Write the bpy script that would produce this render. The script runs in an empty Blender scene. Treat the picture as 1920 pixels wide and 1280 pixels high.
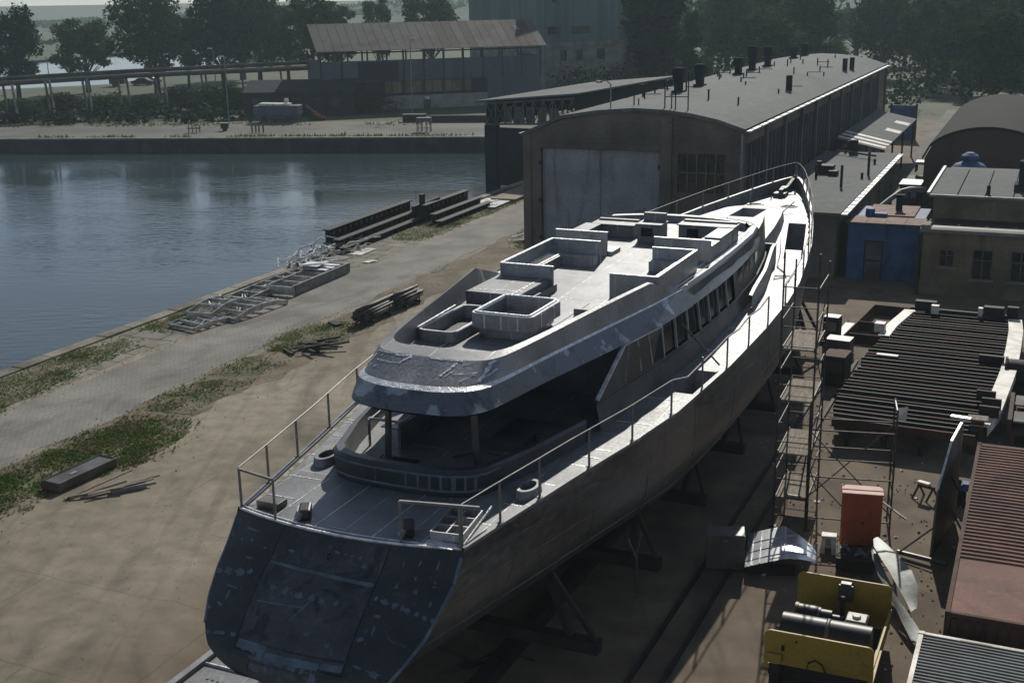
import bpy, bmesh, math, random
import numpy as np
from mathutils import Vector, Matrix
from mathutils.geometry import tessellate_polygon
R = math.radians
SC = bpy.context.scene
COL = SC.collection
rnd = random.Random(7)

# ---------------------------------------------------------------- camera
CAM_H = 16.5
F_PX, TILT, ROLL = 2300.0, 0.276448845, 0.016906097      # focal length in px of a 1920 px wide frame
HALL_AZ, SHIP_AZ = 0.410840292, 0.426734273              # headings (clockwise from +Y) of the quay / of the yacht
_f = Vector((0, math.cos(TILT), -math.sin(TILT)))
_r = Vector((1, 0, 0))
_d = Vector((0, -math.sin(TILT), -math.cos(TILT)))
_r2 = math.cos(ROLL) * _r + math.sin(ROLL) * _d
_d2 = -math.sin(ROLL) * _r + math.cos(ROLL) * _d
cam_data = bpy.data.cameras.new("Camera")
cam = bpy.data.objects.new("Camera", cam_data)
COL.objects.link(cam)
cam_data.sensor_width = 36
cam_data.lens = F_PX / 1920 * 36
cam_data.clip_start, cam_data.clip_end = 0.5, 9000
m = Matrix.Identity(4)
for i in range(3):
    m[i][0], m[i][1], m[i][2] = _r2[i], -_d2[i], -_f[i]
m[2][3] = CAM_H
cam.matrix_world = m
SC.camera = cam

def W(px, py, z=0.0):
    """world point of height z seen at pixel (px, py) of the 1920x1280 photograph"""
    v = (px - 960) * _r2 + (py - 640) * _d2 + F_PX * _f
    t = (z - CAM_H) / v.z
    return Vector((0, 0, CAM_H)) + t * v
def WY(px, py, y):
    v = (px - 960) * _r2 + (py - 640) * _d2 + F_PX * _f
    return Vector((0, 0, CAM_H)) + (y / v.y) * v

# ---------------------------------------------------------------- light
SUN_AZ, SUN_EL = R(14), R(33.5)
world = bpy.data.worlds.new("World")
SC.world = world
world.use_nodes = True
wn = world.node_tree
bg = wn.nodes["Background"]
sky = wn.nodes.new("ShaderNodeTexSky")
sky.sky_type = 'NISHITA'
sky.sun_disc = False
sky.sun_elevation = SUN_EL
sky.sun_rotation = SUN_AZ
sky.air_density, sky.dust_density, sky.ozone_density = 0.7, 0.3, 3.0
hs = wn.nodes.new("ShaderNodeHueSaturation"); hs.inputs['Saturation'].default_value = .8
wn.links.new(sky.outputs[0], hs.inputs['Color'])
# unseen broken cloud added to the sky, strongest low down to light the water
wtc = wn.nodes.new("ShaderNodeTexCoord"); wmp = wn.nodes.new("ShaderNodeMapping"); wmp.inputs['Scale'].default_value = (1, 1, 3.2)
wn.links.new(wtc.outputs['Generated'], wmp.inputs[0])
wnz = wn.nodes.new("ShaderNodeTexNoise"); wnz.inputs['Scale'].default_value = 3.0; wnz.inputs['Detail'].default_value = 7; wnz.inputs['Distortion'].default_value = .4
wn.links.new(wmp.outputs[0], wnz.inputs['Vector'])
wmr = wn.nodes.new("ShaderNodeMapRange"); wmr.inputs[1].default_value = .42; wmr.inputs[2].default_value = .66; wmr.inputs[3].default_value = 0; wmr.inputs[4].default_value = .8
wn.links.new(wnz.outputs[0], wmr.inputs[0])
wmx = wn.nodes.new("ShaderNodeMix"); wmx.data_type = 'RGBA'; wmx.inputs[7].default_value = (9.0, 9.8, 10.2, 1)
wsp = wn.nodes.new("ShaderNodeSeparateXYZ"); wn.links.new(wtc.outputs['Generated'], wsp.inputs[0])
wel = wn.nodes.new("ShaderNodeMapRange"); wel.inputs[1].default_value = .22; wel.inputs[2].default_value = .55; wel.inputs[3].default_value = 1; wel.inputs[4].default_value = .15
wn.links.new(wsp.outputs[2], wel.inputs[0])
wml = wn.nodes.new("ShaderNodeMath"); wml.operation = 'MULTIPLY'; wn.links.new(wmr.outputs[0], wml.inputs[0]); wn.links.new(wel.outputs[0], wml.inputs[1])
wn.links.new(wml.outputs[0], wmx.inputs[0]); wn.links.new(hs.outputs[0], wmx.inputs[6])
wn.links.new(wmx.outputs[2], bg.inputs[0])
bg.inputs[1].default_value = 0.07
sun_data = bpy.data.lights.new("Sun", 'SUN')
sun_data.energy = 3.2
sun_data.angle = R(0.5)
sun_data.color = (1.0, 0.95, 0.86)
sun = bpy.data.objects.new("Sun", sun_data)
COL.objects.link(sun)
sun_vec = Vector((math.sin(SUN_AZ) * math.cos(SUN_EL), math.cos(SUN_AZ) * math.cos(SUN_EL), math.sin(SUN_EL)))
sun.rotation_euler = sun_vec.to_track_quat('Z', 'Y').to_euler()
SC.view_settings.view_transform = 'Standard'
SC.view_settings.look = 'None'
SC.view_settings.exposure = 0.1
SC.view_settings.gamma = 1
SC.cycles.max_bounces = 6
SC.cycles.use_denoising = True
SC.cycles.volume_bounces = 0

# ---------------------------------------------------------------- materials
MATS = {}
def mat(name, col, rough=0.7, metal=0.0, col2=None, scale=1.0, lo=0.4, hi=0.6, bump=0.0, bscale=8.0,
        detail=6, stretch=None, fine=0.15, spec=None, rvar=0.0):
    """procedural two-tone material: large stains of col2 over col, fine grain, bump"""
    mt = bpy.data.materials.new(name)
    mt.use_nodes = True
    nt = mt.node_tree
    N, Lk = nt.nodes, nt.links
    b = N["Principled BSDF"]
    b.inputs['Roughness'].default_value = rough
    b.inputs['Metallic'].default_value = metal
    if spec is not None: b.inputs['Specular IOR Level'].default_value = spec
    tc = N.new("ShaderNodeTexCoord")
    vec = tc.outputs['Object']
    if stretch:
        mp = N.new("ShaderNodeMapping"); mp.inputs['Scale'].default_value = stretch
        Lk.new(vec, mp.inputs[0]); vec = mp.outputs[0]
    n1 = N.new("ShaderNodeTexNoise"); n1.inputs['Scale'].default_value = scale; n1.inputs['Detail'].default_value = detail
    Lk.new(vec, n1.inputs['Vector'])
    mr = N.new("ShaderNodeMapRange"); mr.inputs[1].default_value = lo; mr.inputs[2].default_value = hi
    Lk.new(n1.outputs[0], mr.inputs[0])
    mx = N.new("ShaderNodeMix"); mx.data_type = 'RGBA'
    c2 = col2 or tuple(c * 0.75 for c in col)
    mx.inputs[6].default_value = (*col, 1); mx.inputs[7].default_value = (*c2, 1)
    Lk.new(mr.outputs[0], mx.inputs[0])
    n2 = N.new("ShaderNodeTexNoise"); n2.inputs['Scale'].default_value = scale * 14; n2.inputs['Detail'].default_value = 4
    Lk.new(vec, n2.inputs['Vector'])
    mr2 = N.new("ShaderNodeMapRange"); mr2.inputs[1].default_value = 0.3; mr2.inputs[2].default_value = 0.7
    mr2.inputs[3].default_value = 1 - fine; mr2.inputs[4].default_value = 1 + fine
    Lk.new(n2.outputs[0], mr2.inputs[0])
    mul = N.new("ShaderNodeMix"); mul.data_type = 'RGBA'; mul.blend_type = 'MULTIPLY'; mul.inputs[0].default_value = 1
    Lk.new(mx.outputs[2], mul.inputs[6]); Lk.new(mr2.outputs[0], mul.inputs[7])
    Lk.new(mul.outputs[2], b.inputs['Base Color'])
    if rvar:
        mr3 = N.new("ShaderNodeMapRange"); mr3.inputs[3].default_value = rough - rvar; mr3.inputs[4].default_value = rough + rvar
        mr3.inputs[1].default_value = 0.3; mr3.inputs[2].default_value = 0.7
        Lk.new(n2.outputs[0], mr3.inputs[0]); Lk.new(mr3.outputs[0], b.inputs['Roughness'])
    if bump:
        n3 = N.new("ShaderNodeTexNoise"); n3.inputs['Scale'].default_value = bscale; n3.inputs['Detail'].default_value = 5
        Lk.new(vec, n3.inputs['Vector'])
        bp = N.new("ShaderNodeBump"); bp.inputs['Strength'].default_value = bump; bp.inputs['Distance'].default_value = 0.05
        Lk.new(n3.outputs[0], bp.inputs['Height']); Lk.new(bp.outputs[0], b.inputs['Normal'])
    MATS[name] = mt
    return mt

M_DECK = mat("alu_deck", (.22, .225, .23), .54, .4, (.15, .155, .16), .8, .4, .7, bump=.12, bscale=3, rvar=.08)
M_ALU = mat("alu_plate", (.42, .425, .435), .46, .75, (.27, .275, .285), 1.2, .4, .7, bump=.1, bscale=4, rvar=.08)
M_HULL = mat("alu_hull", (.235, .237, .242), .38, .85, (.105, .103, .102), .5, .38, .7, bump=.10, bscale=1.5, stretch=(1, .35, 1), rvar=.08)
M_BEAD = mat("alu_weld", (.80, .81, .82), .42, .5, (.55, .56, .57), 5, bump=.4, bscale=14)
M_TUBE = mat("alu_tube", (.24, .235, .225), .55, .5, scale=3)
M_PRIME = mat("dark_primer", (.050, .054, .062), .45, .3, (.026, .029, .033), .9, .35, .65, bump=.05, rvar=.08)
M_PRIME2 = mat("dark_primer_door", (.088, .091, .104), .45, .3, (.032, .034, .042), .7, .35, .65, bump=.05, rvar=.08)
M_FILL = mat("filler_patch", (.14, .185, .23), .6, .1, (.08, .11, .14), 2.5, .3, .6)
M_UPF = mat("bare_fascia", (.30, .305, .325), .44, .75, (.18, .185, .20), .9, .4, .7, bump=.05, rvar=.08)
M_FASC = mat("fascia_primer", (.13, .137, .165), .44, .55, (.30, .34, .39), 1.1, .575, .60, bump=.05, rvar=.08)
M_DARK = mat("interior_dark", (.02, .02, .02), .6, .2, scale=2)
M_DRKALU = mat("shop_primer", (.10, .105, .11), .5, .5, (.05, .05, .05), 1.0)
M_GROOVE = mat("gap_black", (.006, .006, .006), .8)
M_TEAKBED = mat("adhesive_bed", (.24, .19, .12), .8, 0, (.45, .43, .40), 4, .45, .6)
M_GLASS = mat("dark_glass", (.012, .016, .016), .12, 0, scale=2)

M_YARD = mat("yard_concrete", (.185, .150, .098), .9, 0, (.110, .088, .056), .09, .40, .62, bump=.35, bscale=1.2, detail=9, fine=.22)
M_COB = None
M_QUAY = mat("quay_stone", (.29, .265, .21), .9, 0, (.12, .11, .08), .35, bump=.5, bscale=5)
M_GRASSB = mat("grass_soil", (.20, .165, .105), 1, 0, (.085, .092, .034), .9, .38, .60, bump=.6, bscale=7)
M_GRASS = mat("grass_blades", (.085, .150, .030), .7, 0, (.16, .155, .055), .7)
M_FARL = mat("far_meadow", (.060, .085, .030), 1, 0, (.085, .10, .045), .02, bump=0)
M_APRON = mat("apron_concrete", (.15, .14, .115), .9, 0, (.095, .088, .07), .12, bump=.2)
M_QWALL = mat("quay_wall", (.045, .045, .04), .85, 0, (.02, .022, .02), .4, bump=.4)
M_RUST = mat("rust_steel", (.115, .055, .035), .85, .1, (.055, .030, .022), .8, .35, .65, bump=.3)
M_RUSTL = mat("rust_roof", (.22, .105, .07), .8, .1, (.12, .055, .04), .7, .35, .68, bump=.2)
M_BLACK = mat("black_steel", (.013, .012, .0115), .75, .1, (.024, .019, .016), 2.0, bump=.2)
M_STEEL = mat("grey_steel", (.14, .14, .135), .5, .6, (.09, .08, .07), 1.2, bump=.1)
M_GALV = mat("galvanised", (.27, .28, .28), .58, .6, (.2, .2, .2), 2)
M_WPAINT = mat("white_paint", (.74, .71, .63), .55, 0, (.45, .41, .34), 2.0)
M_WOOD = mat("grey_plank", (.30, .25, .18), .85, 0, (.18, .14, .10), 3, stretch=(6, .6, 6), bump=.3)
M_DWOOD = mat("charred_timber", (.03, .026, .022), .9, 0, (.06, .05, .04), 3, bump=.4)
M_YELLOW = mat("yellow_paint", (.40, .26, .035), .55, 0, (.24, .15, .025), 1.1, .5, .75, bump=.05)
M_ORANGE = mat("orange_paint", (.42, .09, .03), .5, 0, (.30, .065, .025), 1.4, .45, .7)
M_BLUEP = mat("blue_paint", (.045, .125, .29), .7, 0, (.03, .08, .19), .9, bump=.1)
M_RUBBER = mat("black_rubber", (.014, .014, .014), .45, 0, scale=3)
M_BRICK = None
M_ROOF = mat("felt_roof", (.125, .137, .130), .9, 0, (.09, .10, .095), .12, .35, .68, bump=.25, bscale=2, detail=9)
M_DOORP = mat("door_paint", (.28, .29, .315), .6, .1, (.22, .228, .25), .5, bump=.1)
M_PLAST = mat("plaster_beige", (.20, .165, .105), .9, 0, (.12, .095, .06), .5, bump=.2)
M_TEAL = mat("teal_cladding", (.12, .20, .19), .7, .1, (.09, .145, .145), .3, stretch=(2.5, 2.5, .15))
M_BLUECL = mat("slate_cladding", (.085, .105, .135), .6, .2, (.06, .075, .10), .5, stretch=(2, 2, .2))
M_DKCL = mat("dark_cladding", (.028, .033, .040), .9, 0, (.02, .024, .03), .5, spec=.15)
M_FROOF = mat("old_sheet_roof", (.115, .105, .092), .8, .1, (.09, .06, .05), .25, .5, .62, bump=.2)
M_BARK = mat("bark", (.04, .032, .024), .95, 0, scale=3, bump=.5)
M_LEAF = mat("leaf", (.036, .085, .026), .9, 0, (.018, .046, .015), .35, .35, .65)
M_LEAF2 = mat("leaf_pale", (.058, .105, .034), .9, 0, (.035, .055, .020), .35, .35, .65)
M_LEAF3 = mat("leaf_dark", (.022, .048, .018), .9, 0, (.014, .025, .010), .35, .35, .65)
M_HILL = mat("hill_wood", (.035, .055, .030), 1, 0, (.055, .08, .04), .03)
M_PIPE = mat("lagged_pipe", (.085, .075, .068), .7, .2, (.05, .04, .036), .5)
M_PIPEG = mat("pipe_grey", (.10, .097, .09), .6, .3, (.045, .04, .036), 2)
M_OFFC = mat("dull_sheet", (.21, .225, .215), .55, .4, (.15, .16, .15), 1.3, bump=.1)
M_GRIB = mat("ribbed_grey", (.15, .165, .155), .7, .2, (.10, .105, .10), .8)
M_SCRAP = mat("scrap_alu", (.58, .59, .58), .42, .75, (.36, .36, .35), 2.2, bump=.1)
M_DROOF = mat("tarred_roof", (.022, .020, .019), .95, 0, (.032, .024, .021), .4, spec=.2)
M_COAM = mat("coaming_primer", (.060, .066, .080), .45, .35, (.040, .043, .050), .9, bump=.05)
M_SCAF = mat("scaffold_tube", (.085, .075, .065), .6, .35, (.05, .038, .03), 3)
M_WALLS = mat("deckhouse_plate", (.12, .122, .122), .48, .6, (.07, .072, .072), .8, bump=.08, rvar=.08)
M_PANE = mat("grey_pane", (.055, .06, .06), .22, .1, (.035, .038, .038), .8)  # dark pane with a paler base than the other glass
M_CONC = mat("pale_concrete", (.30, .29, .26), .9, 0, (.19, .18, .16), .7, bump=.2)

def leaf_translucent(mt, amt=.25):
    nt = mt.node_tree; b = nt.nodes["Principled BSDF"]; out = nt.nodes["Material Output"]
    tr = nt.nodes.new("ShaderNodeBsdfTranslucent"); ms = nt.nodes.new("ShaderNodeMixShader")
    ms.inputs[0].default_value = amt
    src = b.inputs['Base Color'].links[0].from_socket
    nt.links.new(src, tr.inputs[0]); nt.links.new(b.outputs[0], ms.inputs[1]); nt.links.new(tr.outputs[0], ms.inputs[2])
    nt.links.new(ms.outputs[0], out.inputs[0])
for _m in (M_LEAF, M_LEAF2, M_LEAF3, M_GRASS): _m.node_tree.nodes['Principled BSDF'].inputs['Specular IOR Level'].default_value = .08
for _m in (M_LEAF, M_LEAF2, M_GRASS): leaf_translucent(_m, .3)
leaf_translucent(M_LEAF3, .15)

def brick_mat(name, c1, c2, mortar, bw, bh, rough=.9, bump=.3, offset=.5, rot=None, axes='xz', msize=.02, dirt=.5):
    mt = bpy.data.materials.new(name); mt.use_nodes = True
    nt = mt.node_tree; N, Lk = nt.nodes, nt.links
    b = N["Principled BSDF"]; b.inputs['Roughness'].default_value = rough
    tc = N.new("ShaderNodeTexCoord"); sp = N.new("ShaderNodeSeparateXYZ"); cb = N.new("ShaderNodeCombineXYZ")
    if axes == 'xy':
        wn_ = N.new("ShaderNodeTexNoise"); wn_.inputs['Scale'].default_value = 1.3; wn_.inputs['Detail'].default_value = 5; Lk.new(tc.outputs['Object'], wn_.inputs['Vector'])
        wv_ = N.new("ShaderNodeVectorMath"); wv_.operation = 'MULTIPLY_ADD'; wv_.inputs[1].default_value = (.30, .30, 0); Lk.new(wn_.outputs['Color'], wv_.inputs[0]); Lk.new(tc.outputs['Object'], wv_.inputs[2]); Lk.new(wv_.outputs[0], sp.inputs[0])
    else: Lk.new(tc.outputs['Object'], sp.inputs[0])
    if axes == 'xz':
        ad = N.new("ShaderNodeMath"); ad.operation = 'ADD'
        Lk.new(sp.outputs[0], ad.inputs[0]); Lk.new(sp.outputs[1], ad.inputs[1])
        Lk.new(ad.outputs[0], cb.inputs[0]); Lk.new(sp.outputs[2], cb.inputs[1])
    else:
        Lk.new(sp.outputs[0], cb.inputs[0]); Lk.new(sp.outputs[1], cb.inputs[1])
    br = N.new("ShaderNodeTexBrick"); br.offset = offset
    br.inputs['Color1'].default_value = (*c1, 1); br.inputs['Color2'].default_value = (*c2, 1); br.inputs['Mortar'].default_value = (*mortar, 1)
    br.inputs['Scale'].default_value = 1; br.inputs['Brick Width'].default_value = bw; br.inputs['Row Height'].default_value = bh
    br.inputs['Mortar Size'].default_value = msize
    Lk.new(cb.outputs[0], br.inputs['Vector'])
    n = N.new("ShaderNodeTexNoise"); n.inputs['Scale'].default_value = .35; n.inputs['Detail'].default_value = 8
    Lk.new(tc.outputs['Object'], n.inputs['Vector'])
    mr = N.new("ShaderNodeMapRange"); mr.inputs[1].default_value = .35; mr.inputs[2].default_value = .7
    mr.inputs[3].default_value = 1 + dirt * .3; mr.inputs[4].default_value = 1 - dirt
    Lk.new(n.outputs[0], mr.inputs[0])
    mul = N.new("ShaderNodeMix"); mul.data_type = 'RGBA'; mul.blend_type = 'MULTIPLY'; mul.inputs[0].default_value = 1
    Lk.new(br.outputs[0], mul.inputs[6]); Lk.new(mr.outputs[0], mul.inputs[7]); Lk.new(mul.outputs[2], b.inputs['Base Color'])
    bp = N.new("ShaderNodeBump"); bp.inputs['Strength'].default_value = bump; bp.inputs['Distance'].default_value = .03
    Lk.new(br.outputs['Fac'], bp.inputs['Height']); bp.invert = True; Lk.new(bp.outputs[0], b.inputs['Normal'])
    MATS[name] = mt
    return mt
M_BRICK = brick_mat("old_brick", (.17, .145, .115), (.13, .108, .09), (.15, .135, .115), .27, .085, msize=.012)
M_RBRICK = brick_mat("red_brick", (.105, .055, .040), (.075, .040, .032), (.07, .06, .05), .27, .085, msize=.012)
M_COB = brick_mat("cobbles", (.29, .272, .238), (.255, .24, .21), (.215, .20, .17), .27, .17, bump=.3, axes='xy', msize=.03, dirt=.4)
M_SLAB = brick_mat("quay_slabs", (.27, .25, .20), (.22, .205, .16), (.07, .075, .04), 1.9, 1.3, bump=.5, axes='xy', msize=.06, dirt=.5)

def leaf_variety(mt):
    nt = mt.node_tree
    for l in [l for l in nt.links if l.to_socket.name in ('Base Color',) and l.to_node.type == 'BSDF_PRINCIPLED']:
        src = l.from_socket; oi = nt.nodes.new("ShaderNodeObjectInfo"); h = nt.nodes.new("ShaderNodeHueSaturation")
        m1 = nt.nodes.new("ShaderNodeMapRange"); m1.inputs[3].default_value = .47; m1.inputs[4].default_value = .525
        m2 = nt.nodes.new("ShaderNodeMapRange"); m2.inputs[3].default_value = 1.35; m2.inputs[4].default_value = .7
        nt.links.new(oi.outputs['Random'], m1.inputs[0]); nt.links.new(oi.outputs['Random'], m2.inputs[0])
        nt.links.new(m1.outputs[0], h.inputs['Hue']); nt.links.new(m2.outputs[0], h.inputs['Value']); nt.links.new(src, h.inputs['Color'])
        nt.links.new(h.outputs[0], l.to_node.inputs['Base Color'])
for _m in (M_LEAF, M_LEAF2, M_LEAF3): leaf_variety(_m)
def water_mat(name, col, rough, bscale, bstr, stretch):
    mt = bpy.data.materials.new(name); mt.use_nodes = True
    nt = mt.node_tree; N, Lk = nt.nodes, nt.links
    b = N["Principled BSDF"]; b.inputs['Base Color'].default_value = (*col, 1); b.inputs['Roughness'].default_value = rough
    b.inputs['IOR'].default_value = 1.33
    tc = N.new("ShaderNodeTexCoord"); mp = N.new("ShaderNodeMapping"); mp.inputs['Scale'].default_value = stretch
    mp.inputs['Rotation'].default_value = (0, 0, R(15))
    Lk.new(tc.outputs['Object'], mp.inputs[0])
    n = N.new("ShaderNodeTexNoise"); n.inputs['Scale'].default_value = bscale; n.inputs['Detail'].default_value = 3
    Lk.new(mp.outputs[0], n.inputs['Vector'])
    big = N.new("ShaderNodeTexNoise"); big.inputs['Scale'].default_value = .05; big.inputs['Detail'].default_value = 4
    Lk.new(mp.outputs[0], big.inputs['Vector'])
    mr = N.new("ShaderNodeMapRange"); mr.inputs[1].default_value = .38; mr.inputs[2].default_value = .62
    mr.inputs[3].default_value = .15; mr.inputs[4].default_value = 1
    Lk.new(big.outputs[0], mr.inputs[0])
    ml = N.new("ShaderNodeMath"); ml.operation = 'MULTIPLY'; ml.inputs[1].default_value = bstr
    Lk.new(mr.outputs[0], ml.inputs[0])
    bp = N.new("ShaderNodeBump"); bp.inputs['Distance'].default_value = .1
    Lk.new(ml.outputs[0], bp.inputs['Strength']); Lk.new(n.outputs[0], bp.inputs['Height']); Lk.new(bp.outputs[0], b.inputs['Normal'])
    MATS[name] = mt
    return mt
M_WATER = water_mat("basin_water", (.040, .064, .070), .07, 1.3, .5, (.45, 1.5, 1))
M_RIVER = water_mat("river_water", (.03, .04, .045), .12, .8, .2, (.5, 1, 1))

def into_colour(mt):
    nt = mt.node_tree; b = nt.nodes["Principled BSDF"]
    return nt, b, b.inputs['Base Color'].links[0].from_socket
def plates(mt, axes, bw, bh, seam, seam_amt=.8, var=.14, msize=.012):
    """welded plating: plates of slightly different tone with bright or dark seams between them"""
    nt, b, src = into_colour(mt); N, Lk = nt.nodes, nt.links
    tc = N.new("ShaderNodeTexCoord"); sp = N.new("ShaderNodeSeparateXYZ"); cb = N.new("ShaderNodeCombineXYZ")
    Lk.new(tc.outputs['Object'], sp.inputs[0])
    Lk.new(sp.outputs[axes[0]], cb.inputs[0]); Lk.new(sp.outputs[axes[1]], cb.inputs[1])
    wv = N.new("ShaderNodeTexNoise"); wv.inputs['Scale'].default_value = 6; Lk.new(tc.outputs['Object'], wv.inputs['Vector'])
    wa = N.new("ShaderNodeVectorMath"); wa.operation = 'MULTIPLY_ADD'; wa.inputs[1].default_value = (.02, .02, 0); Lk.new(wv.outputs['Color'], wa.inputs[0]); Lk.new(cb.outputs[0], wa.inputs[2])
    br = N.new("ShaderNodeTexBrick"); br.inputs['Scale'].default_value = 1; br.inputs['Brick Width'].default_value = bw; br.inputs['Row Height'].default_value = bh
    br.inputs['Mortar Size'].default_value = msize; br.inputs['Color1'].default_value = (1 + var, 1 + var, 1 + var, 1); br.inputs['Color2'].default_value = (1 - var, 1 - var, 1 - var, 1); br.inputs['Mortar'].default_value = (1, 1, 1, 1)
    Lk.new(wa.outputs[0], br.inputs['Vector'])
    ml = N.new("ShaderNodeMix"); ml.data_type = 'RGBA'; ml.blend_type = 'MULTIPLY'; ml.inputs[0].default_value = 1
    Lk.new(src, ml.inputs[6]); Lk.new(br.outputs['Color'], ml.inputs[7])
    nz_ = N.new("ShaderNodeTexNoise"); nz_.inputs['Scale'].default_value = 2.2; nz_.inputs['Detail'].default_value = 6; Lk.new(tc.outputs['Object'], nz_.inputs['Vector'])
    mr = N.new("ShaderNodeMapRange"); mr.inputs[1].default_value = .42; mr.inputs[2].default_value = .58; mr.inputs[3].default_value = .1; mr.inputs[4].default_value = seam_amt; Lk.new(nz_.outputs[0], mr.inputs[0])
    mm = N.new("ShaderNodeMath"); mm.operation = 'MULTIPLY'; Lk.new(br.outputs['Fac'], mm.inputs[0]); Lk.new(mr.outputs[0], mm.inputs[1])
    mx = N.new("ShaderNodeMix"); mx.data_type = 'RGBA'; mx.inputs[7].default_value = (*seam, 1); Lk.new(mm.outputs[0], mx.inputs[0]); Lk.new(ml.outputs[2], mx.inputs[6])
    Lk.new(mx.outputs[2], b.inputs['Base Color'])
def smears(mt, col, scale, lo, hi, amt, stretch=(1, 1, 1), dist=1.5):
    nt, b, src = into_colour(mt); N, Lk = nt.nodes, nt.links
    tc = N.new("ShaderNodeTexCoord"); mp = N.new("ShaderNodeMapping"); mp.inputs['Scale'].default_value = stretch; Lk.new(tc.outputs['Object'], mp.inputs[0])
    n = N.new("ShaderNodeTexNoise"); n.inputs['Scale'].default_value = scale; n.inputs['Detail'].default_value = 9; n.inputs['Roughness'].default_value = .62; n.inputs['Distortion'].default_value = dist
    Lk.new(mp.outputs[0], n.inputs['Vector'])
    mr = N.new("ShaderNodeMapRange"); mr.inputs[1].default_value = lo; mr.inputs[2].default_value = hi; mr.inputs[4].default_value = amt; Lk.new(n.outputs[0], mr.inputs[0])
    mx = N.new("ShaderNodeMix"); mx.data_type = 'RGBA'; mx.inputs[7].default_value = (*col, 1); Lk.new(mr.outputs[0], mx.inputs[0]); Lk.new(src, mx.inputs[6]); Lk.new(mx.outputs[2], b.inputs['Base Color'])
plates(M_DECK, (1, 0), 5.2, 1.45, (.60, .61, .61), .75, .10, .014)
smears(M_DECK, (.13, .125, .115), 1.6, .56, .72, .55)
plates(M_HULL, (1, 2), 5.8, 1.15, (.40, .40, .39), .6, .10, .010)
smears(M_HULL, (.36, .36, .36), 1.3, .58, .66, .35, (1, .5, 2.2))
smears(M_HULL, (.10, .085, .075), .9, .55, .75, .5, (1, 1.6, .35))
smears(M_HULL, (.20, .085, .045), .42, .69, .74, .5, (1, 1, 1.3), .4)
plates(M_ALU, (0, 2), 1.1, 3.0, (.66, .67, .67), .6, .08, .02)
smears(M_ALU, (.16, .165, .17), 1.8, .55, .7, .5)
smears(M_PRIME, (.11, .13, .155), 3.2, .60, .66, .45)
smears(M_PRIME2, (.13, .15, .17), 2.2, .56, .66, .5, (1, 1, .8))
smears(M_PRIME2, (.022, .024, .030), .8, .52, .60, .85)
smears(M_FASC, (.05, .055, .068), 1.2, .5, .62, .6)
smears(M_UPF, (.5, .51, .53), 2.0, .68, .72, .5, (1, 1, 1), 1.2)
smears(M_ROOF, (.08, .085, .08), .25, .56, .66, .5); smears(M_ROOF, (.23, .24, .23), .6, .60, .66, .35)
smears(M_COB, (.12, .105, .075), .45, .54, .68, .6, (1, .35, 1)); smears(M_COB, (.34, .33, .30), 1.1, .60, .70, .3); smears(M_SLAB, (.07, .08, .035), .8, .55, .66, .6)
smears(M_YELLOW, (.10, .065, .02), 2.0, .60, .72, .6); smears(M_ORANGE, (.16, .04, .02), 1.8, .58, .72, .6, (1, 1, .4))
smears(M_RUSTL, (.07, .032, .024), .9, .52, .66, .7, (1, .6, 1)); smears(M_RUSTL, (.30, .17, .12), 1.6, .60, .70, .45)
smears(M_PLAST, (.07, .058, .04), .5, .52, .68, .6, (1, 1, .5)); smears(M_BLUEP, (.012, .03, .06), .7, .52, .66, .6, (1, 1, .4))
smears(M_DOORP, (.10, .09, .08), .5, .54, .70, .6, (1.6, 1, .3)); smears(M_FROOF, (.055, .04, .034), .3, .54, .64, .6)
smears(M_BLUECL, (.04, .045, .055), .3, .54, .66, .6); smears(M_QWALL, (.09, .09, .075), .5, .56, .66, .5, (1, 1, .3))

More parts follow.
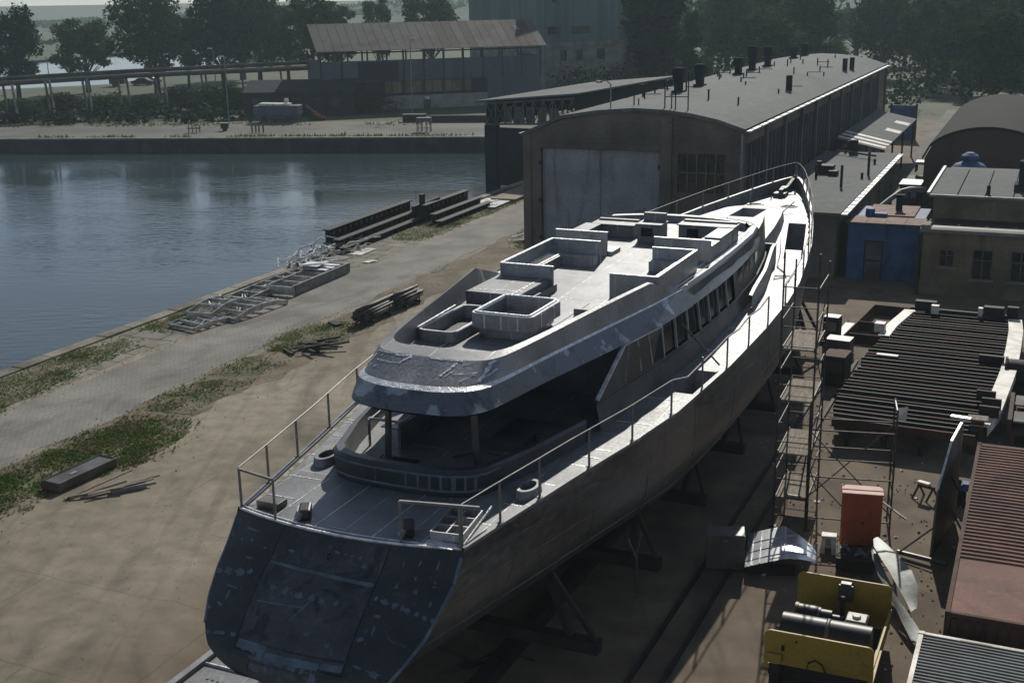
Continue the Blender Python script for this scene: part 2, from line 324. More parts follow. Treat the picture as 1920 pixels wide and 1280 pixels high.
# ---------------------------------------------------------------- mesh helpers
class MB:
    def __init__(s): s.v, s.f, s.m, s.mi = [], [], [], 0
    def add(s, vs, fs, mi=None):
        o = len(s.v); s.v += [tuple(p) for p in vs]
        s.f += [tuple(i + o for i in f) for f in fs]; s.m += [s.mi if mi is None else mi] * len(fs)
        return s
    def b2(s, x0, x1, y0, y1, z0, z1, mi=None):
        return s.add([(x, y, z) for z in (z0, z1) for y in (y0, y1) for x in (x0, x1)],
                     [(0, 2, 3, 1), (4, 5, 7, 6), (0, 1, 5, 4), (2, 6, 7, 3), (0, 4, 6, 2), (1, 3, 7, 5)], mi)
    def bar(s, p, q, w, h=None, up=(0, 0, 1), mi=None):
        p, q = Vector(p), Vector(q); h = h or w
        d = (q - p).normalized(); u = Vector(up)
        if abs(d.dot(u)) > .98: u = Vector((1, 0, 0))
        a = d.cross(u).normalized(); u = a.cross(d).normalized()
        vs = [c + a * (i * w / 2) + u * (j * h / 2) for c in (p, q) for i, j in ((-1, -1), (1, -1), (1, 1), (-1, 1))]
        return s.add(vs, [(3, 2, 1, 0), (4, 5, 6, 7), (0, 1, 5, 4), (1, 2, 6, 5), (2, 3, 7, 6), (3, 0, 4, 7)], mi)
    def tube(s, pts, r, n=8, r2=None, mi=None, closed=False):
        pts = [Vector(p) for p in pts]; k = len(pts); rings = []
        for i, p in enumerate(pts):
            if closed: d = pts[(i + 1) % k] - pts[i - 1]
            else: d = pts[min(i + 1, k - 1)] - pts[max(i - 1, 0)]
            d.normalize(); u = Vector((0, 0, 1)) if abs(d.z) < .95 else Vector((1, 0, 0))
            a = d.cross(u).normalized(); u = a.cross(d)
            rr = r if r2 is None else r + (r2 - r) * i / (k - 1)
            rings.append([p + a * (rr * math.cos(t)) + u * (rr * math.sin(t)) for t in (2 * math.pi * j / n for j in range(n))])
        return s.loft(rings, True, not closed, mi, closed)
    def loft(s, rings, closed=True, caps=False, mi=None, ring_loop=False):
        n = len(rings[0]); vs = [p for r in rings for p in r]; fs = []
        K = len(rings)
        for i in range(K if ring_loop else K - 1):
            i2 = (i + 1) % K
            for j in range(n if closed else n - 1):
                j2 = (j + 1) % n
                fs.append((i * n + j, i * n + j2, i2 * n + j2, i2 * n + j))
        if caps: fs += [tuple(range(n - 1, -1, -1)), tuple(range((K - 1) * n, K * n))]
        return s.add(vs, fs, mi)
    def prism(s, poly, z0, z1, mi=None):
        """extruded polygon; z0/z1 numbers or functions of (x, y)"""
        a = (lambda x, y: z0) if not callable(z0) else z0
        b = (lambda x, y: z1) if not callable(z1) else z1
        n = len(poly)
        vs = [(x, y, a(x, y)) for x, y in poly] + [(x, y, b(x, y)) for x, y in poly]
        tris = tessellate_polygon([[Vector((x, y, 0)) for x, y in poly]])
        area = sum(poly[i][0] * poly[(i + 1) % n][1] - poly[(i + 1) % n][0] * poly[i][1] for i in range(n))
        fs = []
        for t in tris:
            p = [poly[i] for i in t]
            ar = (p[1][0] - p[0][0]) * (p[2][1] - p[0][1]) - (p[2][0] - p[0][0]) * (p[1][1] - p[0][1])
            t = tuple(t) if ar > 0 else tuple(reversed(t))
            fs.append(tuple(i + n for i in t)); fs.append(tuple(reversed(t)))
        for i in range(n):
            j = (i + 1) % n
            fs.append((i, j, n + j, n + i) if area > 0 else (j, i, n + i, n + j))
        return s.add(vs, fs, mi)
    def build(s, name, mats, parent=None, smooth=False, bevel=0, loc=None, link=True):
        me = bpy.data.meshes.new(name)
        me.from_pydata(s.v, [], s.f)
        mats = mats if isinstance(mats, (list, tuple)) else [mats]
        for q in mats: me.materials.append(q)
        if len(mats) > 1: me.polygons.foreach_set('material_index', s.m)
        if smooth is True: me.polygons.foreach_set('use_smooth', [True] * len(s.f))
        me.update()
        o = bpy.data.objects.new(name, me)
        if link: COL.objects.link(o)
        if smooth == 'auto':
            me.polygons.foreach_set('use_smooth', [True] * len(s.f))
            bm = bmesh.new(); bm.from_mesh(me)
            bmesh.ops.remove_doubles(bm, verts=bm.verts, dist=1e-5)
            for ed in bm.edges:
                if len(ed.link_faces) != 2 or ed.calc_face_angle(0) > R(32): ed.smooth = False
            bm.to_mesh(me); bm.free()
        if bevel:
            bv = o.modifiers.new("bevel", 'BEVEL'); bv.width = bevel; bv.segments = 2; bv.limit_method = 'ANGLE'; bv.angle_limit = R(50)
        if parent is not None: o.parent = parent
        if loc is not None: o.location = loc
        return o

def tag(o, label=None, cat=None, group=None, kind=None):
    if label: o['label'] = label
    if cat: o['category'] = cat
    if group: o['group'] = group
    if kind: o['kind'] = kind
    return o
def empty(name, loc, az, label, cat, group=None):
    """a thing: an Empty at its base; az = heading of its local +Y, clockwise from world +Y"""
    o = bpy.data.objects.new(name, None); COL.objects.link(o)
    o.empty_display_size = .3
    o.location = loc; o.rotation_euler = (0, 0, -az)
    return tag(o, label, cat, group)
def struct(o): return tag(o, kind='structure')
KIDS = {}
def dup(root, loc, az=None, label=None, scale=None, group=None):
    def kids(o): return [c for c in COL.objects if c.parent == o]
    def cp(o, par):
        c = o.copy(); COL.objects.link(c)
        if par is not None: c.parent = par
        for k in kids(o): cp(k, c)
        return c
    c = cp(root, None); c.location = loc
    if az is not None: c.rotation_euler = (0, 0, -az)
    if scale is not None: c.scale = scale if hasattr(scale, '__len__') else (scale,) * 3
    if label: c['label'] = label
    if group: c['group'] = group
    return c
def lerp(t, xs, ys): return float(np.interp(t, xs, ys))

# local frames: hall / quay frame  (s to the right along the hall front, t away along the quay)
H0 = Vector((0.96, 78.49, 0))
HD = Vector((math.cos(HALL_AZ), -math.sin(HALL_AZ), 0)); HE = Vector((math.sin(HALL_AZ), math.cos(HALL_AZ), 0))
def S(s, t, z=0): return H0 + HD * s + HE * t + Vector((0, 0, z))
def ST(p): q = Vector(p) - H0; return q.dot(HD), q.dot(HE)
# ================================================================ THE SETTING: ground, quay, water, river, hills
def gpoly(pts, z): return [Vector((p[0], p[1], z)) for p in pts]
FQ_A, FQ_B = Vector((-63.3, 154.0, 0)), Vector((-3.1, 147.4, 0))         # edge of the far quay
fd = (FQ_B - FQ_A).normalized()
fn = Vector((-fd.y, fd.x, 0))                                           # away from the water
t_c = None
for t in np.linspace(40, 90, 2001):
    p = S(-13, t)
    if (p - FQ_A).dot(fn) >= 0: t_c = t; break
C_in = S(-13, t_c)
basin = [S(-13, -140), C_in, FQ_A - fd * 400, S(-500, -140)]
riv_px = [(-400, 190), (0, 168), (210, 158), (385, 130), (430, 122), (640, 45), (720, 41), (720, 34), (660, 34), (400, 82), (280, 97), (0, 119), (-400, 142)]
river = [W(x, y) for x, y in riv_px]
pond = [W(x, y) for x, y in [(1568, 48), (1612, 48), (1618, 68), (1570, 70)]]
outer = [Vector((-3500, -300, 0)), Vector((3500, -300, 0)), Vector((3500, 4500, 0)), Vector((-3500, 4500, 0))]
loops = [[Vector((p.x, p.y, 0)) for p in L] for L in (outer, basin, river, pond)]
allp = [p for L in loops for p in L]
tris = tessellate_polygon(loops)
mb = MB()
fs = []
for t in tris:
    p = [allp[i] for i in t]
    fs.append(t if (p[1] - p[0]).cross(p[2] - p[0]).z > 0 else tuple(reversed(t)))
mb.add(allp, fs)
# ground material: yard concrete near, meadow beyond the far quay
gm = M_YARD
def ground_mat():
    mt = mat("ground", (.305, .262, .19), .92, 0, (.21, .176, .122), .09, .40, .62, bump=.35, bscale=1.2, detail=9, fine=.22)
    nt = mt.node_tree; N, Lk = nt.nodes, nt.links; b = N["Principled BSDF"]
    src = b.inputs['Base Color'].links[0].from_socket
    tc = N.new("ShaderNodeTexCoord"); dp = N.new("ShaderNodeVectorMath"); dp.operation = 'DOT_PRODUCT'
    dp.inputs[1].default_value = tuple(fn)
    Lk.new(tc.outputs['Object'], dp.inputs[0])
    mr = N.new("ShaderNodeMapRange"); d0 = FQ_A.dot(fn); mr.inputs[1].default_value = d0 + 15; mr.inputs[2].default_value = d0 + 22
    Lk.new(dp.outputs['Value'], mr.inputs[0])
    nz = N.new("ShaderNodeTexNoise"); nz.inputs['Scale'].default_value = .03; nz.inputs['Detail'].default_value = 6
    Lk.new(tc.outputs['Object'], nz.inputs['Vector'])
    r2 = N.new("ShaderNodeMapRange"); r2.inputs[1].default_value = .4; r2.inputs[2].default_value = .6; Lk.new(nz.outputs[0], r2.inputs[0])
    fm = N.new("ShaderNodeMix"); fm.data_type = 'RGBA'; fm.inputs[6].default_value = (.050, .075, .028, 1); fm.inputs[7].default_value = (.085, .10, .045, 1)
    Lk.new(r2.outputs[0], fm.inputs[0])
    mx = N.new("ShaderNodeMix"); mx.data_type = 'RGBA'
    Lk.new(mr.outputs[0], mx.inputs[0]); Lk.new(src, mx.inputs[6]); Lk.new(fm.outputs[2], mx.inputs[7])
    # brown trodden earth on the right side of the yacht
    dq = N.new("ShaderNodeVectorMath"); dq.operation = 'DOT_PRODUCT'; dq.inputs[1].default_value = tuple(HD); Lk.new(tc.outputs['Object'], dq.inputs[0])
    wz = N.new("ShaderNodeTexNoise"); wz.inputs['Scale'].default_value = .2; wz.inputs['Detail'].default_value = 6; Lk.new(tc.outputs['Object'], wz.inputs['Vector'])
    wq = N.new("ShaderNodeMath"); wq.operation = 'MULTIPLY_ADD'; wq.inputs[1].default_value = 5.0; Lk.new(wz.outputs[0], wq.inputs[0]); Lk.new(dq.outputs['Value'], wq.inputs[2])
    q0 = H0.dot(HD) + 2.5; rr_ = N.new("ShaderNodeMapRange"); rr_.inputs[1].default_value = q0 + 8; rr_.inputs[2].default_value = q0 + 12; Lk.new(wq.outputs[0], rr_.inputs[0])
    ez = N.new("ShaderNodeTexNoise"); ez.inputs['Scale'].default_value = .7; ez.inputs['Detail'].default_value = 9; Lk.new(tc.outputs['Object'], ez.inputs['Vector'])
    er = N.new("ShaderNodeMapRange"); er.inputs[1].default_value = .35; er.inputs[2].default_value = .65; Lk.new(ez.outputs[0], er.inputs[0])
    em = N.new("ShaderNodeMix"); em.data_type = 'RGBA'; em.inputs[6].default_value = (.20, .150, .098, 1); em.inputs[7].default_value = (.115, .082, .054, 1); Lk.new(er.outputs[0], em.inputs[0])
    e2 = N.new("ShaderNodeMix"); e2.data_type = 'RGBA'; Lk.new(rr_.outputs[0], e2.inputs[0]); Lk.new(src, e2.inputs[6]); Lk.new(em.outputs[2], e2.inputs[7])
    Lk.new(e2.outputs[2], mx.inputs[6])
    # dark oil stains and wheel scuffs in the yard
    st = N.new("ShaderNodeTexNoise"); st.inputs['Scale'].default_value = .35; st.inputs['Detail'].default_value = 10; st.inputs['Distortion'].default_value = 1.2
    mp = N.new("ShaderNodeMapping"); mp.inputs['Rotation'].default_value = (0, 0, HALL_AZ + .5); mp.inputs['Scale'].default_value = (1, .35, 1)
    Lk.new(tc.outputs['Object'], mp.inputs[0]); Lk.new(mp.outputs[0], st.inputs['Vector'])
    sr = N.new("ShaderNodeMapRange"); sr.inputs[1].default_value = .54; sr.inputs[2].default_value = .72; sr.inputs[3].default_value = 1; sr.inputs[4].default_value = .55
    Lk.new(st.outputs[0], sr.inputs[0])
    ml = N.new("ShaderNodeMix"); ml.data_type = 'RGBA'; ml.blend_type = 'MULTIPLY'; ml.inputs[0].default_value = 1
    # cast concrete slabs with dark joints, cracked and half buried in dirt
    mp2 = N.new("ShaderNodeMapping"); mp2.inputs['Rotation'].default_value = (0, 0, HALL_AZ); Lk.new(tc.outputs['Object'], mp2.inputs[0])
    wob = N.new("ShaderNodeTexNoise"); wob.inputs['Scale'].default_value = .8; wob.inputs['Detail'].default_value = 6; Lk.new(tc.outputs['Object'], wob.inputs['Vector'])
    wa = N.new("ShaderNodeVectorMath"); wa.operation = 'MULTIPLY_ADD'; wa.inputs[1].default_value = (.35, .35, 0); Lk.new(wob.outputs['Color'], wa.inputs[0]); Lk.new(mp2.outputs[0], wa.inputs[2])
    bk = N.new("ShaderNodeTexBrick"); bk.inputs['Scale'].default_value = 1; bk.inputs['Brick Width'].default_value = 6.5; bk.inputs['Row Height'].default_value = 4.2; bk.inputs['Mortar Size'].default_value = .035; bk.inputs['Mortar Smooth'].default_value = .4
    Lk.new(wa.outputs[0], bk.inputs['Vector'])
    gate = N.new("ShaderNodeMapRange"); gate.inputs[1].default_value = .44; gate.inputs[2].default_value = .56; gate.inputs[3].default_value = 0; gate.inputs[4].default_value = .55; Lk.new(nz.outputs[0], gate.inputs[0])
    n9 = N.new("ShaderNodeTexNoise"); n9.inputs['Scale'].default_value = .22; n9.inputs['Detail'].default_value = 8; Lk.new(tc.outputs['Object'], n9.inputs['Vector'])
    g9 = N.new("ShaderNodeMapRange"); g9.inputs[1].default_value = .42; g9.inputs[2].default_value = .58; g9.inputs[4].default_value = .35; Lk.new(n9.outputs[0], g9.inputs[0])
    jm = N.new("ShaderNodeMath"); jm.operation = 'MULTIPLY'; Lk.new(bk.outputs['Fac'], jm.inputs[0]); Lk.new(g9.outputs[0], jm.inputs[1])
    vor = N.new("ShaderNodeTexVoronoi"); vor.feature = 'DISTANCE_TO_EDGE'; vor.inputs['Scale'].default_value = .23; Lk.new(wa.outputs[0], vor.inputs['Vector'])
    vr = N.new("ShaderNodeMapRange"); vr.inputs[1].default_value = .004; vr.inputs[2].default_value = .018; vr.inputs[3].default_value = .16; vr.inputs[4].default_value = 0; Lk.new(vor.outputs['Distance'], vr.inputs[0])
    vm = N.new("ShaderNodeMath"); vm.operation = 'MULTIPLY'; Lk.new(vr.outputs[0], vm.inputs[0]); Lk.new(g9.outputs[0], vm.inputs[1])
    jx = N.new("ShaderNodeMath"); jx.operation = 'MAXIMUM'; Lk.new(jm.outputs[0], jx.inputs[0]); Lk.new(vm.outputs[0], jx.inputs[1])
    dk_ = N.new("ShaderNodeMix"); dk_.data_type = 'RGBA'; dk_.inputs[7].default_value = (.06, .05, .033, 1); Lk.new(jx.outputs[0], dk_.inputs[0]); Lk.new(mx.outputs[2], dk_.inputs[6])
    Lk.new(dk_.outputs[2], ml.inputs[6]); Lk.new(sr.outputs[0], ml.inputs[7]); Lk.new(ml.outputs[2], b.inputs['Base Color'])
    return mt
GM = ground_mat()
smears(GM, (.085, .068, .045), 5.0, .56, .70, .3, (1, 1, 1), .6)
smears(GM, (.36, .31, .23), 9.0, .60, .74, .35, (1, 1, 1), .3)
smears(GM, (.40, .35, .27), 34.0, .62, .72, .30, (1, 1, 1), 0)
smears(GM, (.10, .08, .055), 26.0, .60, .70, .30, (1, 1, 1), 0)
# long scuffs left by wheels and dragged plates
nt_, b_, src_ = into_colour(GM)
tcw = nt_.nodes.new("ShaderNodeTexCoord"); mpw = nt_.nodes.new("ShaderNodeMapping"); mpw.inputs['Rotation'].default_value = (0, 0, HALL_AZ + .12); mpw.inputs['Scale'].default_value = (1.5, .06, 1)
nt_.links.new(tcw.outputs['Object'], mpw.inputs[0])
nw = nt_.nodes.new("ShaderNodeTexNoise"); nw.inputs['Scale'].default_value = 1.0; nw.inputs['Detail'].default_value = 5; nw.inputs['Distortion'].default_value = .5; nt_.links.new(mpw.outputs[0], nw.inputs['Vector'])
rw = nt_.nodes.new("ShaderNodeMapRange"); rw.inputs[1].default_value = .57; rw.inputs[2].default_value = .68; rw.inputs[4].default_value = .3; nt_.links.new(nw.outputs[0], rw.inputs[0])
xw = nt_.nodes.new("ShaderNodeMix"); xw.data_type = 'RGBA'; xw.inputs[7].default_value = (.095, .076, .05, 1); nt_.links.new(rw.outputs[0], xw.inputs[0]); nt_.links.new(src_, xw.inputs[6]); nt_.links.new(xw.outputs[2], b_.inputs['Base Color'])
struct(mb.build('ground', GM))
def sheet(name, poly, z, mt, az=0.0, org=None):
    """flat sheet of s,t polygon, object frame turned to the quay"""
    mb = MB(); mb.prism(poly, -.02, 0)
    o = mb.build(name, mt); o.location = S(0, 0, z) if org is None else org; o.rotation_euler = (0, 0, -HALL_AZ)
    return o
def ragged(s0, s1, t0, t1, amp, step=1.2):
    L = [(s0 + rnd.uniform(-amp, amp), t) for t in np.arange(t0, t1, step)]; Rr = [(s1 + rnd.uniform(-amp, amp), t) for t in np.arange(t0, t1, step)]
    return [(float(a), float(b)) for a, b in Rr] + [(float(a), float(b)) for a, b in reversed(L)]
struct(sheet('cobbled_road', ragged(-8.3, -3.7, -75, 26, .28), .012, M_COB))
struct(sheet('quay_edge_slabs', ragged(-12.2, -8.9, -75, 32, .12, 2.0), .008, M_SLAB))
mb = MB()
for t in np.arange(-75, t_c - 2.0, 1.9): mb.b2(-13.0, -12.25, t, t + 1.87, -.3, .10 + rnd.uniform(-.015, .02))
o = struct(mb.build('quay_coping', M_QUAY, bevel=.03)); o.location = H0; o.rotation_euler = (0, 0, -HALL_AZ)
mb = MB(); mb.b2(-13.0, -12.9, -140, t_c, -4, -.02)
o = struct(mb.build('quay_wall', M_QWALL)); o.location = H0; o.rotation_euler = (0, 0, -HALL_AZ)
mb = MB()
a, b = FQ_A - fd * 300, C_in + fd * 3
mb.bar(a + Vector((0, 0, -2.0)) + fn * .15, b + Vector((0, 0, -2.0)) + fn * .15, .3, 3.85)
struct(mb.build('far_quay_wall', M_QWALL))
mb = MB(); mb.add([a + Vector((0, 0, .012)), b + Vector((0, 0, .012)), b + fn * 17 + Vector((0, 0, .012)), a + fn * 17 + Vector((0, 0, .012))], [(0, 1, 2, 3)])
struct(mb.build('far_quay_apron', M_APRON))
mb = MB(); mb.bar(a + fn * .35 + Vector((0, 0, .03)), b + fn * .35 + Vector((0, 0, .03)), .7, .16)
struct(mb.build('far_quay_coping', M_CONC))
mb = MB(); mb.add([S(-12.95, -140, -1.6), S(-12.95, t_c + 1, -1.6), FQ_A - fd * 420 + fn * .3 + Vector((0, 0, -1.6)), S(-520, -140, -1.6)], [(0, 1, 2, 3)])
struct(mb.build('basin_water', M_WATER))
mb = MB(); mb.add([Vector((-700, 180, -.5)), Vector((400, 180, -.5)), Vector((400, 1200, -.5)), Vector((-700, 1200, -.5))], [(0, 1, 2, 3)])
struct(mb.build('river_water', M_RIVER))
mb = MB()   # basin bed so the water is not open below
mb.add([Vector((-700, -200, -6)), Vector((150, -200, -6)), Vector((150, 1300, -6)), Vector((-700, 1300, -6))], [(0, 1, 2, 3)])
struct(mb.build('water_bed', M_QWALL))

# grass along the quay: ragged soil sheets plus many blades (nobody could count them)
gp = [
    [(-12.1, -60), (-9.0, -60), (-8.9, -36), (-9.0, -33), (-9.8, -30), (-10.3, -26.5), (-11.5, -25), (-12.2, -28)],
    [(-11.9, -24), (-9.3, -22), (-9.2, -15), (-11.4, -14), (-12.1, -18)],
    [(-11.6, 3), (-9.4, 2), (-8.6, 14), (-9.4, 24), (-11.4, 26)],
    [(-3.5, -60), (-.2, -60), (-.4, -46), (-.9, -42), (.4, -38.6), (.6, -36), (-.4, -34.2), (-2.4, -35.0), (-3.0, -39)],
    [(-3.2, -34), (-.9, -33.6), (-.9, -29), (-2.6, -25), (-3.6, -26), (-3.4, -31)],
    [(-4.0, -24), (-1.6, -24.5), (-.7, -22.9), (-1.2, -20.3), (-2.4, -18.5), (-4.2, -20)],
    [(-2.0, 2.5), (-.3, 1.8), (-.2, 8), (-1.4, 9)],
]
def rag2(poly):
    out = []
    for i, p in enumerate(poly):
        q = poly[(i + 1) % len(poly)]; L = math.hypot(q[0] - p[0], q[1] - p[1]); k = max(1, int(L / .8))
        for j in range(k):
            t = j / k; out.append((p[0] + (q[0] - p[0]) * t + rnd.uniform(-.28, .28), p[1] + (q[1] - p[1]) * t + rnd.uniform(-.28, .28)))
    return out
def inside(poly, x, y):
    c = False; n = len(poly); j = n - 1
    for i in range(n):
        if (poly[i][1] > y) != (poly[j][1] > y) and x < (poly[j][0] - poly[i][0]) * (y - poly[i][1]) / (poly[j][1] - poly[i][1]) + poly[i][0]: c = not c
        j = i
    return c
gmb, gbm = MB(), MB()
for k, poly in enumerate(gp):
    r_ = rag2(poly); gmb.prism(r_, -.02, .016 + .004 * (k % 3))
    xs = [p[0] for p in poly]; ys = [p[1] for p in poly]
    area = (max(xs) - min(xs)) * (max(ys) - min(ys)); dens = [170, 150, 150, 330, 110, 190, 200][k]
    y_lo = max(min(ys), -47)
    seeds = [(rnd.uniform(min(xs), max(xs)), rnd.uniform(y_lo, max(ys)), rnd.uniform(.5, 1.6)) for _ in range(int(area * .35) + 4)]
    cnt = int(area * (max(ys) - y_lo) / (max(ys) - min(ys)) * dens)
    for _ in range(cnt):
        if rnd.random() < .75:
            sx, sy, sr_ = rnd.choice(seeds); x, y = rnd.gauss(sx, .45 * sr_), rnd.gauss(sy, .6 * sr_)
        else: x, y = rnd.uniform(min(xs), max(xs)), rnd.uniform(y_lo, max(ys))
        if not inside(poly, x, y) and (rnd.random() < .6 or min(math.hypot(x - p_[0], y - p_[1]) for p_ in r_) > .7): continue
        h = rnd.uniform(.02, .11) * (1.25 if k in (3, 6) else 1); a = rnd.uniform(0, 6.28); w = rnd.uniform(.02, .06)
        lx, ly = rnd.uniform(-.14, .14), rnd.uniform(-.14, .14)
        gbm.add([(x - w * math.cos(a), y - w * math.sin(a), .015), (x + w * math.cos(a), y + w * math.sin(a), .015), (x + lx, y + ly, h)], [(0, 1, 2)])
o = gmb.build('grass_soil', M_GRASSB); struct(o); o.location = H0; o.rotation_euler = (0, 0, -HALL_AZ)
o = gbm.build('grass', M_GRASS); tag(o, 'green grass and weeds growing in strips beside the cobbled quay road', 'grass', kind='stuff'); o.location = H0; o.rotation_euler = (0, 0, -HALL_AZ)
# dirt strip between road and yard, litter and stones
struct(sheet('dirt_strip', ragged(-3.7, -.6, -75, 20, .55), .006, mat("dirt", (.21, .165, .105), .95, 0, (.125, .096, .062), .5, .38, .6, bump=.6, bscale=6)))
import mathutils
def nz0(x, y): return mathutils.noise.noise(Vector((x, y, 3.3)))
lm = MB(); lw = MB(); gj = MB()
def chip(mbx, p, r):
    a = rnd.uniform(0, 3); q = []
    for i in range(5):
        t = a + i * 1.256; k = r * rnd.uniform(.5, 1.2); q.append((p[0] + k * math.cos(t), p[1] + k * math.sin(t), .012 + rnd.uniform(0, .4) * r))
    mbx.add(q + [(p[0], p[1], .02 + r * .6)], [(i, (i + 1) % 5, 5) for i in range(5)])
for _ in range(420):
    p = W(rnd.uniform(1430, 1900), rnd.uniform(570, 1270)); chip(lw if rnd.random() < .35 else lm, p, rnd.uniform(.025, .085))
for _ in range(700):
    p = S(-3.4 + abs(rnd.gauss(0, 2.2)), rnd.uniform(-50, 10)); chip(lm, p, rnd.uniform(.012, .05))
for _ in range(260):
    p = S(rnd.uniform(-12.6, -3), rnd.uniform(-45, 30)); chip(lm, p, rnd.uniform(.015, .05))
for _ in range(2200):
    p = S(rnd.uniform(-3.4, 9), rnd.uniform(-52, -8)); chip(lm, p, rnd.uniform(.006, .022))
for _ in range(40):
    c_ = W(rnd.uniform(1420, 1880), rnd.uniform(600, 1250))
    for _k in range(14): chip(lw if rnd.random() < .2 else lm, c_ + Vector((rnd.gauss(0, .35), rnd.gauss(0, .35), 0)), rnd.uniform(.012, .05))
# weeds growing out of joints along the kerb lines
for _ in range(5200):
    s_ = rnd.choice((-12.2, -10.6, -8.6, -3.6, -3.4)) + rnd.gauss(0, .16); t_ = rnd.uniform(-46, 24)
    if nz0(s_ * .6, t_ * .22) < .02: continue
    h = rnd.uniform(.02, .10); w = rnd.uniform(.015, .04); a = rnd.uniform(0, 3.1)
    gj.add([(s_ - w * math.cos(a), t_ - w * math.sin(a), .02), (s_ + w * math.cos(a), t_ + w * math.sin(a), .02), (s_ + rnd.uniform(-.06, .06), t_ + rnd.uniform(-.06, .06), h)], [(0, 1, 2)])
o = gj.build('joint_weeds', M_GRASS); tag(o, 'low weeds sprouting from the joints and kerb lines of the quay', 'weeds', kind='stuff'); o.location = H0; o.rotation_euler = (0, 0, -HALL_AZ)
tag(lm.build('stones', M_QUAY), 'small stones and crumbs of rubble scattered over the yard', 'rubble', kind='stuff')
tag(lw.build('metal_offcuts', M_BEAD), 'tiny bright metal offcuts scattered on the ground by the scaffold', 'scrap', kind='stuff')

# hills beyond the river
def hgt(x): return lerp(x, [-900, -420, -360, -270, -200, -120, -70, 0, 80, 160, 260, 380, 900], [2, 1.0, .4, 2.6, 5, 8, 12, 17, 23, 27, 30, 30, 34])
mb = MB(); rows = []
xs_ = np.arange(-900, 901, 9)
import mathutils
def nz(x, y, s): return mathutils.noise.noise(Vector((x * s, y * s, 0)))
for j, y in enumerate((640, 700, 760, 820, 870, 900, 930, 1000, 1150)):
    f = [0, .10, .22, .5, .85, 1, 1.05, 1.1, 0][j]
    rows.append([(float(x), y + 20 * nz(x, y, .02), hgt(x) * f + (0 if f < .3 else 2.2 * nz(x, y, .05) + 1.4 * nz(x, y, .16)) - .3) for x in xs_])
mb.loft(rows, closed=False)
struct(mb.build('hills', M_HILL, smooth=True))
# ================================================================ THE YACHT (local: x = starboard v, y = forward u, z up)
Y0 = Vector((-3.79, 25.34, 0))
yacht = empty('motor_yacht', Y0, SHIP_AZ, 'large unpainted bare aluminium motor yacht hull under construction, standing on the yard', 'yacht')
def pt(name, mb, mt, parent=None, **k): return mb.build(name, mt, parent or yacht, **k)

BU = [0, 1.4, 2.8, 4.5, 7.3, 10, 14.6, 19, 22.6, 25.5, 28.5, 32, 35.5, 39, 43, 46, 47.6, 48.6]
BV = [2.94, 3.17, 3.42, 3.72, 4.28, 4.70, 4.98, 5.08, 5.06, 4.90, 4.55, 4.10, 3.48, 2.80, 1.82, 1.02, .50, .04]
def beam(u): return lerp(u, BU, BV)
def zdeck(u): return 5.0 + .55 * max(u, 0) / 48.6
def zgun(u): return max(5.0 + 1.25 * (max(u, 0) / 48.6) ** 1.5, zdeck(u) + .05)
ZT = [2.3, 2.6, 2.94, 3.21, 3.6, 4.02, 4.44, 5.0]; UT = [-2.35, -2.35, -2.22, -1.94, -1.48, -1.0, -.46, 0]
def rake(z): return lerp(z, ZT, UT)
def keel(u): return lerp(u, [0, 5, 12, 36, 40, 44, 46.5, 48, 48.6], [2.55, 1.85, 1.25, 1.2, 1.55, 2.7, 4.0, 5.2, 6.2])
NS = 22
def section(u0):
    """starboard half section from gunwale to keel: list of (v, u, z)"""
    zg, zk, b = zgun(u0), keel(u0), beam(u0)
    p = lerp(u0, [0, 10, 24, 38, 48], [3.0, 4.2, 4.0, 1.7, 1.15]); q = lerp(u0, [0, 10, 24, 38, 48], [3.0, 2.6, 2.3, 1.35, 1.0])
    out = []
    for k in range(NS + 1):
        s = math.sin(k / NS * math.pi / 2) ** 1.0
        s = .55 * s + .45 * k / NS
        v = b * max(0.0, 1 - s ** p) ** (1 / q)
        if k == NS: v = 0
        z = zg - (zg - zk) * s
        w = max(0, 1 - u0 / 7.0)
        out.append((v, u0 + rake(z) * w - .45 * w * w * (1 - min(1, (v / max(b, .01))) ** 2) * 1.0, z))
    return out
US = [0, .35, .8, 1.4, 2.1, 2.8, 3.6, 4.5, 5.8, 7.3, 8.6, 10, 12, 14.6, 17, 19, 21, 22.6, 24, 25.5, 27, 28.5, 30, 32, 34, 35.5, 37, 39, 41, 43, 44.5, 46, 47, 47.6, 48.2, 48.6]
hb = MB()
rings = []
for u0 in US:
    sec = section(u0)
    rings.append([(v, u, z) for v, u, z in sec] + [(-v, u, z) for v, u, z in reversed(sec[:-1])])
hb.loft(rings, closed=False)
hull = pt('hull', hb, M_HULL, smooth='auto')
# weld seams on the plating: longitudinal beads plus a few transverse ones
sb = MB()
def hull_pt(u0, f, side=1, off=.004):
    sec = section(u0); x = f * NS; i = min(int(x), NS - 1); t = x - i
    a, b = Vector(sec[i]), Vector(sec[i + 1]); q = a.lerp(b, t)
    return Vector((side * (q.x + off), q.y, q.z))
for f in (.30, .52):
    for side in (1, -1):
        sb.tube([hull_pt(u, f, side) for u in US[:28]], .010, 5)
for u0 in (2.4, 5.6, 8.2, 11.4, 15.2, 19.6, 24.4, 29):
    f0 = .28 if u0 < 9 else .03
    sb.tube([hull_pt(u0 + .02 * k, f0 + (.62 - f0) * k / 12, 1) for k in range(13)], .012 if u0 < 9 else .007, 5)
sb.build('weld_seam', M_STEEL, hull)

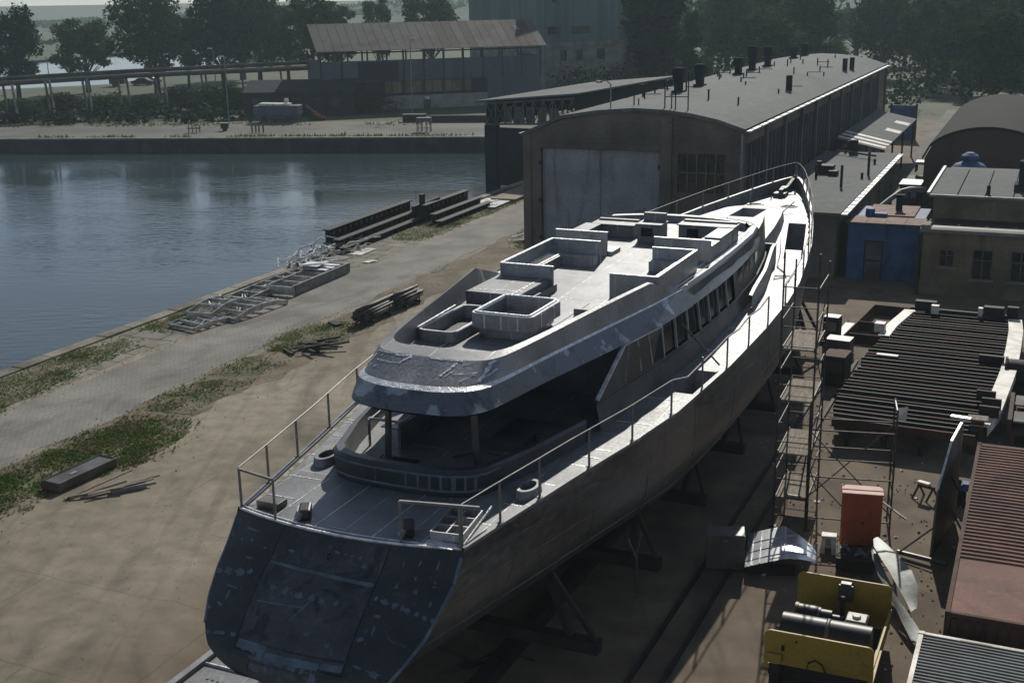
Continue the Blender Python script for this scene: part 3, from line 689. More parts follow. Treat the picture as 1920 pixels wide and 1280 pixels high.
# transom with a flush door, dark primer and pale filler patches
def tb(z): return section(0)[0][0]
sec0 = section(0)
_z = [q[2] for q in sec0][::-1]; _v = [q[0] for q in sec0][::-1]
def T(v, z, off=0.0):
    b = max(lerp(z, _z, _v), .05)
    u = rake(z) - .45 * (1 - min(1, abs(v) / 2.95) ** 2)
    return (v, u - off, z - off * .6)
tm = MB(); rows = []
zs = [5.0 - .09 * i for i in range(28)]
rows = [[T(b * t, z, .004) for t in np.linspace(-1, 1, 29)] for z in zs for b in [lerp(z, _z, _v)]]
tm.loft(rows, closed=False)
def strip(mb, pts, w, mi, off=.012):
    """ribbon of width w along (v, z) points on the transom"""
    for (a, b) in zip(pts, pts[1:]):
        n = max(2, int(math.hypot(b[0] - a[0], b[1] - a[1]) / .15))
        d = Vector((b[0] - a[0], b[1] - a[1])).normalized(); nn = Vector((-d.y, d.x)) * w / 2
        P = [(a[0] + (b[0] - a[0]) * i / n, a[1] + (b[1] - a[1]) * i / n) for i in range(n + 1)]
        mb.loft([[T(x - nn.x, y - nn.y, off), T(x + nn.x, y + nn.y, off)] for x, y in P], closed=False, mi=mi)
def blob(mb, v, z, rv, rz, mi, off=.014, n=11, rot=0.0):
    pts = []
    for i in range(n):
        a = 2 * math.pi * i / n; k = rnd.uniform(.45, 1.2)
        x, y = rv * k * math.cos(a), rz * k * math.sin(a)
        x, y = x * math.cos(rot) - y * math.sin(rot), x * math.sin(rot) + y * math.cos(rot)
        zz = max(2.75, z + y); lim = lerp(zz, _z, _v) - .05; pts.append(T(max(-lim, min(lim, v + x)), zz, off))
    mb.add(pts + [T(v, max(2.75, z), off)], [((i + 1) % n, i, n) for i in range(n)], mi)
GL = [(-1.40, 4.99), (-1.52, 4.26), (-1.52, 3.63), (-1.42, 3.05), (-.92, 3.05), (-.94, 2.72)]
GR = [(1.36, 4.99), (1.28, 4.28), (1.27, 3.6), (1.31, 3.0), (.84, 3.02), (.78, 2.72)]
strip(tm, GL, .022, 2); strip(tm, GR, .022, 2)
def frag(pts, w, seg, gap):
    """a broken run of filler along a line"""
    for a, b in zip(pts, pts[1:]):
        L = math.hypot(b[0] - a[0], b[1] - a[1]); x = 0
        ang = math.atan2(b[1] - a[1], b[0] - a[0])
        while x < L:
            l = rnd.uniform(.6, 1.5) * seg
            t = (x + l / 2) / L
            if t < 1: blob(tm, a[0] + (b[0] - a[0]) * t, a[1] + (b[1] - a[1]) * t, l / 2, w * rnd.uniform(.35, .6), 1, rot=ang, off=.013)
            x += l + gap * rnd.uniform(.5, 1.4)
frag([(-2.88, 3.97), (-1.58, 4.18)], .12, .26, .03)
strip(tm, [(-1.44, 4.38), (0, 4.37), (1.24, 4.33)], .055, 1)
frag([(-1.2, 4.03), (.85, 4.0)], .11, .2, .17)
frag([(1.36, 4.16), (2.07, 4.06), (2.80, 3.9)], .09, .16, .06)
frag([(.1, 4.77), (.95, 4.73)], .06, .12, .07)
frag([(-2.42, 3.10), (-1.55, 3.23)], .07, .3, .1)
frag([(1.4, 3.2), (2.2, 3.05)], .08, .3, .05)
strip(tm, [(2.93, 4.9), (2.93, 4.44), (2.86, 4.02), (2.74, 3.6), (2.5, 3.21), (2.3, 2.94)], .07, 1)
strip(tm, [(-2.93, 4.9), (-2.93, 4.44), (-2.86, 4.02), (-2.74, 3.6), (-2.5, 3.21)], .045, 1)
for q, w_ in (([(-1.38, 3.14), (-.66, 3.15)], .13), ([(-.70, 3.2), (-.74, 2.76)], .15), ([(-.6, 3.06), (.74, 3.08)], .12), ([(.70, 3.1), (.66, 2.76)], .14), ([(.78, 3.10), (1.27, 3.1)], .10)): strip(tm, q, w_, 1, .013)
frag([(-1.3, 3.1), (-.7, 3.08)], .1, .3, .05); frag([(-.55, 3.0), (.6, 2.98)], .12, .2, .12); frag([(-.5, 2.95), (-.45, 2.8)], .1, .2, .05)
for v, z, a, b_ in [(-2.3, 4.78, .28, .03), (-2.5, 4.85, .025, .06), (-2.2, 4.6, .04, .025), (-2.5, 4.55, .03, .03), (-1.75, 4.55, .05, .025), (-2.05, 4.32, .14, .02), (-2.2, 3.85, .22, .018),
                    (-2.2, 3.72, .025, .12), (-2.3, 3.55, .10, .03), (-2.62, 3.45, .10, .045), (-2.58, 3.28, .10, .05), (1.75, 4.72, .025, .06), (2.1, 4.75, .025, .07), (2.5, 4.74, .035, .08), (2.1, 4.5, .04, .04), (2.55, 4.42, .04, .06), (1.75, 4.35, .05, .05),
                    (2.2, 4.3, .05, .05), (2.6, 4.15, .025, .05), (1.6, 3.9, .09, .03), (1.62, 3.7, .04, .1), (1.4, 3.55, .09, .04), (-1.0, 4.62, .1, .025), (.9, 4.6, .07, .03), (.1, 4.42, .1, .02), (.2, 3.5, .09, .03), (.75, 3.4, .08, .04)]:
    blob(tm, v, z, a, b_, 1)
strip(tm, [(-.05, 3.95), (-.35, 3.62)], .03, 1)
strip(tm, [(-1.35, 3.78), (-.1, 3.86)], .02, 1)
transom = pt('transom', tm, [M_PRIME, M_FILL, M_GROOVE], smooth='auto')
dr = MB(); rows = []
for z in np.linspace(4.97, 2.78, 24):
    l = lerp(-z, [-4.99, -4.26, -3.63, -3.05], [-1.38, -1.5, -1.5, -1.4]) if z > 3.05 else -.91
    r = lerp(-z, [-4.99, -4.28, -3.6, -3.0], [1.34, 1.26, 1.25, 1.29]) if z > 3.0 else .81
    rows.append([T(l + (r - l) * t, z, .009) for t in np.linspace(0, 1, 15)])
dr.loft(rows, closed=False)
dr.build('transom_door', M_PRIME2, transom, smooth='auto')
eyeb = MB(); q = T(0, 4.72, .02); eyeb.tube([q, (q[0], q[1] - .08, q[2] + .02), (q[0], q[1] - .1, q[2] - .08)], .022, 6); eyeb.build('eye_bolt', M_BLACK, transom)

# ---- deck (with the boarding gate and foredeck wells cut out)
def dz(u): return zdeck(u)
HOLES = [  # u0, u1, v range functions, depth
    (11.7, 14.0, lambda u: (4.05, beam(u) - .10), .95),
    (30.4, 38.3, lambda u: (lerp(u, [30.4, 38.3], [3.22, 1.78]), lerp(u, [30.4, 38.3], [4.03, 2.64])), 1.6),
]
dk = MB()
ub = sorted(set([x for x in US if x <= 48.2] + [h[0] for h in HOLES] + [h[1] for h in HOLES]))
def ue(u, v):  # stern edge bulges aft
    w = max(0, 1 - u / 3.0); return u - .45 * w * w * (1 - min(1, abs(v) / max(beam(u), .1)) ** 2)
for a, b in zip(ub, ub[1:]):
    cuts = lambda u: [-beam(u) + .03]
    mid = (a + b) / 2; hs = [h for h in HOLES if h[0] <= mid <= h[1]]
    def iv(u):
        e = [-beam(u) + .03]
        for h in hs: e += list(h[2](u))
        return e + [beam(u) - .03]
    ea, eb = iv(a), iv(b)
    for i in range(0, len(ea), 2):
        n = 8
        A = [ea[i] + (ea[i + 1] - ea[i]) * t / n for t in range(n + 1)]; B = [eb[i] + (eb[i + 1] - eb[i]) * t / n for t in range(n + 1)]
        dk.loft([[(v, ue(a, v), dz(a)) for v in A], [(v, ue(b, v), dz(b)) for v in B]], closed=False)
# plank / plate seams on the deck
ds = dk_welds = MB()
for v in (-1.9, -.75, .75, 1.9): ds.bar((v, ue(.15, v), 5.006), (v * 1.02, 2.4, 5.03), .02, .012)
for u in (6, 8.8, 11, 16.2, 19, 22.4, 26, 29.4):
    ds.bar((3.3, u, dz(u) + .004), (beam(u) - .12, u, dz(u) + .004), .025, .012); ds.bar((-3.3, u, dz(u) + .004), (-beam(u) + .12, u, dz(u) + .004), .025, .012)
for u in (1.0, 2.2, 3.6, 5.0, 6.2):
    ds.bar((-beam(u) + .3, u, dz(u) + .004), (-beam(u) + .3 + rnd.uniform(.5, 1.0), u, dz(u) + .004), .03, .012)
    ds.bar((beam(u) - .6, u + .4, dz(u) + .004), (beam(u) - .15, u + .4, dz(u) + .004), .03, .012)
dk.add(ds.v, ds.f, 1)
deck = pt('main_deck', dk, [M_DECK, M_BEAD])
for h in HOLES:
    w = MB(); a, b, hfn, dep = h
    n = 6; us = [a + (b - a) * i / n for i in range(n + 1)]
    for k in (0, 1):
        w.loft([[(hfn(u)[k], u, dz(u) - .0), (hfn(u)[k], u, dz(u) - dep)] for u in us], closed=False)
    w.loft([[(hfn(u)[0], u, dz(u) - dep), (hfn(u)[1], u, dz(u) - dep)] for u in us], closed=False)
    for u in (a, b): w.add([(hfn(u)[0], u, dz(u)), (hfn(u)[1], u, dz(u)), (hfn(u)[1], u, dz(u) - dep), (hfn(u)[0], u, dz(u) - dep)], [(0, 1, 2, 3)])
    wo = w.build('deck_well', M_ALU, deck)
    if a > 20:
        st = MB()
        st.loft([[(hfn(u)[0] + .02, u, dz(u) - .35), (hfn(u)[1] - .1, u, dz(u) - .35)] for u in (a + .02, a + 1.2, a + 2.4, a + 3.4)], closed=False)
        st.b2(hfn(a + 3.4)[0] + .02, hfn(a + 3.4)[1] - .1, a + 3.36, a + 3.4, dz(a) - 1.6, dz(a) - .33)
        st.build('well_step', M_DECK, wo)
# toe rail / bulwark with cap
bw = MB()
for side in (1, -1):
    rr = []
    for u in [x for x in US if x <= 48.4]:
        b = beam(u); zg = zgun(u); t = min(.13, b * .6)
        rr.append([(side * (b - t), u, dz(u) - .02), (side * (b - t), u, zg + .012), (side * (b + .012), u, zg + .012), (side * (b + .012), u, zg - .07)])
    bw.loft(rr, closed=False)
    for u in [24 + 1.35 * i for i in range(17)]:
        b = beam(u); bw.add([(side * (b - .13), u, dz(u)), (side * (b - .22), u, dz(u)), (side * (b - .13), u, zgun(u) - .04),
                             (side * (b - .13), u + .03, dz(u)), (side * (b - .22), u + .03, dz(u)), (side * (b - .13), u + .03, zgun(u) - .04)],
                            [(0, 1, 2), (5, 4, 3), (1, 4, 5, 2)])
bulwark = pt('bulwark', bw, M_DECK, smooth='auto')
tl = MB()   # stern toe rail, and the brown adhesive bed along the port edge
tl.tube([(v, ue(.03, v), 5.04) for v in np.linspace(-2.88, 2.88, 25)], .035, 6)
tl.tube([(v, ue(.17, v), 5.03) for v in np.linspace(-2.85, 2.85, 25)], .022, 6)
pt('stern_toe_rail', tl, M_BEAD)
tbm = MB()
tbm.loft([[(-beam(u) + .15, u, dz(u) + .008), (-beam(u) + .27, u, dz(u) + .008)] for u in np.linspace(.3, 12, 20)], closed=False)
pt('deck_edge_strip', tbm, M_TEAKBED)

# ---- aft cockpit coaming (u shaped) and dark sole
def uarc(pts_half): return [(-v, u) for v, u in reversed(pts_half)] + [p for p in pts_half if p[0] > 1e-6]
c_out = [(0, 2.30), (.8, 2.33), (1.4, 2.42), (1.85, 2.62), (2.12, 2.95), (2.28, 3.5), (2.62, 4.6), (3.12, 7.0)]
c_in = [(0, 2.54), (.77, 2.57), (1.33, 2.66), (1.71, 2.86), (1.95, 3.15), (2.10, 3.65), (2.46, 4.7), (2.99, 7.0)]
co, ci = uarc(c_out), uarc(c_in)
cm = MB()
cm.loft([[(v, u, 5.02), (v * .99, u - .05, 5.16), (v * 1.0, u - .06, 5.62), (v * .985, u + .03, 5.70), (v2, u2, 5.70), (v2, u2, 5.03)] for (v, u), (v2, u2) in zip(co, ci)], closed=False)
for s_ in (-1, 1): cm.add([(s_ * 3.12, 7.0, 5.02), (s_ * 3.12, 7.0, 5.70), (s_ * 2.98, 7.0, 5.70), (s_ * 2.98, 7.0, 5.02)], [(0, 1, 2, 3)])
coam = pt('cockpit_coaming', cm, [M_COAM], smooth='auto')
def on_coam(i, z, off=.014):
    v, u = co[i]; i0, i1 = max(i - 1, 0), min(i + 1, len(co) - 1); d = Vector((co[i1][0] - co[i0][0], co[i1][1] - co[i0][1])).normalized()
    t = (z - 5.16) / .46; return (v * (.99 + .01 * t) + d.y * off, u - .05 - .01 * t - d.x * off, z)
fp = MB(); ids = range(2, len(co) - 2)
fp.loft([[on_coam(i, 5.55), on_coam(i, 5.61)] for i in ids], closed=False)
fp.loft([[on_coam(i, 5.17), on_coam(i, 5.23)] for i in ids], closed=False)
mid_ = len(co) // 2
def coam_at(v, z, off=.015):
    i = min(range(mid_ - 5, mid_ + 5), key=lambda k: abs(co[k][0] - v) if co[k][0] <= v else 9); t = (v - co[i][0]) / (co[i + 1][0] - co[i][0])
    return tuple(Vector(on_coam(i, z, off)).lerp(Vector(on_coam(i + 1, z, off)), t))
for v, w in ((-.55, .02), (.30, .05), (.62, .05), (.92, .06), (1.2, .06), (1.5, .10), (1.85, .24)):
    fp.loft([[coam_at(v - w / 2, z), coam_at(v + w / 2, z)] for z in (5.2, 5.4, 5.58)], closed=False)
fp.build('filler_band', M_FILL, coam)
sole = MB(); sole.prism([(v, u) for v, u in ci] + [(2.9, 10.3), (-2.9, 10.3)], 5.02, 5.045)
so = pt('cockpit_sole', sole, M_DRKALU)
ht = MB(); ht.b2(-1.5, -.35, 3.55, 4.25, 5.047, 5.053); ht.b2(-1.25, -.1, 4.9, 5.7, 5.047, 5.053); ht.build('sole_hatch', M_GROOVE, so)
hl = MB()
for a in ((-1.5, 3.5, -.33, 3.53), (-.35, 3.5, -.33, 4.28)): hl.b2(a[0], a[2], a[1], a[3], 5.046, 5.075)
hl.build('hatch_rim', M_ALU, so)
# stairway frame inside the cockpit, port side, and lockers
sw = MB()
for v in (-2.15, -1.25): sw.bar((v, 4.7, 5.75), (v + (-.2 if v < -2 else 0), 8.2, 5.95), .05)
for i in range(5): sw.bar((-2.2, 4.8 + .62 * i, 5.78 + .035 * i), (-1.22, 4.8 + .62 * i, 5.78 + .035 * i), .06)
for v, u in ((-2.15, 4.7), (-1.25, 4.7), (-1.25, 6.4), (-1.25, 8.1)): sw.bar((v, u, 5.05), (v, u, 5.8), .05)
sw.b2(-2.1, -1.3, 5.2, 5.5, 5.4, 5.43); sw.b2(-2.1, -1.3, 6.3, 6.6, 5.6, 5.63)
pt('stair_frame', sw, M_ALU)
lk = MB(); lk.b2(-1.24, -1.2, 4.75, 8.0, 5.06, 5.72); lk.b2(.9, 1.9, 5.6, 7.4, 5.05, 5.35); lk.b2(2.0, 2.6, 6.2, 8.2, 5.05, 5.4)
lk.tube([(.3, 4.7, 5.08), (.8, 5.2, 5.12), (1.4, 5.3, 5.08)], .03, 6)
pt('cockpit_locker', lk, M_DRKALU)
for s_ in (-1, 1):
    pl = MB(); pl.bar((s_ * 1.28, 4.15, 5.04), (s_ * 1.2, 4.15, 6.75), .16, .12); pl.b2(s_ * 1.28 - .14, s_ * 1.28 + .14, 4.02, 4.28, 5.04, 5.07)
    pt('roof_post', pl, M_STEEL, bevel=.02)

# ---- mooring fairleads: oval coamings on the side deck
for v, u in ((-2.62, 3.35), (3.0, 3.35)):
    fl = MB()
    def oval(r1, r2, z): return [(v + r1 * math.cos(a) * .72, u + r2 * math.sin(a), z) for a in [2 * math.pi * i / 20 for i in range(20)]]
    fl.loft([oval(.42, .50, 5.02), oval(.38, .46, 5.20), oval(.35, .43, 5.24), oval(.24, .32, 5.24), oval(.22, .3, 5.03)], closed=True)
    f_ = pt('mooring_fairlead', fl, M_DECK, smooth='auto')
    fh = MB(); fh.prism([(p[0], p[1]) for p in oval(.23, .31, 0)], 5.02, 5.04); fh.build('fairlead_hole', M_GROOVE, f_)

# ---- deckhouse walls
def wall_b(u): return lerp(u, [7.9, 12, 16, 20, 24, 28, 30.5, 32], [3.17, 3.55, 3.78, 3.80, 3.55, 3.02, 2.5, 1.9])      # at deck
def wall_t(u): return lerp(u, [7.9, 10, 12.6, 16, 20, 24, 27.5, 30.5, 32], [2.8, 2.98, 3.38, 3.52, 3.55, 3.4, 2.95, 2.4, 1.8])     # under the roof
def wpt(u, z, side, off=0.0):
    t = (z - 5.1) / (6.95 - 5.1); return (side * (wall_b(u) * (1 - t) + wall_t(u) * t + off), u, z)
dh = MB()
for side in (1, -1):
    us = [7.9] + [8.4 + .8 * i for i in range(27)]
    dh.loft([[wpt(u, dz(u) - .03, side), wpt(u, 5.80, side), wpt(u, 5.86, side, .05), wpt(u, 5.90, side, .05), wpt(u, 5.92, side, -.0)] for u in us], closed=False)
    us2 = [u for u in us if u >= 15]
    dh.loft([[wpt(u, 6.88, side), wpt(u, 7.40, side)] for u in us2], closed=False)
    # slanted aft panel beside the saloon
    dh.add([wpt(7.95, 5.92, side), wpt(12.5, 5.92, side), wpt(12.5, 6.9, side), wpt(10.1, 6.9, side)], [(0, 1, 2, 3)])
    us3 = [20.34] + [u for u in us if u >= 20.4]
    dh.loft([[wpt(u, 5.92, side), wpt(u, 6.89, side)] for u in us3], closed=False)
dh.b2(-2.78, 2.78, 10.6, 10.7, 5.05, 6.83, 0)
deckhouse = pt('deckhouse', dh, M_WALLS, smooth='auto')
for side in (1, -1):
    fr = MB(); p = [wpt(7.95, 5.93, side, .03), wpt(10.1, 6.88, side, .03), wpt(12.5, 6.88, side, .03)]
    fr.bar(p[0], p[1], .10, .06); fr.bar(p[1], p[2], .05)
    fr.build('panel_frame', M_BEAD, deckhouse)
for side in (1, -1):
    sl = MB(); sl.add([wpt(11.1, 5.95, side, .012), wpt(11.38, 5.95, side, .012), wpt(11.36, 6.82, side, .012), wpt(11.0, 6.84, side, .012)], [(0, 1, 2, 3)])
    sl.build('side_slot', M_GROOVE, deckhouse)
    sl = MB(); sl.add([wpt(11.75, 5.95, side, .012), wpt(12.45, 5.95, side, .012), wpt(12.45, 6.7, side, .012), wpt(12.3, 6.7, side, .012)], [(0, 1, 2, 3)])
    sl.build('side_slot', M_GROOVE, deckhouse)
for side in (1, -1):
    pn = MB(); pn.add([wpt(8.35, 5.96, side, .006), wpt(12.42, 5.96, side, .006), wpt(12.42, 6.84, side, .006), wpt(10.25, 6.84, side, .006)], [(0, 1, 2, 3)])
    po = pn.build('window', M_PANE, deckhouse)
    for ua, ub_2 in ((9.75, 10.4), (10.85, 10.95), (11.62, 11.6)):
        pl_ = MB(); pl_.bar(wpt(ua, 5.95, side, .02), wpt(ub_2, 6.86, side, .02), .06, .04); pl_.build('mullion', M_ALU, po)
ubot = [12.5 + 1.12 * i for i in range(8)]
for side in (1, -1):
    for i in range(7):
        a, b = ubot[i], ubot[i + 1]
        wdw = MB()
        wdw.add([wpt(a + .04, 5.93, side, -.07), wpt(b - .04, 5.93, side, -.07), wpt(b - .04, 6.87, side, -.07), wpt(a + .04, 6.87, side, -.07)], [(0, 1, 2, 3)])
        wo = wdw.build('window', M_GLASS, deckhouse)
        mu = MB(); mu.bar(wpt(a, 5.92, side, .0), wpt(a + .03, 6.9, side, .0), .075, .06)
        mu.build('mullion', M_ALU, wo)
for side in (1, -1):
    for u in (20.9, 22.0, 23.1, 24.2):
        wg = MB(); wg.add([wpt(u, 6.35, side, .012), wpt(u + .8, 6.35, side, .012), wpt(u + 1.05, 6.82, side, .012), wpt(u + .25, 6.82, side, .012)], [(0, 1, 2, 3)])
        wg.build('window', M_GLASS, deckhouse)
# side coaming (portuguese bridge wing)
for side in (1, -1):
    cw = MB(); ring = []
    for u in np.linspace(21.6, 29.4, 13):
        v = lerp(u, [19.4, 22, 25, 29.0], [3.98, 3.98, 3.72, 3.12]) ; zt = lerp(u, [21.6, 22.2, 29.4], [5.78, 5.92, 6.16])
        ring.append([(side * v, u, dz(u) - .02), (side * v, u, zt), (side * (v - .13), u, zt + .01), (side * (v - .13), u, dz(u) + .2)])
    cw.loft(ring, closed=False)
    cw.b2(*(sorted((side * 2.3, side * 3.12))), 29.3, 29.42, dz(29), 6.17)
    pt('side_coaming', cw, M_DECK, smooth='auto')
# forward trunk with a sunken well in its top
def trunk_w(u): return lerp(u, [27, 30, 33, 36.5, 39, 40.2, 40.8], [2.75, 2.5, 2.2, 1.75, 1.35, .85, .25])
tk = MB()
tu = [27, 28.5, 30, 31.5, 33, 34.5, 35.8, 36.5, 37.6, 38.7, 39.4, 40.2, 40.8]
tz = lambda u: lerp(u, [27, 39, 40.8], [6.30, 5.98, 5.80])
for a, b in zip(tu, tu[1:]):
    hole = 35.7 < a < 38.65
    for lo, hi in (((-1, 0), (-.6, 1)), ((.6, 1), (1, 0))) if hole else (((-1, 0), (1, 0)),):
        f = lambda q, u: (q[0] * trunk_w(u) if abs(q[0]) == 1 else q[0])
        n = 6
        tk.loft([[(f(lo, u) + (f(hi, u) - f(lo, u)) * i / n, u, tz(u)) for i in range(n + 1)] for u in (a, b)], closed=False)
for side in (1, -1):
    tk.loft([[(side * trunk_w(u), u, tz(u)), (side * (trunk_w(u) + .08), u, dz(u) - .02)] for u in tu], closed=False)
tk.loft([[(v, 40.8, tz(40.8)), (v, 40.85, 5.4)] for v in (-.25, .25)], closed=False)
trunk = pt('forward_trunk', tk, M_DECK, smooth='auto')
tw = MB()
zb = 4.9
tw.add([(x, y, z) for z in (5.99, zb) for x, y in ((-.6, 35.8), (.6, 35.8), (.6, 38.7), (-.6, 38.7))], [(0, 1, 5, 4), (1, 2, 6, 5), (2, 3, 7, 6), (3, 0, 4, 7), (4, 5, 6, 7)])
tw.build('trunk_well', M_ALU, trunk)
tc_ = MB(); tc_.add([(-.9, 33.4, 6.12), (.35, 33.4, 6.12), (.35, 35.7, 6.06), (-.9, 35.7, 6.06)], [(0, 1, 2, 3)]); tc_.b2(-.2, -.15, 33.9, 33.95, 6.1, 6.35)
tc_.build('trunk_cover_plate', M_BEAD, trunk)
# foredeck fittings
for v, u in ((.86, 42.7), (-.92, 42.7)):
    w = MB(); w.loft([[(v + r * 1.3 * math.cos(a), u + r * math.sin(a), z) for a in [2 * math.pi * i / 16 for i in range(16)]] for r, z in ((.36, 5.47), (.35, 5.53), (.27, 5.53), (.27, 5.46))], closed=True)
    w.prism([(v + .27 * 1.3 * math.cos(a), u + .27 * math.sin(a)) for a in [2 * math.pi * i / 16 for i in range(16)]], 5.475, 5.495, 1)
    pt('chain_hatch', w, [M_DECK, M_GROOVE])
w = MB(); w.b2(-.55, .1, 45.2, 45.9, 5.5, 5.75); w.b2(-.35, .0, 45.9, 46.7, 5.5, 5.95); w.b2(-.28, -.06, 45.3, 45.8, 5.75, 5.95); w.bar((-.1, 46.7, 5.9), (.05, 47.6, 6.25), .2, .06)
pt('windlass_base', w, M_STEEL, bevel=.02)
w = MB(); w.b2(.55, .85, 39.9, 40.2, 5.4, 5.85); w.b2(.62, .8, 39.8, 40.3, 5.6, 5.8); w.bar((.95, 40.0, 5.5), (1.35, 41.6, 5.95), .06)
pt('deck_winch', w, M_STEEL, bevel=.02)
w = MB(); w.b2(2.1, 2.4, 33.2, 33.5, 5.36, 5.5)
# ---- upper deck: sloping fascia round the stern, bulwark wings, deck plate
Lp = [(0, 2.68, 6.92), (.6, 2.72, 6.92), (1.1, 2.80, 6.91), (1.55, 3.05, 6.90), (1.86, 3.5, 6.90), (2.03, 4.2, 6.90), (2.32, 6.15, 6.90), (3.04, 10, 6.92), (3.48, 12.8, 6.92), (3.62, 15, 6.92)]
Kp = [(0, 2.97, 7.40), (.6, 3.0, 7.40), (1.1, 3.13, 7.40), (1.55, 3.40, 7.40), (1.80, 3.85, 7.40), (1.95, 4.6, 7.40), (2.17, 6.5, 7.40), (2.68, 10, 7.42), (3.08, 12.8, 7.43), (3.27, 15, 7.42)]
K2 = [(0, 3.17, 7.47), (.58, 3.2, 7.47), (1.06, 3.32, 7.47), (1.46, 3.55, 7.47), (1.71, 3.95, 7.47), (1.88, 4.65, 7.46), (2.11, 6.5, 7.46), (2.63, 10, 7.47), (3.05, 12.8, 7.47), (3.25, 15, 7.44)]
Bp = [(0, 4.17, 7.88), (.55, 4.17, 7.88), (1.0, 4.2, 7.88), (1.4, 4.32, 7.89), (1.66, 4.62, 7.90), (1.83, 5.15, 7.92), (2.05, 6.6, 7.95), (2.52, 10, 8.03), (2.95, 12.7, 8.10), (3.21, 15, 7.48)]
Rp = [(0, 4.72, 7.95), (.55, 4.72, 7.95), (.98, 4.76, 7.95), (1.28, 4.86, 7.95), (1.5, 5.08, 7.96), (1.68, 5.5, 7.97), (1.93, 6.8, 8.0), (2.42, 10, 8.07), (2.85, 12.7, 8.13), (3.11, 15, 7.48)]
Fp = [(v * .985, u + .04, 7.36) for v, u, z in Rp]
def full(P): return [(-v, u, z) for v, u, z in reversed(P)] + [p for p in P if p[0] > 0]
def bz(pts):  # smooth the half lines with Catmull-Rom sampling
    out = []
    for i in range(len(pts) - 1):
        p0, p1, p2, p3 = (Vector(pts[max(i - 1, 0)]), Vector(pts[i]), Vector(pts[i + 1]), Vector(pts[min(i + 2, len(pts) - 1)]))
        if i >= 7: ts = (0, .5)
        else: ts = (0, .33, .66)
        for t in ts:
            if i >= 7: out.append(tuple(p1.lerp(p2, t)))
            else: out.append(tuple(.5 * ((2 * p1) + (p2 - p0) * t + (2 * p0 - 5 * p1 + 4 * p2 - p3) * t * t + (3 * p1 - p0 - 3 * p2 + p3) * t ** 3)))
    return out + [pts[-1]]
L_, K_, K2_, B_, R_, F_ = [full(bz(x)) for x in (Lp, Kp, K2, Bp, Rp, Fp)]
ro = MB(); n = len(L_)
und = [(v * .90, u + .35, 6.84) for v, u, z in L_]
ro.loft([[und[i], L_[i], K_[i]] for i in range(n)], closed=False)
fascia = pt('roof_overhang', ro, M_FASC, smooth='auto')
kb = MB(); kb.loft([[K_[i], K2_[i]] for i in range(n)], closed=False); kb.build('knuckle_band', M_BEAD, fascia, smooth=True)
ub_ = MB(); ub_.loft([[K2_[i], B_[i]] for i in range(n)], closed=False)
rm = MB(); rm.loft([[B_[i], (R_[i][0], R_[i][1], R_[i][2]), F_[i]] for i in range(n)], closed=False)
pt('upper_bulwark', rm, M_DECK, smooth='auto')
# bright weld beads on the upper fascia
wb = MB()
def f_at(v, f):
    c = [k for k in range(n - 1) if B_[k][1] < 6 and B_[k][0] <= v]; k = c[-1]; t = (v - B_[k][0]) / (B_[k + 1][0] - B_[k][0])
    return Vector(K2_[k]).lerp(Vector(K2_[k + 1]), t).lerp(Vector(B_[k]).lerp(Vector(B_[k + 1]), t), f) + Vector((0, -.006, .010))
def ribbon(v0, f0, v1, f1, w):
    kk = 9; rr = []
    dv, df = (v1 - v0), (f1 - f0) * 1.1; L = math.hypot(dv, df) or 1; nx, ny = -df / L, dv / L
    for i in range(kk + 1):
        t = i / kk; ww = w * rnd.uniform(.3, 1.2); j = rnd.uniform(-.015, .015); v, f = v0 + (v1 - v0) * t + nx * j, f0 + (f1 - f0) * t + ny * j
        rr.append([f_at(v - nx * ww, f - ny * ww / 1.1), f_at(v + nx * ww, f + ny * ww / 1.1)])
    wb.loft(rr, closed=False)
for q in [(-1.5, .93, -.85, .97, .03), (-1.35, .60, -.65, .66, .02), (-.66, .64, -.45, .95, .04), (.60, .36, .82, .88, .04), (.70, .36, .86, .6, .02), (.86, .46, 1.42, .52, .022), (.05, .96, .95, .97, .035), (1.0, .82, 1.14, .86, .03), (-.9, .92, -.45, .97, .03), (1.1, .20, 1.24, .34, .02), (-1.3, .78, -1.26, .84, .015), (-1.15, .78, -1.1, .84, .015), (-1.5, .3, -1.45, .4, .02), (-1.3, .35, -1.2, .42, .03), (-1.62, .2, -1.5, .75, .03), (1.50, .1, 1.62, .92, .06), (1.62, .3, 1.72, .5, .03), (1.3, .4, 1.36, .47, .02)]:
    ribbon(*q)
ub_.add(wb.v, wb.f, 1)
upper = pt('upper_fascia', ub_, [M_UPF, M_BEAD], smooth='auto')

# deck plate from the inner rim to the rounded front
def uw(u): return lerp(u, [4.7, 5.1, 5.6, 6.8, 10, 12.8, 15, 18, 21.3, 24.7, 26.2, 26.9, 27.35, 27.65, 27.75], [.9, 1.45, 1.7, 1.93, 2.42, 2.86, 3.22, 3.30, 3.28, 3.18, 2.98, 2.6, 2.0, 1.0, .2])
upd = MB(); uu = [4.72, 4.9, 5.1, 5.6, 6.8, 7.15, 8.4, 9.9, 10.0, 11.5, 12.8, 15, 16.5, 18, 19.6, 21.3, 23, 24.7, 26.2, 26.9, 27.35, 27.65, 27.75]
for a, b in zip(uu, uu[1:]):
    hole = 7.1 < a < 9.8
    for seg in ((-1, None), (None, 1)) if hole else ((-1, 1),):
        def ends(u):
            l = -uw(u) if seg[0] == -1 else -.95
            r = uw(u) if seg[1] == 1 else -1.85
            return l, r
        k = 10
        upd.loft([[(ends(u)[0] + (ends(u)[1] - ends(u)[0]) * i / k, u, 7.37 + .08 * max(0, min(1, (u - 13) / 2))) for i in range(k + 1)] for u in (a, b)], closed=False)
updeck = pt('upper_deck', upd, M_DECK)
uf = MB()   # underside and edge of the roof forward of the bulwark wings
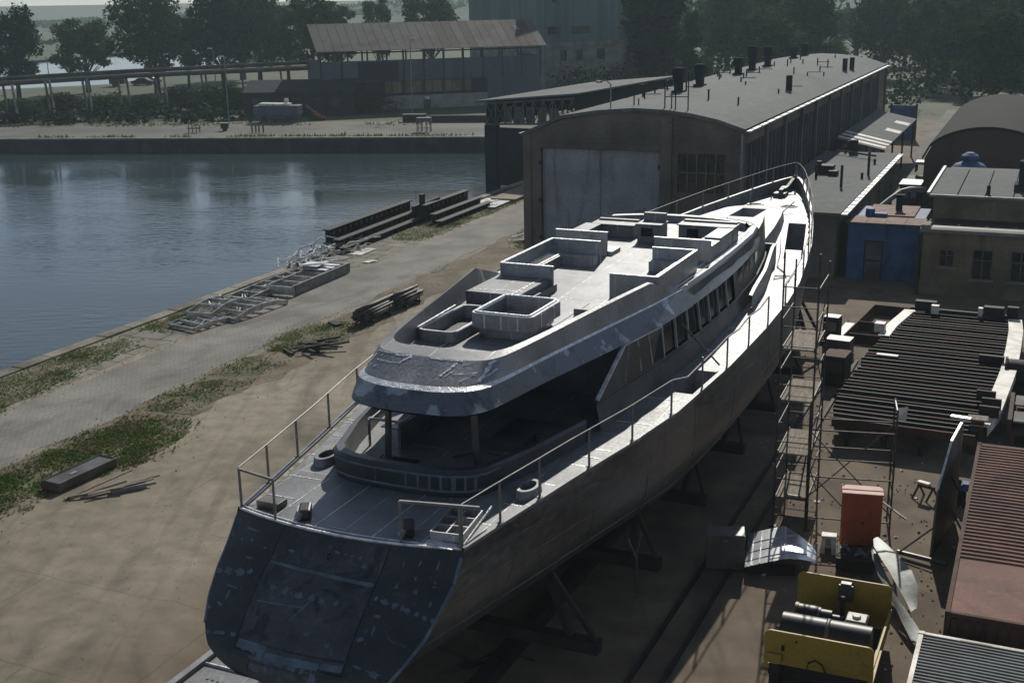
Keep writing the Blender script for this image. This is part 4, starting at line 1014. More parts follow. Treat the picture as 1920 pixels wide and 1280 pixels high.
uf.loft([[(-uw(u) * .985, u, 7.30) if i == 0 else (uw(u) * .985, u, 7.30) for i in range(2)] for u in uu if u >= 5], closed=False)
uf.loft([[(v, 2.8 + .5 * abs(v) ** 3 / 5, 6.84), (v, 12, 6.84)] for v in np.linspace(-1.7, 1.7, 9)], closed=False)
uf.build('deckhead', M_DRKALU, updeck)
ue_ = MB()
for side in (1, -1):
    ue_.loft([[(side * (uw(u) - .22), u, 7.455), (side * uw(u), u, 7.47), (side * (uw(u) + .05), u, 7.40), (side * (uw(u) + .38 - .2 * max(0, (u - 20) / 6)), u, 6.92)] for u in uu if 14.9 < u < 26.3], closed=False)
fr_ = [(s, u) for s, u in [(-uw(u), u) for u in uu if u >= 26.1] + [(uw(u), u) for u in reversed(uu) if u >= 26.1]]
ue_.loft([[(v, u, 7.47), (v * 1.02, u + .06, 7.38), (v * 1.03, u + .12, 6.9), (v * 1.02, u + .8, 6.2)] for v, u in fr_], closed=False)
ue_.build('roof_edge', M_HULL, updeck, smooth='auto')
ws = MB()  # long weld beads along the plating of the upper deck
ws.tube([(-.95, 5.2, 7.375), (-.95, 18.5, 7.455)], .013, 5); ws.tube([(1.1, 5.2, 7.375), (1.1, 12.5, 7.375)], .012, 5)
for k in (.18, .42, .62, .8):
    ws.tube([(uw(u) - k, u, 7.458) for u in np.linspace(14.6, 26, 16)], .012 if k > .3 else .018, 5)
    if k < .5: ws.tube([(-uw(u) + k, u, 7.458) for u in np.linspace(14.6, 26, 16)], .013, 5)
for i in range(60):
    u = rnd.uniform(14.5, 26.3); v = (uw(u) - rnd.uniform(.08, .75)) * (1 if rnd.random() < .75 else -1); a = rnd.uniform(0, 3.1)
    ws.bar((v, u, 7.462), (v + .16 * math.cos(a), u + .16 * math.sin(a), 7.462), .03, .012)
for i in range(26):
    u = rnd.uniform(5.2, 13); v = rnd.uniform(-.8, 1.6); a = rnd.uniform(0, 3.1)
    if not (7 < u < 10 and -.6 < v < 1.5): ws.bar((v, u, 7.376), (v + .1 * math.cos(a), u + .1 * math.sin(a), 7.376), .03, .01)
ws.build('deck_bead', M_BEAD, updeck)
cf = MB()  # front rim of the sun deck: raised curved coaming with a dark joint
def arcf(off, z): return [(v, 26.55 - off - .95 * (abs(v) / 2.9) ** 2.4, z) for v in np.linspace(-2.75, 2.75, 25)]
cf.loft([arcf(.5, 7.46), arcf(.48, 7.72), arcf(.25, 7.74), arcf(.0, 7.60), arcf(-.35, 7.50), arcf(-.9, 7.46)], closed=False)
cfo = pt('sundeck_coaming', cf, M_DECK, smooth='auto')
cj = MB(); cj.tube([(a, b + .03, c + .012) for a, b, c in arcf(.0, 7.60)], .022, 5); cj.build('coaming_joint', M_GROOVE, cfo)

# ---- furniture welded to the upper deck
def rbox(mb, x0, x1, y0, y1, z0, z1, t, r=.0, floor=None, mi=0):
    """open box: outer walls, top rim of width t, inner walls down to floor"""
    def loop(d, z):
        a, b, c, e = x0 + d, x1 - d, y0 + d, y1 - d; rr = max(r - d, .03); pts = []
        for cx, cy, s in ((b - rr, c + rr, -90), (b - rr, e - rr, 0), (a + rr, e - rr, 90), (a + rr, c + rr, 180)):
            pts += [(cx + rr * math.cos(R(s + k * 22.5)), cy + rr * math.sin(R(s + k * 22.5)), z) for k in range(5)]
        return pts
    f = z0 if floor is None else floor
    mb.loft([loop(0, z0), loop(0, z1 - .02), loop(.02, z1), loop(t, z1), loop(t + .02, z1 - .03), loop(t + .02, f)], closed=True, mi=mi)
    q = loop(t + .02, f); mb.add(q, [tuple(range(len(q)))], mi)
spa = MB(); rbox(spa, -.66, 1.22, 7.75, 10.05, 7.66, 8.08, .17, .26, floor=7.45)
spao = pt('spa_tub', spa, M_ALU, smooth='auto')
def rring(d0, d1, z0, z1):
    mb = MB(); rbox(mb, -.66 + d0, 1.22 - d0, 7.75 + d0, 10.05 - d0, z0, z1, d1, .26 - d0, floor=z0); mb.f = mb.f[:-1]; mb.m = mb.m[:-1]; return mb
rring(.08, .07, 8.06, 8.12).build('spa_rim', M_BEAD, spao)
spd = MB(); rbox(spd, -.45, 1.02, 7.95, 9.85, 7.37, 7.67, .05, .22); spd.build('spa_pedestal', M_ALU, spao, smooth='auto')
spf = MB(); spf.b2(-.3, .3, 8.3, 9.2, 7.45, 7.56); spf.b2(.42, .78, 8.3, 9.1, 7.452, 7.47, 1); spf.build('spa_seat', [M_DECK, M_GROOVE], spao)
sr = MB()
for v, u in ((-.66, 8.4), (-.66, 9.3), (1.22, 8.4), (1.22, 9.3)): sr.b2(v - .015, v + .015, u, u + .05, 7.68, 8.05)
for v in (-.2, .3, .8): sr.b2(v, v + .04, 7.735, 7.76, 7.68, 8.05)
sr.build('spa_stiffener', M_BEAD, spao)
st = MB()  # stair opening: raised rounded coaming, open inside
rbox(st, -1.98, -.72, 7.0, 10.05, 7.36, 7.68, .10, .30, floor=5.3); st.m[-1] = 1  # floor face coloured dark to stand for shade down the stairwell
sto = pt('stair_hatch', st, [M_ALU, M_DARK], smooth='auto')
stp = MB()
for i in range(3): stp.b2(-1.8, -.9, 8.3 + .5 * i, 8.55 + .5 * i, 5.9 + .28 * i, 5.93 + .28 * i)
stp.build('stair_tread', M_DECK, sto)
srl = MB(); srl.bar((-1.9, 7.1, 7.7), (-1.9, 9.4, 7.78), .06, .05); srl.build('coaming_bar', M_BEAD, sto)
pf = MB(); pf.b2(-2.3, -.55, 10.9, 13.2, 7.37, 7.84); pf.b2(-2.3, -.45, 10.86, 10.9, 7.6, 7.86); pf.b2(-.55, -.42, 11.0, 13.6, 7.37, 7.62)
pw = MB()
for i in range(9): pw.bar((-2.2 + .18 * i, 11.2 + .02 * i, 7.845), (-2.1 + .18 * i, 11.25 + .02 * i, 7.845), .05, .012)
for i in range(9): pw.bar((-.82, 11.0 + .25 * i, 7.845), (-.79, 11.15 + .25 * i, 7.845), .05, .012)
pf.add(pw.v, pw.f, 1)
pfo = pt('raised_platform', pf, [M_DECK, M_BEAD])
def bench(x0, x1, y0, y1, z1, aft=True, fwd=True, outb=-1, seat=.42, seatw=.55, step=True):
    mb = MB(); t = .07; z0 = 7.38
    xo0, xo1 = (x0, x0 + t) if outb < 0 else (x1 - t, x1)
    mb.b2(xo0, xo1, y0, y1, z0, z1)
    if aft: mb.b2(x0, x1, y0 - t, y0, z0, z1 - .001)
    if fwd: mb.b2(x0, x1, y1, y1 + t, z0, z1 + .001)
    zs = z0 + seat
    # seat base: outboard run and forward run with an open slot
    if outb < 0: mb.b2(xo1, xo1 + seatw, y0, y1, z0, zs); mb.b2(xo1 + seatw, x1 - .05, y1 - seatw, y1, z0, zs - .002)
    else: mb.b2(xo0 - seatw, xo0, y0, y1, z0, zs); mb.b2(x0 + .05, xo0 - seatw, y1 - seatw, y1, z0, zs - .002)
    o = pt('bench', mb, M_ALU, bevel=.012)
    ed = MB()
    ed.b2(xo0 - .015, xo1 + .015, y0, y1, z1 + .002, z1 + .03)
    if aft: ed.b2(x0, x1, y0 - t - .015, y0 + .015, z1 + .003, z1 + .031)
    if fwd: ed.b2(x0, x1, y1 - .015, y1 + t + .015, z1 + .004, z1 + .032)
    ed.build('bench_cap', M_BEAD, o)
    sl = MB()
    xs = xo1 + seatw * .5 if outb < 0 else xo0 - seatw * .5
    sl.b2(xs - .12, xs + .12, y0 + .8, y1 - .7, zs + .003, zs + .02); sl.build('seat_slot', M_GROOVE, o)
    sf = MB()
    for q in (-.19, .19): sf.b2(xs + q - .04, xs + q + .04, y0 + .5, y1 - .5, zs + .003, zs + .035)
    sf.build('seat_rim', M_BEAD, o)
    return o
bench(-2.25, -.42, 13.35, 17.55, 8.22, outb=-1)
bench(1.45, 3.0, 13.35, 17.55, 8.15, outb=1)
b0 = MB(); b0.b2(-2.62, -.66, 18.9, 18.98, 7.44, 8.28); b0.b2(-2.62, -1.0, 18.98, 19.6, 7.44, 7.86); b0.b2(-.98, -.5, 19.0, 19.9, 7.44, 7.6)
bo = pt('bench_back', b0, M_ALU, bevel=.012)
q = MB(); q.b2(-2.63, -.65, 18.885, 18.995, 8.282, 8.31); q.build('bench_cap', M_BEAD, bo)
b0 = MB(); b0.b2(1.0, 3.05, 19.15, 19.23, 7.44, 8.18); b0.b2(2.3, 3.0, 19.23, 22.3, 7.44, 7.95)
bo = pt('bench_back', b0, M_ALU, bevel=.012)
q = MB(); q.b2(.99, 3.06, 19.135, 19.245, 8.182, 8.21); q.build('bench_cap', M_BEAD, bo)
# helm consoles
def console(x0, x1, y0, y1, z1, lip=.35, cut=True):
    mb = MB(); mb.b2(x0, x1, y0, y1, 7.44, z1); mb.b2(x0 - .05, x1 + .05, y0 - .08, y1, z1 + .002, z1 + .05)
    mb.b2(x0 + .02, x1 - .02, y1 - .2, y1 + .02, z1 + .05, z1 + lip)
    o = pt('helm_console', mb, M_DECK, bevel=.015)
    if cut:
        c = MB(); w = min(.45, (x1 - x0) * .5); xm = x0 + (x1 - x0) * .42 if x1 - x0 < 1.2 else x0 + .55
        c.b2(xm - w / 2, xm + w / 2, y0 - .012, y0 - .004, z1 - .42, z1 - .1); c.build('screen_cutout', M_GROOVE, o)
    return o
console(-.48, .42, 21.7, 22.6, 8.1)
console(.85, 2.95, 22.6, 23.4, 8.0, .12)
console(-2.5, -.85, 22.3, 23.2, 7.9, .12, False)
w = MB(); w.b2(2.4, 3.0, 20.6, 23.3, 7.96, 8.02)
pt('cabinet_top', w, M_DECK)
w = MB(); w.b2(-2.75, -2.1, 19.7, 22.3, 7.44, 7.95)
pt('side_cabinet', w, M_DECK, bevel=.015)
w = MB(); w.b2(1.2, 1.85, 10.9, 11.0, 7.38, 7.6); w.b2(1.85, 2.3, 9.2, 12.9, 7.375, 7.45); w.b2(1.95, 2.1, 7.25, 7.5, 7.38, 7.6)
pt('deck_riser', w, M_DECK, bevel=.01)

# ---- railings
def railing(name, path, top_off, posts, lean=(0, 0), r=.018):
    """path(u) -> foot point; posts = list of u"""
    root = MB(); pts = [Vector(path(u)) + Vector((0, 0, top_off)) for u in np.linspace(posts[0], posts[-1], 40)]
    root.tube(pts, r, 8)
    rl = pt(name, root, M_TUBE, smooth='auto')
    for u in posts:
        a = Vector(path(u)); mbp = MB(); mbp.tube([a, a + Vector((0, 0, top_off))], .032, 8); mbp.b2(a.x - .06, a.x + .06, a.y - .06, a.y + .06, a.z - .01, a.z + .02)
        mbp.build('stanchion', M_TUBE, rl)
    return rl
for side in (1, -1):
    path = lambda u, s=side: (s * (beam(u) - .07), u, zgun(u) + .01)
    railing('side_rail', path, .98, [.06, 1.5, 3.1, 5.3, 7.4, 9.7] if side > 0 else [.06, 1.5, 3.22, 5.37, 7.6, 9.9, 12.4, 15, 17.6, 20.2])
    path2 = lambda u, s=side: (s * (max(beam(u) - .04, .0)), u, zgun(u) + .01)
    railing('bow_rail', path2, .76, ([22.4, 24.6] if side > 0 else [22.6, 25.2]) + [27.8, 30.6, 33.4, 36.2, 39.0, 41.6, 44.2, 46.4, 48.55])
    if side > 0:
        q = MB(); pr = [9.7, 10.9, 12.19, 13.3, 14.5, 15.8, 17.06, 18.4, 19.67]
        zz = [.98, .72, .80, .85, .95, .85, .95, .85, .95]
        q.tube([Vector(path(u)) + Vector((0, 0, z)) for u, z in zip(pr, zz)], .026, 8)
        g = pt('gate_rail', q, M_TUBE, smooth='auto')
        for u in (12.19, 14.51, 17.06, 19.67):
            a = Vector(path(u)); mbp = MB(); mbp.tube([a, a + Vector((0, 0, .95))], .03, 8); mbp.build('stanchion', M_TUBE, g)
for pts in ([(-2.85, .0, 5.05), (-1.72, -.25, 5.05)], [(1.55, -.25, 5.05), (2.86, .0, 5.05)]):
    q = MB(); a, b = [Vector(p) for p in pts]; up = Vector((0, 0, .98))
    b2_ = b + (b - a).normalized() * (.45 if pts[0][0] > 0 else 0)
    q.bar(a + up, b2_ + up, .055, .055)
    g = pt('stern_rail', q, M_TUBE)
    for p in ((a, b) if pts[0][0] > 0 else (b,)):
        mbp = MB(); mbp.tube([p, p + up], .03, 8); mbp.build('stanchion', M_TUBE, g)
# a tube strut leaning from the deckhouse to the side deck
# ---- loose things lying on the aft deck
def ship(v, u, z): return Y0 + Matrix.Rotation(-SHIP_AZ, 3, 'Z') @ Vector((v, u, z))
g = empty('grating_frame', ship(2.08, .12, 5.03), SHIP_AZ - .12, 'open aluminium frame with six compartments lying loose on the yacht aft deck', 'frame')
mb = MB()
for x in (0, .36, .74): mb.b2(x - .015, x + .015, 0, 1.35, 0, .24)
for y in (0, .42, .88, 1.35): mb.b2(0, .74, y - .015, y + .015, 0, .239)
mb.build('frame_bars', M_ALU, g)
mb = MB(); mb.bar((.80, -.1, .05), (.98, 1.3, .38), .03, .05); mb.build('side_strip', M_BEAD, g)
mb = MB(); mb.b2(0, .72, 0, .28, 0, .02)
tag(mb.build('loose_plate', M_BEAD, loc=ship(2.02, -.16, 5.05)), 'small pale aluminium plate lying on the aft deck by the stern rail', 'plate').rotation_euler = (0, 0, -SHIP_AZ)
for (v, u, lab) in ((-1.22, .22, 'black bollard cover at the port side of the yacht aft deck'), (1.42, .3, 'black bollard cover beside the starboard stern rail of the yacht')):
    g = empty('deck_bollard', ship(v, u, 5.02), SHIP_AZ - .5, lab, 'bollard')
    mb = MB(); mb.b2(-.14, .14, -.26, .26, 0, .26); mb.build('cover', M_RUBBER, g, bevel=.05)
    mb = MB(); mb.bar((-.1, -.26, .12), (-.16, -.34, .2), .1, .16); mb.b2(-.17, -.141, -.2, .2, 0, .22); mb.build('bollard_face', M_ALU, g)
mb = MB(); mb.b2(-.3, .3, -.2, .2, 0, .16)
tag(mb.build('grey_box', M_STEEL, loc=ship(-2.3, .45, 5.02), bevel=.01), 'flat grey box on the deck in the port stern corner', 'box').rotation_euler = (0, 0, -SHIP_AZ)
g = empty('diagonal_tube', ship(0, 0, 0), SHIP_AZ, 'long thin tube leaning from the deckhouse windows down to the side deck gate', 'tube')
mb = MB(); mb.tube([(3.62, 13.9, 6.6), (4.72, 14.3, 5.3)], .03, 8); mb.build('tube_rod', M_STEEL, g)

# ---- keel blocks, cradle beams and props under the hull
cr = empty('slipway_cradle', Y0, SHIP_AZ, 'dark steel slipway cradle with transverse beams carrying the yacht hull', 'cradle')
for s_ in (-1, 1):
    mb = MB(); mb.b2(s_ * 2.1 - .2, s_ * 2.1 + .2, 2, 40, .06, .46); mb.build('cradle_rail', M_BLACK, cr)
for u in (4.5, 9.5, 14.5, 19.5, 24.5, 29.5, 34.5):
    mb = MB(); mb.b2(-4.4, 4.4, u - .18, u + .18, .47, .80); mb.build('cross_beam', M_BLACK, cr)
    b_ = beam(u)
    for s_ in (-1, 1):
        sec = section(u); tgt = min(sec, key=lambda q: abs(q[0] - b_ * .8))
        mb = MB(); mb.bar((s_ * 3.6, u, .8), (s_ * b_ * .78, u, tgt[2] + .02), .16); mb.bar((s_ * 4.3, u, .8), (s_ * b_ * .8, u + .02, tgt[2]), .12)
        mb.build('hull_prop', M_BLACK, cr)
mb = MB()
for u in (3, 7, 12, 17, 22, 27, 32, 36): mb.b2(-.35, .35, u - .2, u + .2, .5, keel(u) + .03)
mb.build('keel_blocks', M_DWOOD, cr)
mb = MB()
for s_ in (1,):
    mb.b2(6.0, 6.12, -2, 34, .01, .10); mb.b2(5.2, 5.32, -2, 34, .01, .10)
tag(mb.build('slipway_rails', M_BLACK, loc=Y0), 'pair of dark slipway rails in the shade beside the yacht hull', 'rails').rotation_euler = (0, 0, -SHIP_AZ)
g = empty('prop_stand', W(1193, 1120), SHIP_AZ, 'thin forked steel prop standing under the starboard side of the hull', 'prop')
mb = MB(); mb.tube([(0, 0, 0), (0, 0, 1.5)], .03, 6); mb.build('stem', M_STEEL, g)
for x in (-.3, .1):
    mb = MB(); mb.tube([(0, 0, 1.2 if x < 0 else 1.4), (x, .1, 1.75 if x < 0 else 2.0)], .025, 6); mb.build('fork', M_STEEL, g)

g = empty('cable', ship(0, 0, 0), SHIP_AZ, 'thin dark cable looping over the starboard foredeck beside the deckhouse', 'cable')
mb = MB(); mb.tube([(3.1, 30.2, 6.2), (3.25, 29.6, 5.7), (3.35, 28.6, 5.36), (3.9, 27.6, 5.345), (4.1, 26.9, 5.34), (3.7, 26.4, 5.335), (3.6, 27.0, 5.34), (4.2, 27.2, 5.34), (4.35, 26.2, 5.33)], .022, 6); mb.build('cable_run', M_RUBBER, g, smooth=True)
# ================================================================ BUILDINGS AND YARD THINGS
# ---- big brick hall
hall = empty('brick_hall', H0, HALL_AZ, 'long dark brick boat hall with pale arched felt roof and two tall grey doors', 'hall')
HW, HL = 14.1, 66.0
def arch(s): return lerp(s, [-.15, 2.5, 5, 7.3, 9.2, 11, 12.6, HW + .12], [7.95, 9.12, 9.5, 9.68, 9.62, 9.42, 9.1, 8.58])
ss = [0, 1.25, 2.5, 3.75, 5, 6.2, 7.3, 8.3, 9.2, 10.1, 11, 11.8, 12.6, 13.3, HW]
mb = MB()
# front wall with door and window openings: column strips
DX0, DX1, DZ = 1.15, 9.0, 7.05
WX0, WX1, WZ0, WZ1 = 10.1, 13.0, 4.6, 7.05
def front(x0, x1, z0, z1f, n=6):
    xs = np.linspace(x0, x1, n); mb.loft([[(float(x), 0, z0) for x in xs], [(float(x), 0, z1f(x) - .25) for x in xs]], closed=False)
front(0, DX0, 0, arch, 3); front(DX1, WX0, 0, arch, 3); front(WX1, HW, 0, arch, 3)
front(DX0, DX1, DZ, arch, 10); front(WX0, WX1, WZ1, arch, 5)
mb.b2(WX0, WX1, 0, .02, 0, WZ0); 
for x in (DX0, DX1): mb.add([(x, 0, 0), (x, .5, 0), (x, .5, DZ), (x, 0, DZ)], [(0, 1, 2, 3)])
mb.add([(DX0, 0, DZ), (DX1, 0, DZ), (DX1, .5, DZ), (DX0, .5, DZ)], [(0, 1, 2, 3)])
mb.add([(WX0, 0, WZ0), (WX1, 0, WZ0), (WX1, .3, WZ0), (WX0, .3, WZ0)], [(0, 1, 2, 3)])
mb.b2(0, .3, .02, HL, 0, 7.8); mb.b2(HW - .3, HW, .02, HL, 0, 8.35); mb.b2(.3, HW - .3, HL - .3, HL, 0, 8.2)
mb.build('wall', M_BRICK, hall)
for q in [(9.05, 9.75, -.16, -.003, 0, 9.15), (-.02, .5, -.10, -.003, 0, 7.9), (HW - .42, HW + .01, -.10, -.003, 0, 8.3)] + [(HW + .003, HW + .18, t, t + .5, 0, 8.2) for t in np.arange(5.8, HL, 6)]:
    mb = MB(); mb.b2(*q); mb.build('pilaster', M_BRICK, hall)
mb = MB(); mb.b2(.6, 9.0, -.07, -.004, 7.1, 7.45); mb.build('lintel', M_BRICK, hall)
for t in np.arange(.4, HL - 6, 6.0):
    mb = MB()
    for k in range(4): mb.b2(HW + .004, HW + .03, t + .35 + k * 1.25, t + 1.35 + k * 1.25, 3.2, 7.6)
    for k in range(5): mb.b2(HW + .003, HW + .05, t + .22 + k * 1.25, t + .34 + k * 1.25, 3.1, 7.7, 1)
    mb.b2(HW + .003, HW + .05, t + .22, t + 5.4, 3.0, 3.1, 1)
    mb.build('side_window', [M_DKCL, M_STEEL], hall)
roof_rows = [[(s, y, arch(s) + dzz) for s in [-.15] + ss[1:-1] + [HW + .12]] for y, dzz in ((-.18, -.22), (-.18, 0), (HL * .25, .0), (HL * .5, .0), (HL * .75, 0), (HL + .1, 0))]
mb.loft(roof_rows, closed=False)
roof = mb.build('roof', M_ROOF, hall, smooth='auto')
mb = MB()
for s0 in (-.22,): mb.bar((s0, -.18, 7.93), (s0, HL, 7.93), .12, .08)
mb.build('eave_strip', M_GALV, roof)
mb = MB(); mb.bar((HW + .26, -.1, 8.42), (HW + .26, HL, 8.42), .3, .10)
for t in np.arange(1, HL, 2.1): mb.b2(HW + .10, HW + .42, t, t + .08, 8.40, 8.50, 1)
mb.build('gutter', [M_GALV, M_DARK], roof)
mb = MB(); mb.bar((HW - .05, -.2, 8.3), (HW - .05, -.2, .2), .1); mb.build('downpipe', M_GALV, hall)
for i in range(2):
    mb = MB(); x0 = DX0 + .03 + i * 3.92; mb.b2(x0, x0 + 3.88, .30, .38, .05, DZ - .03)
    for k in (0, 8): mb.b2(x0 + k * .46 + .02, x0 + k * .46 + .10, .275, .30, .05, DZ - .03)
    d = mb.build('hall_door', M_DOORP, hall)
    mb = MB()
    for z in (1.2, 3.6, 6.0): mb.b2(DX0 - .12 if i == 0 else DX1 - .1, DX0 + .1 if i == 0 else DX1 + .12, -.05, -.004, z, z + .25)
    mb.build('hinge', M_BLACK, d)
mb = MB(); mb.b2(WX0, WX1, .22, .26, WZ0, WZ1, 1)
for k in range(6): x = WX0 + (WX1 - WX0) * k / 5; mb.b2(x - .035, x + .035, .14, .22, WZ0, WZ1)
for z in (WZ0 + .03, 5.85, WZ1 - .03): mb.b2(WX0, WX1, .145, .219, z - .03, z + .03)
mb.build('window', [M_STEEL, M_GLASS], hall)
def stack(s, t, h, w=.52):
    z = arch(s); mb = MB(); mb.b2(s - w / 2, s + w / 2, t - w / 2, t + w / 2, z - .2, z + h)
    mb.b2(s - w * .68, s + w * .68, t - w * .68, t + w * .68, z + h * .55, z + h * .97)
    mb.b2(s - w * .8, s + w * .8, t - w * .8, t + w * .8, z - .1, z + .14)
    return mb
for px, py, h in ((1272, 181, 1.7), (1312, 168, 1.6), (1384, 146, 1.4), (1410, 137, 2.1), (1439, 130, 1.8), (1488, 114, 1.2), (1508, 109, 1.3)):
    s, t = ST(W(px, py, 9.35)); stack(s, t, h).build('roof_ventilator', M_DKCL, roof)
p_s, p_t = ST(W(1155, 205, 9.4))
mb = MB(); mb.tube([(5.6, .6, 9.4), (5.6, .6, 11.0), (5.35, .5, 11.25), (5.0, .4, 11.2)], .045, 6); mb.b2(4.75, 5.1, .3, .5, 11.1, 11.22); mb.build('roof_lamp', M_GALV, roof)
mb = MB()
for s, t, h in ((9.0, .8, 1.2), (9.4, .9, 1.0), (9.7, .7, 1.4), (10.4, 1.0, 2.3), (6.6, 2.2, .7), (6.9, 2.2, .4)): mb.tube([(s, t, arch(s) - .1), (s, t, arch(s) + h)], .04, 6)
mb.bar((9.0, .8, 10.3), (10.4, 1.0, 10.3), .05)
for i in range(34):
    s, t = rnd.uniform(2.5, 12.5), rnd.uniform(6, 60); mb.tube([(s, t, arch(s) - .1), (s, t, arch(s) + rnd.uniform(.25, .7))], .06, 6)
    if i % 3 == 0: mb.bar((s, t, arch(s) + .3), (s + 1.1, t + .2, arch(s) + .3), .05)
mb.build('vent_pipe', M_DKCL, roof)
mb = MB(); 
for s, t in ((12.4, 22), (12.7, 47), (12.9, 50)): mb.b2(s - .2, s + .2, t - .2, t + .2, arch(s) - .2, arch(s) + 1.1)
mb.build('chimney', M_DKCL, roof)

# ---- low flat-roofed annex to the right of the hall
ax = empty('flat_annex', S(0, 0), HALL_AZ, 'low flat-roofed grey annex beside the hall, behind the yacht bow', 'annex')
mb = MB(); mb.b2(HW + .25, 19.75, -.2, 28, 0, 3.75); mb.build('wall', M_BRICK, ax)
mb = MB(); mb.b2(HW + .22, 19.98, -.45, 28.2, 3.76, 3.95); rf = mb.build('roof', M_ROOF, ax, bevel=.02)
mb = MB(); mb.b2(20.0, 20.35, -.4, 28.1, 3.78, 3.90)
for t in np.arange(.4, 28, 1.35): mb.b2(20.02, 20.33, t, t + .06, 3.902, 3.93, 1)
mb.build('gutter', [M_GALV, M_DARK], rf)
def on_annex(px, py): return ST(W(px, py, 3.95))
mb = MB(); s, t = on_annex(1550, 325); mb.b2(s - .55, s + .5, t - .5, t + .5, 3.9, 4.55); mb.b2(s + .3, s + .9, t - 1.3, t - .5, 3.9, 4.3); mb.b2(s - .7, s - .4, t - .2, t + .2, 3.9, 4.8); mb.build('roof_machine', M_BLACK, rf)
mb = MB()
for px, py, h in ((1530, 333, .9), (1577, 350, 1.4), (1628, 328, 1.6), (1600, 285, .6), (1616, 335, .4), (1640, 308, .4), (1585, 287, .5)): s, t = on_annex(px, py); mb.tube([(s, t, 3.9), (s, t, 3.95 + h)], .09, 7)
mb.build('vent_pipe', M_DKCL, rf)
mb = MB(); a = on_annex(1538, 285); b = on_annex(1642, 300); mb.bar((a[0], a[1], 4.25), (b[0], b[1], 4.25), .12); s, t = on_annex(1600, 288); mb.b2(s - .3, s + .3, t - .3, t + .3, 3.9, 5.0); mb.build('roof_duct', M_DKCL, rf)

# ---- striped sheet canopy further down the lane
cn = empty('sheet_canopy', S(0, 0), HALL_AZ, 'lean-to canopy of grey sheets with pale stripes behind the flat annex', 'canopy')
mb = MB()
for i in range(26):
    t0 = 32 + i; pale = i in (0, 1, 3) or i in (12, 13, 19)
    x0 = 14.4 if i < 14 and not (i in (12, 13, 19)) else 14.4
    mb.add([(14.5, t0, 4.55), (18.4, t0, 3.7), (18.4, t0 + .97, 3.7), (14.5, t0 + .97, 4.55), (14.5, t0, 4.5), (18.4, t0, 3.65), (18.4, t0 + .97, 3.65), (14.5, t0 + .97, 4.5)],
           [(0, 1, 2, 3), (7, 6, 5, 4), (0, 4, 5, 1), (1, 5, 6, 2), (2, 6, 7, 3)], 1 if i in (1, 3, 5) else 0)
    if i in (12, 13, 19, 20): mb.add([(17.0, t0, 4.02), (18.3, t0, 3.735), (18.3, t0 + .9, 3.735), (17.0, t0 + .9, 4.02)], [(0, 1, 2, 3)], 1)
mb.build('sheet_roof', [M_ROOF, M_WPAINT], cn)
for t in (32.3, 40, 48, 57): mb = MB(); mb.bar((18.2, t, 0), (18.2, t, 3.65), .15); mb.build('post', M_BLACK, cn)

# ---- blue shed
bs = empty('blue_shed', S(20.35, .4), HALL_AZ, 'blue painted shed with brown sheet roof and a single grey door', 'shed')
mb = MB(); mb.b2(0, 4.05, 0, 6.2, 0, 3.30); mb.build('wall', M_BLUEP, bs)
mb = MB()
for i in range(4): mb.b2(-.1 + i * 1.08, .96 + i * 1.08, -.2, 2.1, 3.31 + .004 * i, 3.38 + .004 * i)
mb.b2(.6, 3.4, 2.6, 6.4, 3.31, 3.4); mb.build('roof', M_RUSTL, bs)
mb = MB(); mb.b2(1.05, 1.95, -.06, -.004, .02, 2.25, 0); mb.b2(.98, 1.05, -.08, -.004, 0, 2.32, 1); mb.b2(1.95, 2.02, -.08, -.004, 0, 2.32, 1); mb.b2(.98, 2.02, -.08, -.004, 2.25, 2.32, 1); mb.b2(1.1, 1.9, -.08, -.06, 1.1, 1.2, 1)
mb.build('door', [M_STEEL, M_BLACK], bs)
mb = MB(); mb.tube([(2.3, 4.6, 3.4), (2.3, 4.6, 4.3)], .2, 10); mb.b2(2.0, 2.6, 4.3, 4.9, 4.3, 4.36); mb.build('chimney', M_DKCL, bs)
mb = MB(); mb.tube([(.9, 2.4, 3.3), (.9, 2.4, 3.8)], .3, 10, r2=.26); mb.b2(1.2, 1.9, 1.9, 2.4, 3.4, 3.6); mb.build('roof_tank', M_BLUEP, bs)
dt = empty('white_duct', S(20.35, .4), HALL_AZ, 'curved pale pipe duct rising from the blue shed to the beige workshop', 'duct')
_l = lambda px, py, y: Matrix.Rotation(HALL_AZ, 3, 'Z') @ (WY(px, py, y) - dt.location)
mb = MB(); mb.tube([_l(1632, 404, 77), _l(1648, 390, 77.5), _l(1668, 374, 78), _l(1690, 359, 78.5), _l(1706, 355, 78.5), _l(1735, 356, 78)], .17, 10); mb.build('pipe', M_GALV, dt, smooth=True)

# ---- beige workshop at the right edge
bw_ = empty('beige_workshop', S(24.75, -2.3), HALL_AZ, 'beige plastered workshop with three windows and a panelled flat roof at the right edge', 'workshop')
mb = MB()
mb.b2(0, 16, 0, 4.0, 0, 3.55); mb.b2(.1, 16, 4.1, 17, 0, 4.85)
mb.build('wall', M_PLAST, bw_)
mb = MB(); mb.b2(-.15, 16.2, -.35, .35, 3.56, 3.74); mb.b2(-.1, .35, -.3, .9, 3.75, 3.95); mb.build('ledge', M_CONC, bw_)
mb = MB(); mb.b2(.36, 16, .36, 4.05, 3.5, 3.60); mb.build('lower_roof', M_DARK, bw_)
mb = MB()
for i in range(9): mb.b2(-.1 + i * 1.5, 1.34 + i * 1.5, 3.9, 15.6, 4.86, 4.98)
rf = mb.build('roof', M_ROOF, bw_, bevel=.02)
mb = MB(); mb.bar((-.15, 3.84, 4.93), (16, 3.84, 4.93), .10, .14); mb.bar((-.2, 3.9, 5.02), (-.2, 15.6, 5.02), .16, .16); mb.build('gutter', M_GALV, rf)
